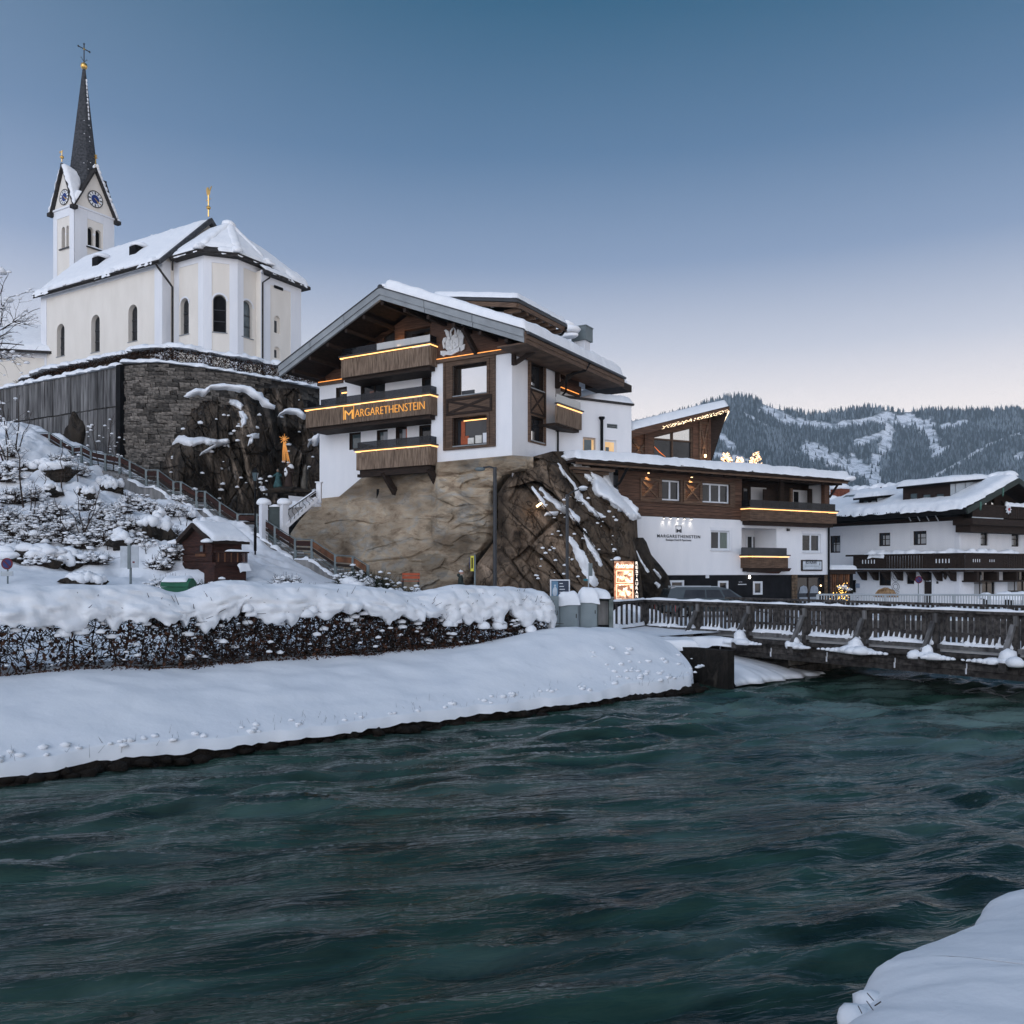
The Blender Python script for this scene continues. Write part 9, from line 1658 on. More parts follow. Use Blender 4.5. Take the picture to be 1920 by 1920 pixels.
def sapling(p, h, label, seed, n=9, lean=0, sn=14, multi=1, spread=.32, grp='bare saplings on the slope'):
 t = thing('sapling', label, 'tree', p, 0, grp); r = random.Random(seed); tk = MB(); A, B, Ra, Rb, T_ = [], [], [], [], []
 for s in range(multi):
  b = Vector((r.uniform(-.12, .12)*multi, r.uniform(-.1, .1), -.15)); d = Vector((lean+r.uniform(-.12, .12)*multi, r.uniform(-.05, .05), 1)); hh = h*(1 if s == 0 else r.uniform(.6, 1)); pts = [b+d*hh*k/6+Vector((r.uniform(-.03, .03), 0, 0))*k for k in range(7)]; r0 = .012+.010*hh; tk.tube(pts, [r0*(1-.13*k) for k in range(7)], 5)
  for k in range(n):
   f_ = r.uniform(.25, .98); i = min(5, int(f_*6)); p0 = pts[i].lerp(pts[i+1], f_*6-i); a = r.uniform(0, 6.28); l = hh*spread*(1.15-f_)*r.uniform(.6, 1.2); q = p0+Vector((math.cos(a)*l, math.sin(a)*l*.6, l*r.uniform(.5, 1.3))); A.append(p0); B.append(q); Ra.append(.010); Rb.append(.004); T_.append(q)
   for j in range(3): g = r.uniform(.3, .9); m_ = p0.lerp(q, g); l2 = l*.45; e = m_+Vector((r.uniform(-1, 1)*l2, r.uniform(-.5, .5)*l2, l2*r.uniform(.2, 1))); A.append(m_); B.append(e); Ra.append(.006); Rb.append(.003); T_.append(e)
 tk.build('trunk', BARK, t); bars('crown', np.array([v[:] for v in A]), np.array([v[:] for v in B]), np.array(Ra), np.array(Rb), BARK, t)
 if sn: C = np.array([r.choice(T_)[:] for _ in range(sn)]); R_ = np.array([r.uniform(.03, .10) for _ in range(sn)]); blobs('snow', C, np.stack([R_*1.3, R_, R_*.8], 1), SNOW, t, seed)
for k, (px, py, top, lb, mu, sn) in enumerate(((45, 950, 805, 'tall sapling with snow tufts at its tip, left on the slope', 1, 16), (122, 928, 828, 'straight dark sapling beneath the orange rail board', 1, 4), (150, 905, 845, 'short straight sapling right beside the dark one', 1, 3), (146, 1018, 905, 'multi stemmed sapling clump at the centre of the slope', 5, 10), (194, 880, 770, 'thin sapling with big snow clumps against the plank wall', 2, 22), (208, 890, 800, 'forked sapling by the upper railing before the end post', 2, 16), (82, 925, 868, 'short twig sapling in the snow below the rock hollow', 1, 3), (62, 965, 890, 'leaning bare sapling near the tall tufted one', 2, 5), (347, 985, 945, 'two thin bare stems above the hut roof', 2, 0), (232, 920, 872, 'thin sapling under the stair at mid slope', 1, 2), (12, 880, 745, 'bushy sapling crown against the planks at the left edge', 3, 26), (25, 850, 730, 'twiggy sapling rising before the plank wall at far left', 3, 22), (202, 1030, 985, 'short dead stem standing in snow right of the clump', 1, 0), (278, 1045, 1000, 'thin bent stem in the snow right of the boulder', 1, 0))):
 p = hill_hit(px, py); sapling(p, (py-top)/F*p.y, lb, 30+k, 9 if mu < 3 else 6, .02*(k % 3-1), sn, mu)
# ---- snowy fruit tree reaching in from the left
def left_tree():
 p = Vector((at(-132, 0, 47).x, 47, 12.3)); t = thing('bare_tree', 'bare tree with snow clumps reaching in from the left edge', 'tree', p); r = random.Random(21); tk = MB(); A, B, Ra, Rb, S = [], [], [], [], []
 tk.tube([(0, 0, -1), (.1, 0, 1.5), (.25, 0, 3.2)], [.26, .2, .16], 8)
 def grow(p0, d, l, rad, dep):
  n = 5; q = p0; pts = [p0]
  for k in range(n):
   d = (d+Vector((r.uniform(-.33, .33), r.uniform(-.25, .25), r.uniform(-.28, .30)))).normalized(); q2 = q+d*l/n; A.append(q); B.append(q2); Ra.append(rad*(1-.13*k)); Rb.append(rad*(1-.13*(k+1))); q = q2; pts.append(q)
  if dep:
   for k in range(2+dep): i = r.randint(1, n); e = (d+Vector((r.uniform(-.9, .9), r.uniform(-.6, .6), r.uniform(-.7, .8)))).normalized(); grow(pts[i], e, l*r.uniform(.42, .62), rad*.52, dep-1)
  if dep < 3: S.extend(pts[2:])
 for (x, z), l in (((1, 1.05), 5.0), ((1, .35), 3.7), ((1, .75), 4.2), ((.9, .0), 3.4), ((.4, 1), 3.6), ((-.6, .8), 3), ((.95, .15), 3.4)): grow(Vector((.25, 0, 2.6+r.uniform(0, .6))), Vector((x, r.uniform(-.3, .3), z)).normalized(), l, .075, 3)
 tk.build('trunk', BARK, t); bars('crown', np.array([v[:] for v in A]), np.array([v[:] for v in B]), np.array(Ra), np.array(Rb), BARK, t); C = np.array([r.choice(S)[:] for _ in range(420)]); R_ = np.array([r.uniform(.03, .12) for _ in range(420)]); blobs('snow', C+np.array([0, 0, .02]), np.stack([R_*1.5, R_, R_*.8], 1), SNOW, t, 4)
 mb = MB()
 for px, py, s in ((12, 518, .34), (38, 545, .24), (20, 530, .2)): q = min(S, key=lambda v: (v-(at(px, py, 47)-p)).length); mb.blob(q+Vector((0, 0, s*.3)), (s*1.1, s*.8, s*.75), 2, px, .3, flat=-.6)
 mb.build('snow_clump', SNOW, t, smooth=True)
left_tree()
# ---- low evergreen hedges and shrubs at the foot of the rock
for px, Y, w, h, lb, sd, lf in ((695, 41.5, 2.0, 1.75, 'dark clipped evergreen shrub block beside the lowest stair post', 1, 1500), (660, 42, 1.3, 1.5, 'dark evergreen shrub at the end of the stair', 2, 900), (735, 40.5, 2.2, 1.15, 'snow dusted low evergreen in front of the orange bench', 3, 700), (790, 40, 2.2, .95, 'broad low evergreen under snow right of the bench', 4, 700), (840, 39.5, 2.0, .85, 'low snow covered evergreen in front of the walking person', 5, 600), (880, 39.2, 1.2, .75, 'small snowy evergreen around the yellow marked post', 6, 400), (375, 33.5, 2.1, 1.0, 'dark rounded evergreen before the wooden hut', 7, 1500), (318, 34, 1.2, 1.1, 'dark bramble bush behind the green grit bin', 8, 300), (445, 36, 1.0, .55, 'small dark shrub below the porch of the hut', 9, 300), (535, 37, 1.1, .9, 'rounded reddish bare shrub on the snow right of the hut', 10, 0), (575, 38.5, 1.0, .5, 'flat dark shrub half under snow below the stair', 11, 250), (600, 39, 1.0, .45, 'low dark shrub at the right end of the stair wall', 12, 250)):
 p = hill_pt(px, Y); snowy_bush(p, w, h, lb, 300+sd, 260 if lf < 1000 else 420, .75 if lf < 1000 else .35, 'shrubs at the foot of the rock', lf, EVG if lf > 200 else None)
# ================================================================== street furniture
def post(name, label, cat, px, pt, Y, zb, r, m=MDK, grp=None):
 t = thing(name, label, cat, at(px, 0, Y)*1, 0, grp); t.location.z = zb; h = at(px, pt, Y).z-zb; mb = MB(); mb.tube([(0, 0, -.3), (0, 0, h)], r, 8); mb.build('pole', m, t); return t, h
t, h = post('street_lamp', 'tall grey street lamp with left pointing arm in front of the tan rock', 'street lamp', 928, 876, 40, 2.0, .085); mb = MB(); mb.tube([(0, 0, h-.05), (-.25, 0, h+.02), (-.55, 0, h-.02)], .04, 6); mb.build('arm', MDK, t); mb = MB(); mb.blob((-.68, 0, h-.09), (.24, .14, .10), 2, 1, 0, flat=None); mb.build('lamp_head', MGN, t, smooth=True)
t, h = post('street_lamp', 'slimmer street lamp with right pointing disc head before the snowy outcrop', 'street lamp', 1063.5, 927, 37.5, 1.6, .07); mb = MB(); mb.tube([(0, 0, h-.05), (.2, 0, h+.10), (.5, 0, h+.22)], .03, 6); mb.build('arm', MDK, t); mb = MB(); mb.lathe([(.05, h+.16), (.19, h+.20), (.17, h+.27), (.05, h+.31)], (.68, 0, 0), 12); mb.build('lamp_head', MGL, t, smooth=True); mb = MB(); mb.blob((.68, 0, h+.30), (.2, .18, .07), 2, 2); mb.build('snow', SNOW, t, smooth=True)
t, h = post('lantern', 'old fashioned four sided lantern on a slim pole by the stair', 'lantern', 478.5, 902, 44.2, 5.0, .045, BLK)
mb = MB(); mb.lathe([(.10, h), (.20, h+.42)], (0, 0, 0), 4, 0, R(45)); mb.build('glass_body', GLB, t); mb = MB(); mb.lathe([(.24, h+.42), (.10, h+.58), (.04, h+.62), (.04, h+.70)], (0, 0, 0), 4, 0, R(45)); mb.build('lantern_roof', BLK, t); mb = MB()
for k in range(4): a = k*math.pi/2+R(45); mb.tube([(.10*math.cos(a), .10*math.sin(a), h), (.20*math.cos(a), .20*math.sin(a), h+.42)], .015, 4)
mb.build('lantern_frame', BLK, t); mb = MB(); mb.tube([(0, 0, 0), (0, 0, 1.2)], .075, 8); mb.build('pole_foot', BLK, t)
SGR, SGB = mat('sign_red', (.13, .012, .018), .6), mat('sign_blue', (.02, .03, .12), .6)
def nostop(label, px, py, Y, zb, plate):
 t, h = post('no_parking_sign', label, 'road sign', px, py, Y, zb, .03, MGN, 'round dark red road signs'); r = .22; mb = MB(); mb.tube([(0, -.04, h), (0, -.055, h)], r, 20); mb.build('sign_disc', SGR, t); mb = MB(); mb.tube([(0, -.056, h), (0, -.06, h)], r*.74, 20); mb.build('sign_field', SGB, t); mb = MB(); mb.beam((-.12, -.064, h+.12), (.12, -.064, h-.12), .006, .045); mb.build('sign_bar', SGR, t)
 if plate: mb = MB(); mb.box(-.23, .23, -.06, -.04, h-.47, h-.29); mb.build('plate', MGL, t)
nostop('round dark red no parking sign with plate below, at the left edge', 14.5, 1057, 33, 2.2, True); nostop('round dark red no parking sign in front of the white chalet', 1722, 1087, 52, 1.5, False)
t, h = post('sign_board', 'pale rectangular sign board seen from behind on a green post', 'sign', 245, 1021, 32, 2.2, .045, MGN); mb = MB(); mb.box(-.33, .33, -.03-.09, -.09, h-.85, h-.06); mb.build('board', mat('board_grey', (.42, .45, .48), .6), t); mb = MB(); mb.box(-.05, .05, -.16, -.121, h-.9, h-.0); mb.build('clamp_rail', MGN, t); mb = MB(); mb.box(.12, .2, -.123, -.1205, h-.68, h-.62); mb.build('sticker', SGR, t)
t = thing('grit_bin', 'green grit bin with snow on its rounded lid behind the hedge', 'bin', at(335, 1104, 27.5)); mb = MB(); mb.prism([(-.30, -.75), (.30, -.75), (.32, .06), (-.34, .06)], 'x', -.42, .42); mb.build('body', mat('green_plastic', (.012, .10, .05), .5), t); mb = MB(); mb.prism([(-.37, .07), (.35, .07), (.30, .22), (.08, .33), (-.12, .33), (-.30, .22)], 'x', -.44, .44); mb.build('lid', MAT['green_plastic'], t); mb = MB(); pad(mb, (-.42, -.33, .22), (.36, -.33, .22), (.36, .2, .34), (-.42, .2, .34), .09, .1, 16, 8, .2, .04, 3); mb.build('snow', SNOW, t, smooth=True)
t = thing('bench', 'orange red park bench against the foot of the tan rock', 'bench', at(771, 1090, 42.6)); om = mat('bench_orange', (.42, .085, .035), .6)
for k in range(2): mb = MB(); mb.box(-.44, .42, 0, .03, .13+.16*k, .25+.16*k); mb.build('back_slat', om, t)
for k in range(2): mb = MB(); mb.box(-.44, .42, -.35+.17*k, -.2+.17*k, 0, .03); mb.build('seat_slat', om, t)
for x in (-.4, .36): mb = MB(); mb.beam((x, .05, -.45), (x, .05, .42), .05, .05); mb.box(x-.025, x+.025, -.35, .05, -.06, -.01); mb.box(x-.025, x+.025, -.33, -.28, -.45, -.06); mb.build('leg', MDK, t)
t, h = post('info_post', 'slim post with yellow edged dark panel left of the tall lamp', 'sign post', 890.5, 1040, 38, 1.9, .04, MGN); ye = mat('sign_yellow', (.62, .55, .06), .5); mb = MB(); mb.box(-.19, -.05, -.03, .03, h-.72, h-.05); mb.build('panel', ye, t); mb = MB(); mb.box(-.155, -.09, -.035, -.0305, h-.60, h-.13); mb.build('panel_print', BLK, t); mb = MB(); mb.box(-.23, -.192, -.03, .03, h-.6, h-.12); mb.build('side_plate', SGB, t)
# ---- walking person, only head and shoulders show over the shrubs
def person():
 p = at(864, 1069, 41.5); zt = p.z; H = 1.70; t = thing('person', 'person in white beanie and dark green hooded coat walking behind the low shrubs', 'person', (p.x, p.y, zt-H), 90)
 me = bpy.data.meshes.new('body'); V = [(0, 0, .92), (0, .01, 1.12), (0, .0, 1.36), (0, -.02, 1.47), (.19, 0, 1.38), (.25, .05, 1.12), (.23, -.10, .90), (-.19, 0, 1.38), (-.25, .0, 1.12), (-.22, -.22, .98), (.10, 0, .88), (.11, -.16, .48), (.11, -.10, .06), (.11, -.25, .03), (-.10, 0, .88), (-.11, .14, .48), (-.11, .38, .10), (-.11, .26, .03)]
 E = [(0, 1), (1, 2), (2, 3), (2, 4), (4, 5), (5, 6), (2, 7), (7, 8), (8, 9), (0, 10), (10, 11), (11, 12), (12, 13), (0, 14), (14, 15), (15, 16), (16, 17)]; Rr = [.17, .16, .17, .07, .09, .07, .05, .09, .07, .05, .11, .08, .055, .05, .11, .08, .055, .05]
 bm = bmesh.new(); sl = bm.verts.layers.skin.verify(); vv = [bm.verts.new(q) for q in V]; [bm.edges.new((vv[i], vv[j])) for i, j in E]
 for v_, q in zip(vv, Rr): v_[sl].radius = (q, q*.9)
 vv[0][sl].use_root = True; bm.to_mesh(me); bm.free(); me.materials.append(mat('coat_green', (.025, .035, .032), .9)); o = link('body', me, t); o.modifiers.new('skin', 'SKIN'); s_ = o.modifiers.new('sub', 'SUBSURF'); s_.levels = s_.render_levels = 2
 mb = MB(); mb.blob((0, -.03, 1.575), (.078, .098, .115), 2, 1, .03, flat=None); mb.blob((0, -.13, 1.56), (.016, .03, .02), 1, 2, 0, flat=None); mb.build('head', mat('skin', (.42, .24, .18), .6), t, smooth=True)
 mb = MB(); mb.blob((0, -.01, 1.625), (.092, .112, .08), 2, 3, .04, flat=-.2); mb.blob((0, .01, 1.695), (.03, .03, .03), 2, 4, .1, flat=None); mb.build('beanie', mat('wool_white', (.70, .70, .70), .95), t, smooth=True); mb = MB(); mb.blob((0, .09, 1.46), (.13, .10, .10), 2, 5, .15, flat=None); mb.build('hood', MAT['coat_green'], t, smooth=True); mb = MB(); mb.lathe([(.10, 1.42), (.115, 1.46), (.09, 1.51)], (0, -.02, 0), 10); mb.build('scarf', mat('wool_beige', (.32, .27, .22), .95), t)
 for x, y in ((.23, -.12), (-.22, -.25)):
  for k in range(5): mb = MB(); b = Vector((x+.016*(k-2), y-.01, .86 if x > 0 else .94)); mb.tube([b, b+Vector((0, -.012, -.045)), b+Vector((0, -.002, -.075 if k else -.05))], .009, 5); mb.build('finger', MAT['skin'], t)
person()
# ---- cabinets by the bridge
def cabinets():
 cm_ = mat('cabinet_grey', (.20, .24, .25), .6, (.25, .29, .30), 1.5)
 for k, (pl, pr, pt, pb, Y, lb) in enumerate(((1027, 1048, 1118, 1188, 31.6, 'narrow tall grey cabinet touching the end of the snowy hedge'), (1048.5, 1085, 1127, 1190, 32.0, 'wide grey utility cabinet under a sloping heap of snow'), (1086.5, 1120, 1124, 1177, 32.4, 'grey cabinet with framed door beside the stone gate post'))):
  a, b = at(pl, pt, Y), at(pr, pb, Y); t = thing('utility_cabinet', lb, 'cabinet', (a.x, Y, b.z), 0, 'grey cabinets beside the bridge'); w, h = b.x-a.x, a.z-b.z; mb = MB(); mb.box(0, w-.012, 0, .5, -.3, h); mb.build('housing', cm_, t); mb = MB(); mb.box(.04, w-.05, -.03, -.002, .03, h-.06); mb.build('door', cm_, t); mb = MB(); mb.box(w*.85, w*.9, -.05, -.031, h*.5, h*.62); mb.build('handle', MDK, t)
  if k: mb = MB(); pad(mb, (-.05, -.1, h-.02), (w+.05, -.1, h+.0), (w+.05, .5, h), (-.05, .5, h), .26+.10*k, .28, 20, 12, .2, .06, k, drop=.14); mb.build('snow', SNOW, t, smooth=True)
 a, b = at(1117, 1122, 32.8), at(1150, 1185, 32.8); t = thing('stone_gate_post', 'weathered greenish concrete post with dark niche at the bridge end', 'post', (a.x, 32.8, b.z)); w, h = b.x-a.x, a.z-b.z; mb = MB(); mb.box(w-.16, w, 0, .7, -.3, h); mb.box(0, .1, .1, .7, -.3, h-.02); mb.box(.1, w-.16, .5, .7, -.3, h-.01); mb.build('pillar', mat('concrete_green', (.10, .12, .11), .9, (.20, .22, .21), 3), t); mb = MB(); mb.box(.1, w-.16, .02, .49, -.3, .25); mb.build('plinth', BLK, t); mb = MB(); mb.box(.101, w-.161, .3, .49, .251, h-.1); mb.build('niche', CONC, t); mb = MB(); mb.box(-.04, w+.02, -.03, .72, h+.001, h+.05); mb.build('cap', MGN, t); mb = MB(); pad(mb, (-.3, -.1, h+.05), (w*.85, -.1, h+.05), (w*.9, .7, h+.05), (-.3, .7, h+.05), .34, .35, 18, 10, .15, .05, 5, drop=.05); mb.build('snow', SNOW, t, smooth=True)
cabinets()
# ---- poster board, stop sign, lit restaurant board
t = thing('poster_board', 'white framed poster board on the snow behind the cabinets', 'poster', at(1050, 1122, 36)); w, h = .41, .78; mb = MB()
for q in ((-w, w, h-.05, h), (-w, w, -.3, -.25), (-w, -w+.05, -.25, h-.05), (w-.05, w, -.25, h-.05)): mb.box(q[0], q[1], -.03, .03, q[2], q[3])
mb.build('frame', WFR, t); mb = MB(); mb.box(-w+.05, w-.05, -.012, .01, -.25, h-.05); mb.build('sheet', mat('poster_navy', (.035, .045, .07), .6), t); mb = MB(); mb.box(-w+.06, -.08, -.016, -.0125, .05, h-.07); mb.build('portrait_field', mat('poster_blue', (.12, .22, .32), .6), t); mb = MB(); mb.blob((-.21, -.017, .28), (.10, .006, .20), 2, 1, .05, flat=None); mb.blob((-.21, -.017, .53), (.04, .006, .05), 2, 2, 0, flat=None); mb.build('portrait_figure', mat('poster_pale', (.45, .50, .55), .6), t); mb = MB(); mb.box(-w+.12, w-.06, -.017, -.0126, -.16, .02); mb.build('orange_bar', mat('poster_orange', (.55, .24, .06), .6), t); mb = MB()
for k in range(5): mb.box(-.02, .12+.04*(k % 3), -.016, -.0127, .60-.12*k, .63-.12*k)
mb.build('text_lines', WFR, t)
t, h = post('bus_stop_sign', 'grey stop sign panel with small teal oval sign on the same pole', 'sign', 1103.5, 1056, 35.5, 1.9, .025, MGL); mb = MB(); mb.box(.02, .16, -.03, .0, h-.52, h); mb.build('timetable', MGN, t); mb = MB(); mb.prism([(-.12+.10*math.cos(a), h-.68+.05*math.sin(a)) for a in [k*math.pi/8 for k in range(16)]]+[], 'y', -.05, -.03); mb.build('oval_sign', mat('sign_teal', (.02, .16, .20), .5), t)
def lit_board():
 Y = 41; a, b = at(1150.5, 1050, Y), at(1199, 1127, Y); t = thing('restaurant_board', 'tall warmly lit restaurant board with pictures beside the dark rock', 'sign', (a.x, Y, b.z)); w, h = b.x-a.x, a.z-b.z; mb = MB(); mb.box(0, w, 0, .18, -.5, h); mb.build('housing', BLK, t); k = .79*w
 def pic(name, sd, cols):
  m = bpy.data.materials.new(name); m.use_nodes = True; n = m.node_tree; bb = n.nodes['Principled BSDF']; tc_ = n.nodes.new('ShaderNodeTexCoord'); vo = n.nodes.new('ShaderNodeTexVoronoi'); vo.inputs['Scale'].default_value = 7+sd; n.links.new(tc_.outputs['Object'], vo.inputs[0]); nz = n.nodes.new('ShaderNodeTexNoise'); nz.inputs['Scale'].default_value = 9; n.links.new(vo.outputs['Position'], nz.inputs[0]); rp = n.nodes.new('ShaderNodeValToRGB'); e = rp.color_ramp.elements; e[0].position = .36; e[0].color = (*cols[0], 1); e[1].position = .62; e[1].color = (*cols[2], 1); q = e.new(.5); q.color = (*cols[1], 1); n.links.new(nz.outputs[0], rp.inputs[0]); n.links.new(rp.outputs[0], bb.inputs['Base Color']); n.links.new(rp.outputs[0], bb.inputs['Emission Color']); bb.inputs['Emission Strength'].default_value = .65; return m
 mb = MB(); mb.box(.02, k, -.02, -.001, .0, h-.05); mb.build('lit_panel', pic('panel_glow', 0, ((.16, .05, .02), (.34, .15, .08), (.55, .30, .17))), t)
 for i, (z0, z1) in enumerate(((.04, .92), (.97, 1.42))):
  z0, z1 = [(.03, .80), (.86, 1.44)][i]; mb = MB(); mb.box(.12, k-.05, -.035, -.021, z0, z1); f_ = mb.build('picture_frame', mat('frame_cream', (.8, .6, .45), .6, emit=.6, ecol=(1, .72, .5)) if 'frame_cream' not in MAT else MAT['frame_cream'], t); mb = MB(); mb.box(.15, k-.08, -.04, -.0355, z0+.03, z1-.03); mb.build('picture', pic('picture_'+'ab'[i], i*2+1, ((.05, .02, .015), (.50, .25, .14), (1, .88, .72))), f_)
 wt = mat('sign_light', (1, .9, .8), .5, emit=1.3, ecol=(1, .86, .72)); mb = MB(); put_text(mb, 'Panorama', lambda x, z, d: (.10+x, -.03-d, h-.38+z), width=k-.14, height=.24, extrude=.006, shear=.35); mb.build('sign_script', wt, t)
 for i, c in enumerate('RESTAURANT'): mb = MB(); put_text(mb, c, lambda x, z, d: (k+.075+x, -.012-d, h-.22-.195*i+z), height=.145, width=.11, extrude=.006, bold=.01); mb.build('letter', wt, t)
 mb = MB(); mb.blob((.18, .08, h+.05), (.2, .14, .13), 2, 4); mb.build('snow', SNOW, t, smooth=True)
 ld = bpy.data.lights.new('board_light', 'AREA'); o_ = bpy.data.objects.new('board_light', ld); COL.objects.link(o_); o_.parent = t; o_.location = (w*.4, -.06, h*.5); o_.rotation_euler = (R(90), 0, 0); ld.shape = 'RECTANGLE'; ld.size = w*.7; ld.size_y = h*.8; ld.energy = 7; ld.color = (1, .72, .5)
lit_board()
for px, lb in ((1229.5, 'left one of the two red topped snow poles behind the bridge rail'), (1268, 'right one of the two red topped snow poles behind the bridge rail')):
 t = thing('snow_pole', lb, 'marker post', at(px, 1170, 39), 0, 'red topped snow poles'); mb = MB(); mb.tube([(0, 0, -.4), (0, 0, .55)], .035, 6); mb.build('pole', MGL, t); mb = MB(); mb.tube([(0, 0, .551), (0, 0, .95)], .05, 6); mb.build('red_band', mat('marker_red', (.55, .03, .03), .6) if 'marker_red' not in MAT else MAT['marker_red'], t)
mb = MB()
for px, Y, r in ((1165, 38, .9), (1190, 38.5, .8), (1180, 39.5, 1.0), (1215, 39.5, .7)): mb.blob((*at(px, 0, Y)[:2], 1.55), (r, r*.7, r*.85), 3, px, .3)
o = mb.build('snow_pile', SNOW, smooth=True, kind='structure')
# ---- parked car
def car():
 p = at(1326, 0, 45.5); t = thing('parked_car', 'dark grey van like car parked behind the bridge railing', 'car', (p.x, p.y, 1.55), 4); cp = mat('car_paint', (.035, .05, .055), .25, spec=.6, coat=.6, var=.05); L2 = 2.42
 def sec(k, s): return [(x, z) for x, z in k]
 lower = [(-L2, .35), (-L2, .95), (-L2+.1, 1.02), (1.62, 1.0), (2.2, .86), (L2, .7), (L2, .35)]; mb = MB(); mb.prism(lower, 'y', -.88, .88); mb.build('body', cp, t)
 up = [(-L2+.08, 1.02), (-L2+.28, 1.52), (-L2+.6, 1.60), (.55, 1.60), (.95, 1.50), (1.72, 1.0)]; mb = MB(); n = len(up); mb.add([(x, -.86+.14*(z-1)/.6, z) for x, z in up]+[(x, .86-.14*(z-1)/.6, z) for x, z in up], [tuple(range(n))[::-1], tuple(range(n, 2*n))]+[(i, (i+1) % n, n+(i+1) % n, n+i) for i in range(n)]); mb.build('cabin', cp, t)
 for x0, x1, x2, x3 in ((-1.5, -1.35, -.35, -.35), (-.28, -.28, .62, .40), (.70, .52, 1.45, .92)): mb = MB(); yo = lambda z: -.872+.14*(z-1)/.6; mb.add([(x0, yo(1.06), 1.06), (x2, yo(1.06), 1.06), (x3, yo(1.47), 1.47), (x1, yo(1.47), 1.47)], [(0, 1, 2, 3)]); mb.build('side_window', GLD, t)
 mb = MB(); mb.add([(1.70, -.78, 1.03), (1.70, .78, 1.03), (1.0, .68, 1.48), (1.0, -.68, 1.48)], [(0, 1, 2, 3)]); mb.build('windscreen', GLB, t)
 for x in (-1.5, 1.5):
  for y in (-.80, .80): mb = MB(); mb.tube([(x, y-.1, .33), (x, y+.1, .33)], .33, 18); w_ = mb.build('wheel', BLK, t); mb = MB(); mb.tube([(x, y-.112, .33), (x, y+.112, .33)], .2, 12); mb.build('rim', MGL, w_)
 for y in (-.7, .7): mb = MB(); mb.box(L2-.03, L2+.02, y-.14, y+.14, .68, .8); mb.build('headlight', PLG, t); mb = MB(); mb.box(-L2-.02, -L2+.02, y-.1, y+.1, .75, 1.0); mb.build('tail_light', SGR, t)
 for y in (-.74, .74): mb = MB(); mb.tube([(-1.9, y*.93, 1.63), (.4, y*.93, 1.63)], .025, 5); mb.build('roof_rail', MGL, t)
car()
# ---- in front of the chalet
t = thing('straw_cone', 'straw thatched umbrella in the snow before the chalet wall', 'parasol', at(1661, 1131, 50)); mb = MB(); mb.tube([(0, 0, -.2), (0, 0, .75)], .05, 6); mb.build('pole', BARK, t); r = np.random.RandomState(3); n = 900; a = r.uniform(0, 6.28, n); l = r.uniform(.55, .66, n); A = np.stack([.08*np.cos(a), .08*np.sin(a), .86+r.uniform(-.03, .03, n)], 1); M_ = np.stack([l*.62*np.cos(a), l*.62*np.sin(a), .72+0*a+r.uniform(-.04, .04, n)], 1); B = np.stack([l*np.cos(a), l*np.sin(a), r.uniform(.34, .44, n)], 1); bars('thatch', np.concatenate([A, M_]), np.concatenate([M_, B]), np.full(2*n, .018), np.full(2*n, .014), mat('straw', (.20, .11, .05), .9, (.46, .30, .16), 6), t)
p = at(1580, 1128, 49.5); t = thing('lit_bush', 'small snow topped bush full of golden fairy lights by the lean-to', 'small tree', p); r = np.random.RandomState(5); n = 160; C = r.normal(0, 1, (n, 3))*np.array([.24, .2, .27])+np.array([0, 0, .42]); bars('branches', C*np.array([.3, .3, .4]), C, np.full(n, .012), np.full(n, .006), BARK, t); leaf_quads('leaves', r.normal(0, 1, (500, 3))*np.array([.26, .22, .28])+np.array([0, 0, .42]), np.full(500, .05), r, EVG, t); s_ = np.full((75, 3), .024); blobs('fairy_lights', C[:75]-np.array([.1, .12, .05]), s_, mat('golden_light', (1, .6, .15), .5, emit=5, ecol=(1, .58, .14)), t, 3, amt=0); R_ = np.full(12, .13); blobs('snow', np.stack([r.normal(.16, .16, 12), r.normal(0, .12, 12), r.normal(.75, .1, 12)], 1), np.stack([R_*1.2, R_, R_*.7], 1), SNOW, t, 4)
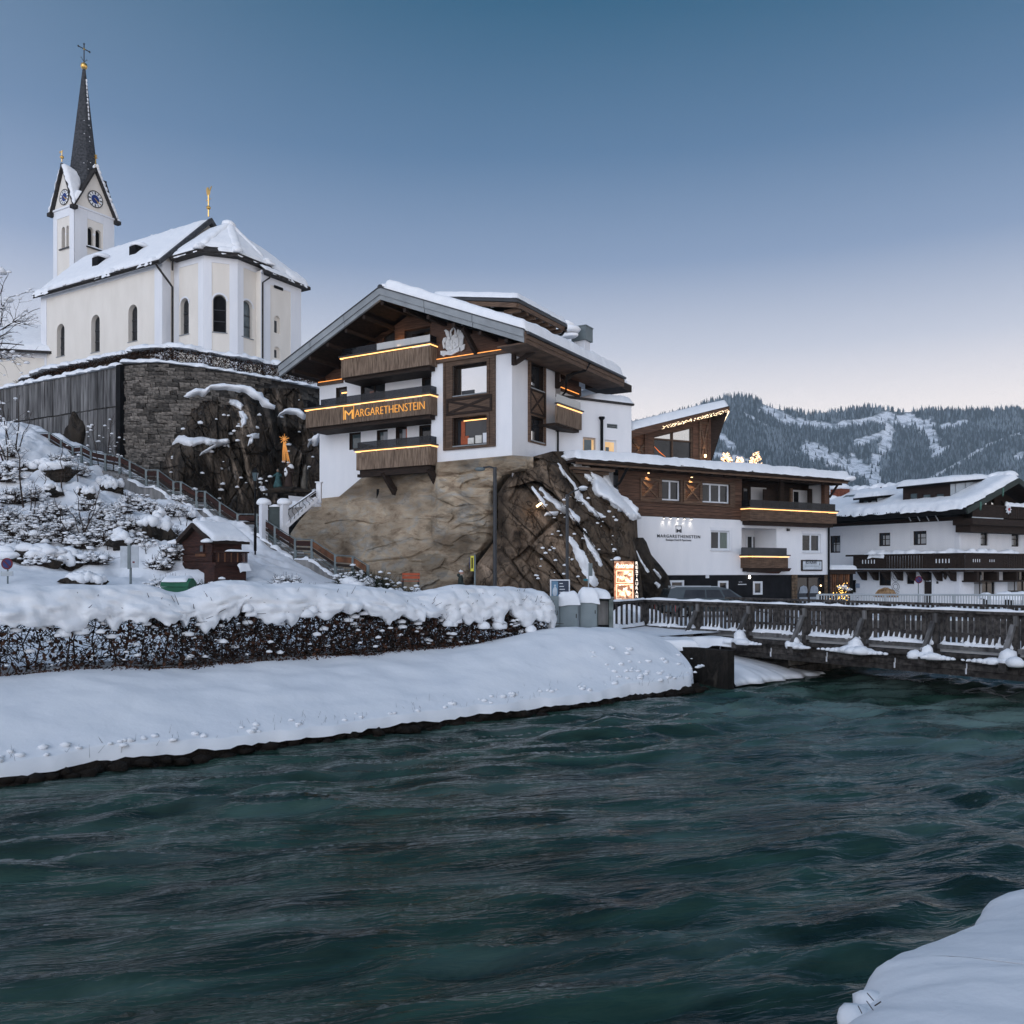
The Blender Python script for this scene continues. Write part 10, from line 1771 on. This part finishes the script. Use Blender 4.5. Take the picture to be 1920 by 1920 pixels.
for k, (px, w, lb) in enumerate(((1868, 1.5, 'left snow covered outdoor table behind the quay railing'), (1908, 1.0, 'right snow covered outdoor table at the edge of the view'))):
 p = at(px, 1118, 49); t = thing('terrace_table', lb, 'table', (p.x, p.y, 1.68), 0, 'snow covered terrace tables'); mb = MB(); mb.box(-w/2, w/2, -.35, .35, .70, .75); mb.build('tabletop', WDK, t); mb = MB(); pad(mb, (-w/2-.1, -.42, .75), (w/2+.1, -.42, .75), (w/2+.1, .42, .75), (-w/2-.1, .42, .75), .32, .3, 22, 10, .3, .08, k, drop=.06); mb.blob((w*.25, 0, .95), (.38, .3, .2), 2, k); mb.build('snow', SNOW, t, smooth=True)
 for x in (-w*.4, w*.4): mb = MB(); mb.box(x-.03, x+.03, -.25, .25, 0, .70); mb.build('leg', WDK, t)
# ---- clods of snow, stones and dead stalks along the bank
r = np.random.RandomState(31); n = 150; d_ = np.concatenate([r.uniform(19, 23.6, 45), r.uniform(-10, 22, 105)]); n_ = np.concatenate([r.uniform(18.7, 20.2, 45), r.uniform(18.5, 18.8, 105)]); R_ = r.uniform(.03, .10, n); blobs('snow_clods', np.stack([RD.x*d_+RN.x*n_, RD.y*d_+RN.y*n_, bankz(d_, n_)+.01], 1), np.stack([R_*1.3, R_, R_*.7], 1), SNOW, None, 5, amt=.5)
n = 260; d_ = r.uniform(-12, 23, n); n_ = 18.44+r.uniform(-.12, .12, n); R_ = r.uniform(.05, .17, n); blobs('bank_stones', np.stack([RD.x*d_+RN.x*n_, RD.y*d_+RN.y*n_, r.uniform(-.02, .12, n)], 1), np.stack([R_*1.4, R_, R_*.8], 1), EARTH, None, 6, amt=.5)
n = 200; d_ = r.uniform(-12, 23, n); n_ = 18.5+np.abs(r.normal(0, .25, n)); A = np.stack([RD.x*d_+RN.x*n_, RD.y*d_+RN.y*n_, bankz(d_, n_)-.12], 1); bars('dead_stalks', A, A+np.stack([r.normal(0, .09, n), r.normal(-.05, .08, n), r.uniform(.12, .30, n)], 1), np.full(n, .004), np.full(n, .002), BARK)
# ================================================================== haze of the valley
mb = MB(); mb.box(-5400, 5400, -3900, 4500, -3, 700); hz_m = bpy.data.materials.new('haze'); hz_m.use_nodes = True; n = hz_m.node_tree; n.nodes.clear(); o_ = n.nodes.new('ShaderNodeOutputMaterial'); v_ = n.nodes.new('ShaderNodeVolumePrincipled'); v_.inputs['Color'].default_value = (.62, .76, .86, 1); v_.inputs['Density'].default_value = .00009; n.links.new(v_.outputs[0], o_.inputs['Volume']); mb.build('haze', hz_m, kind='stuff')
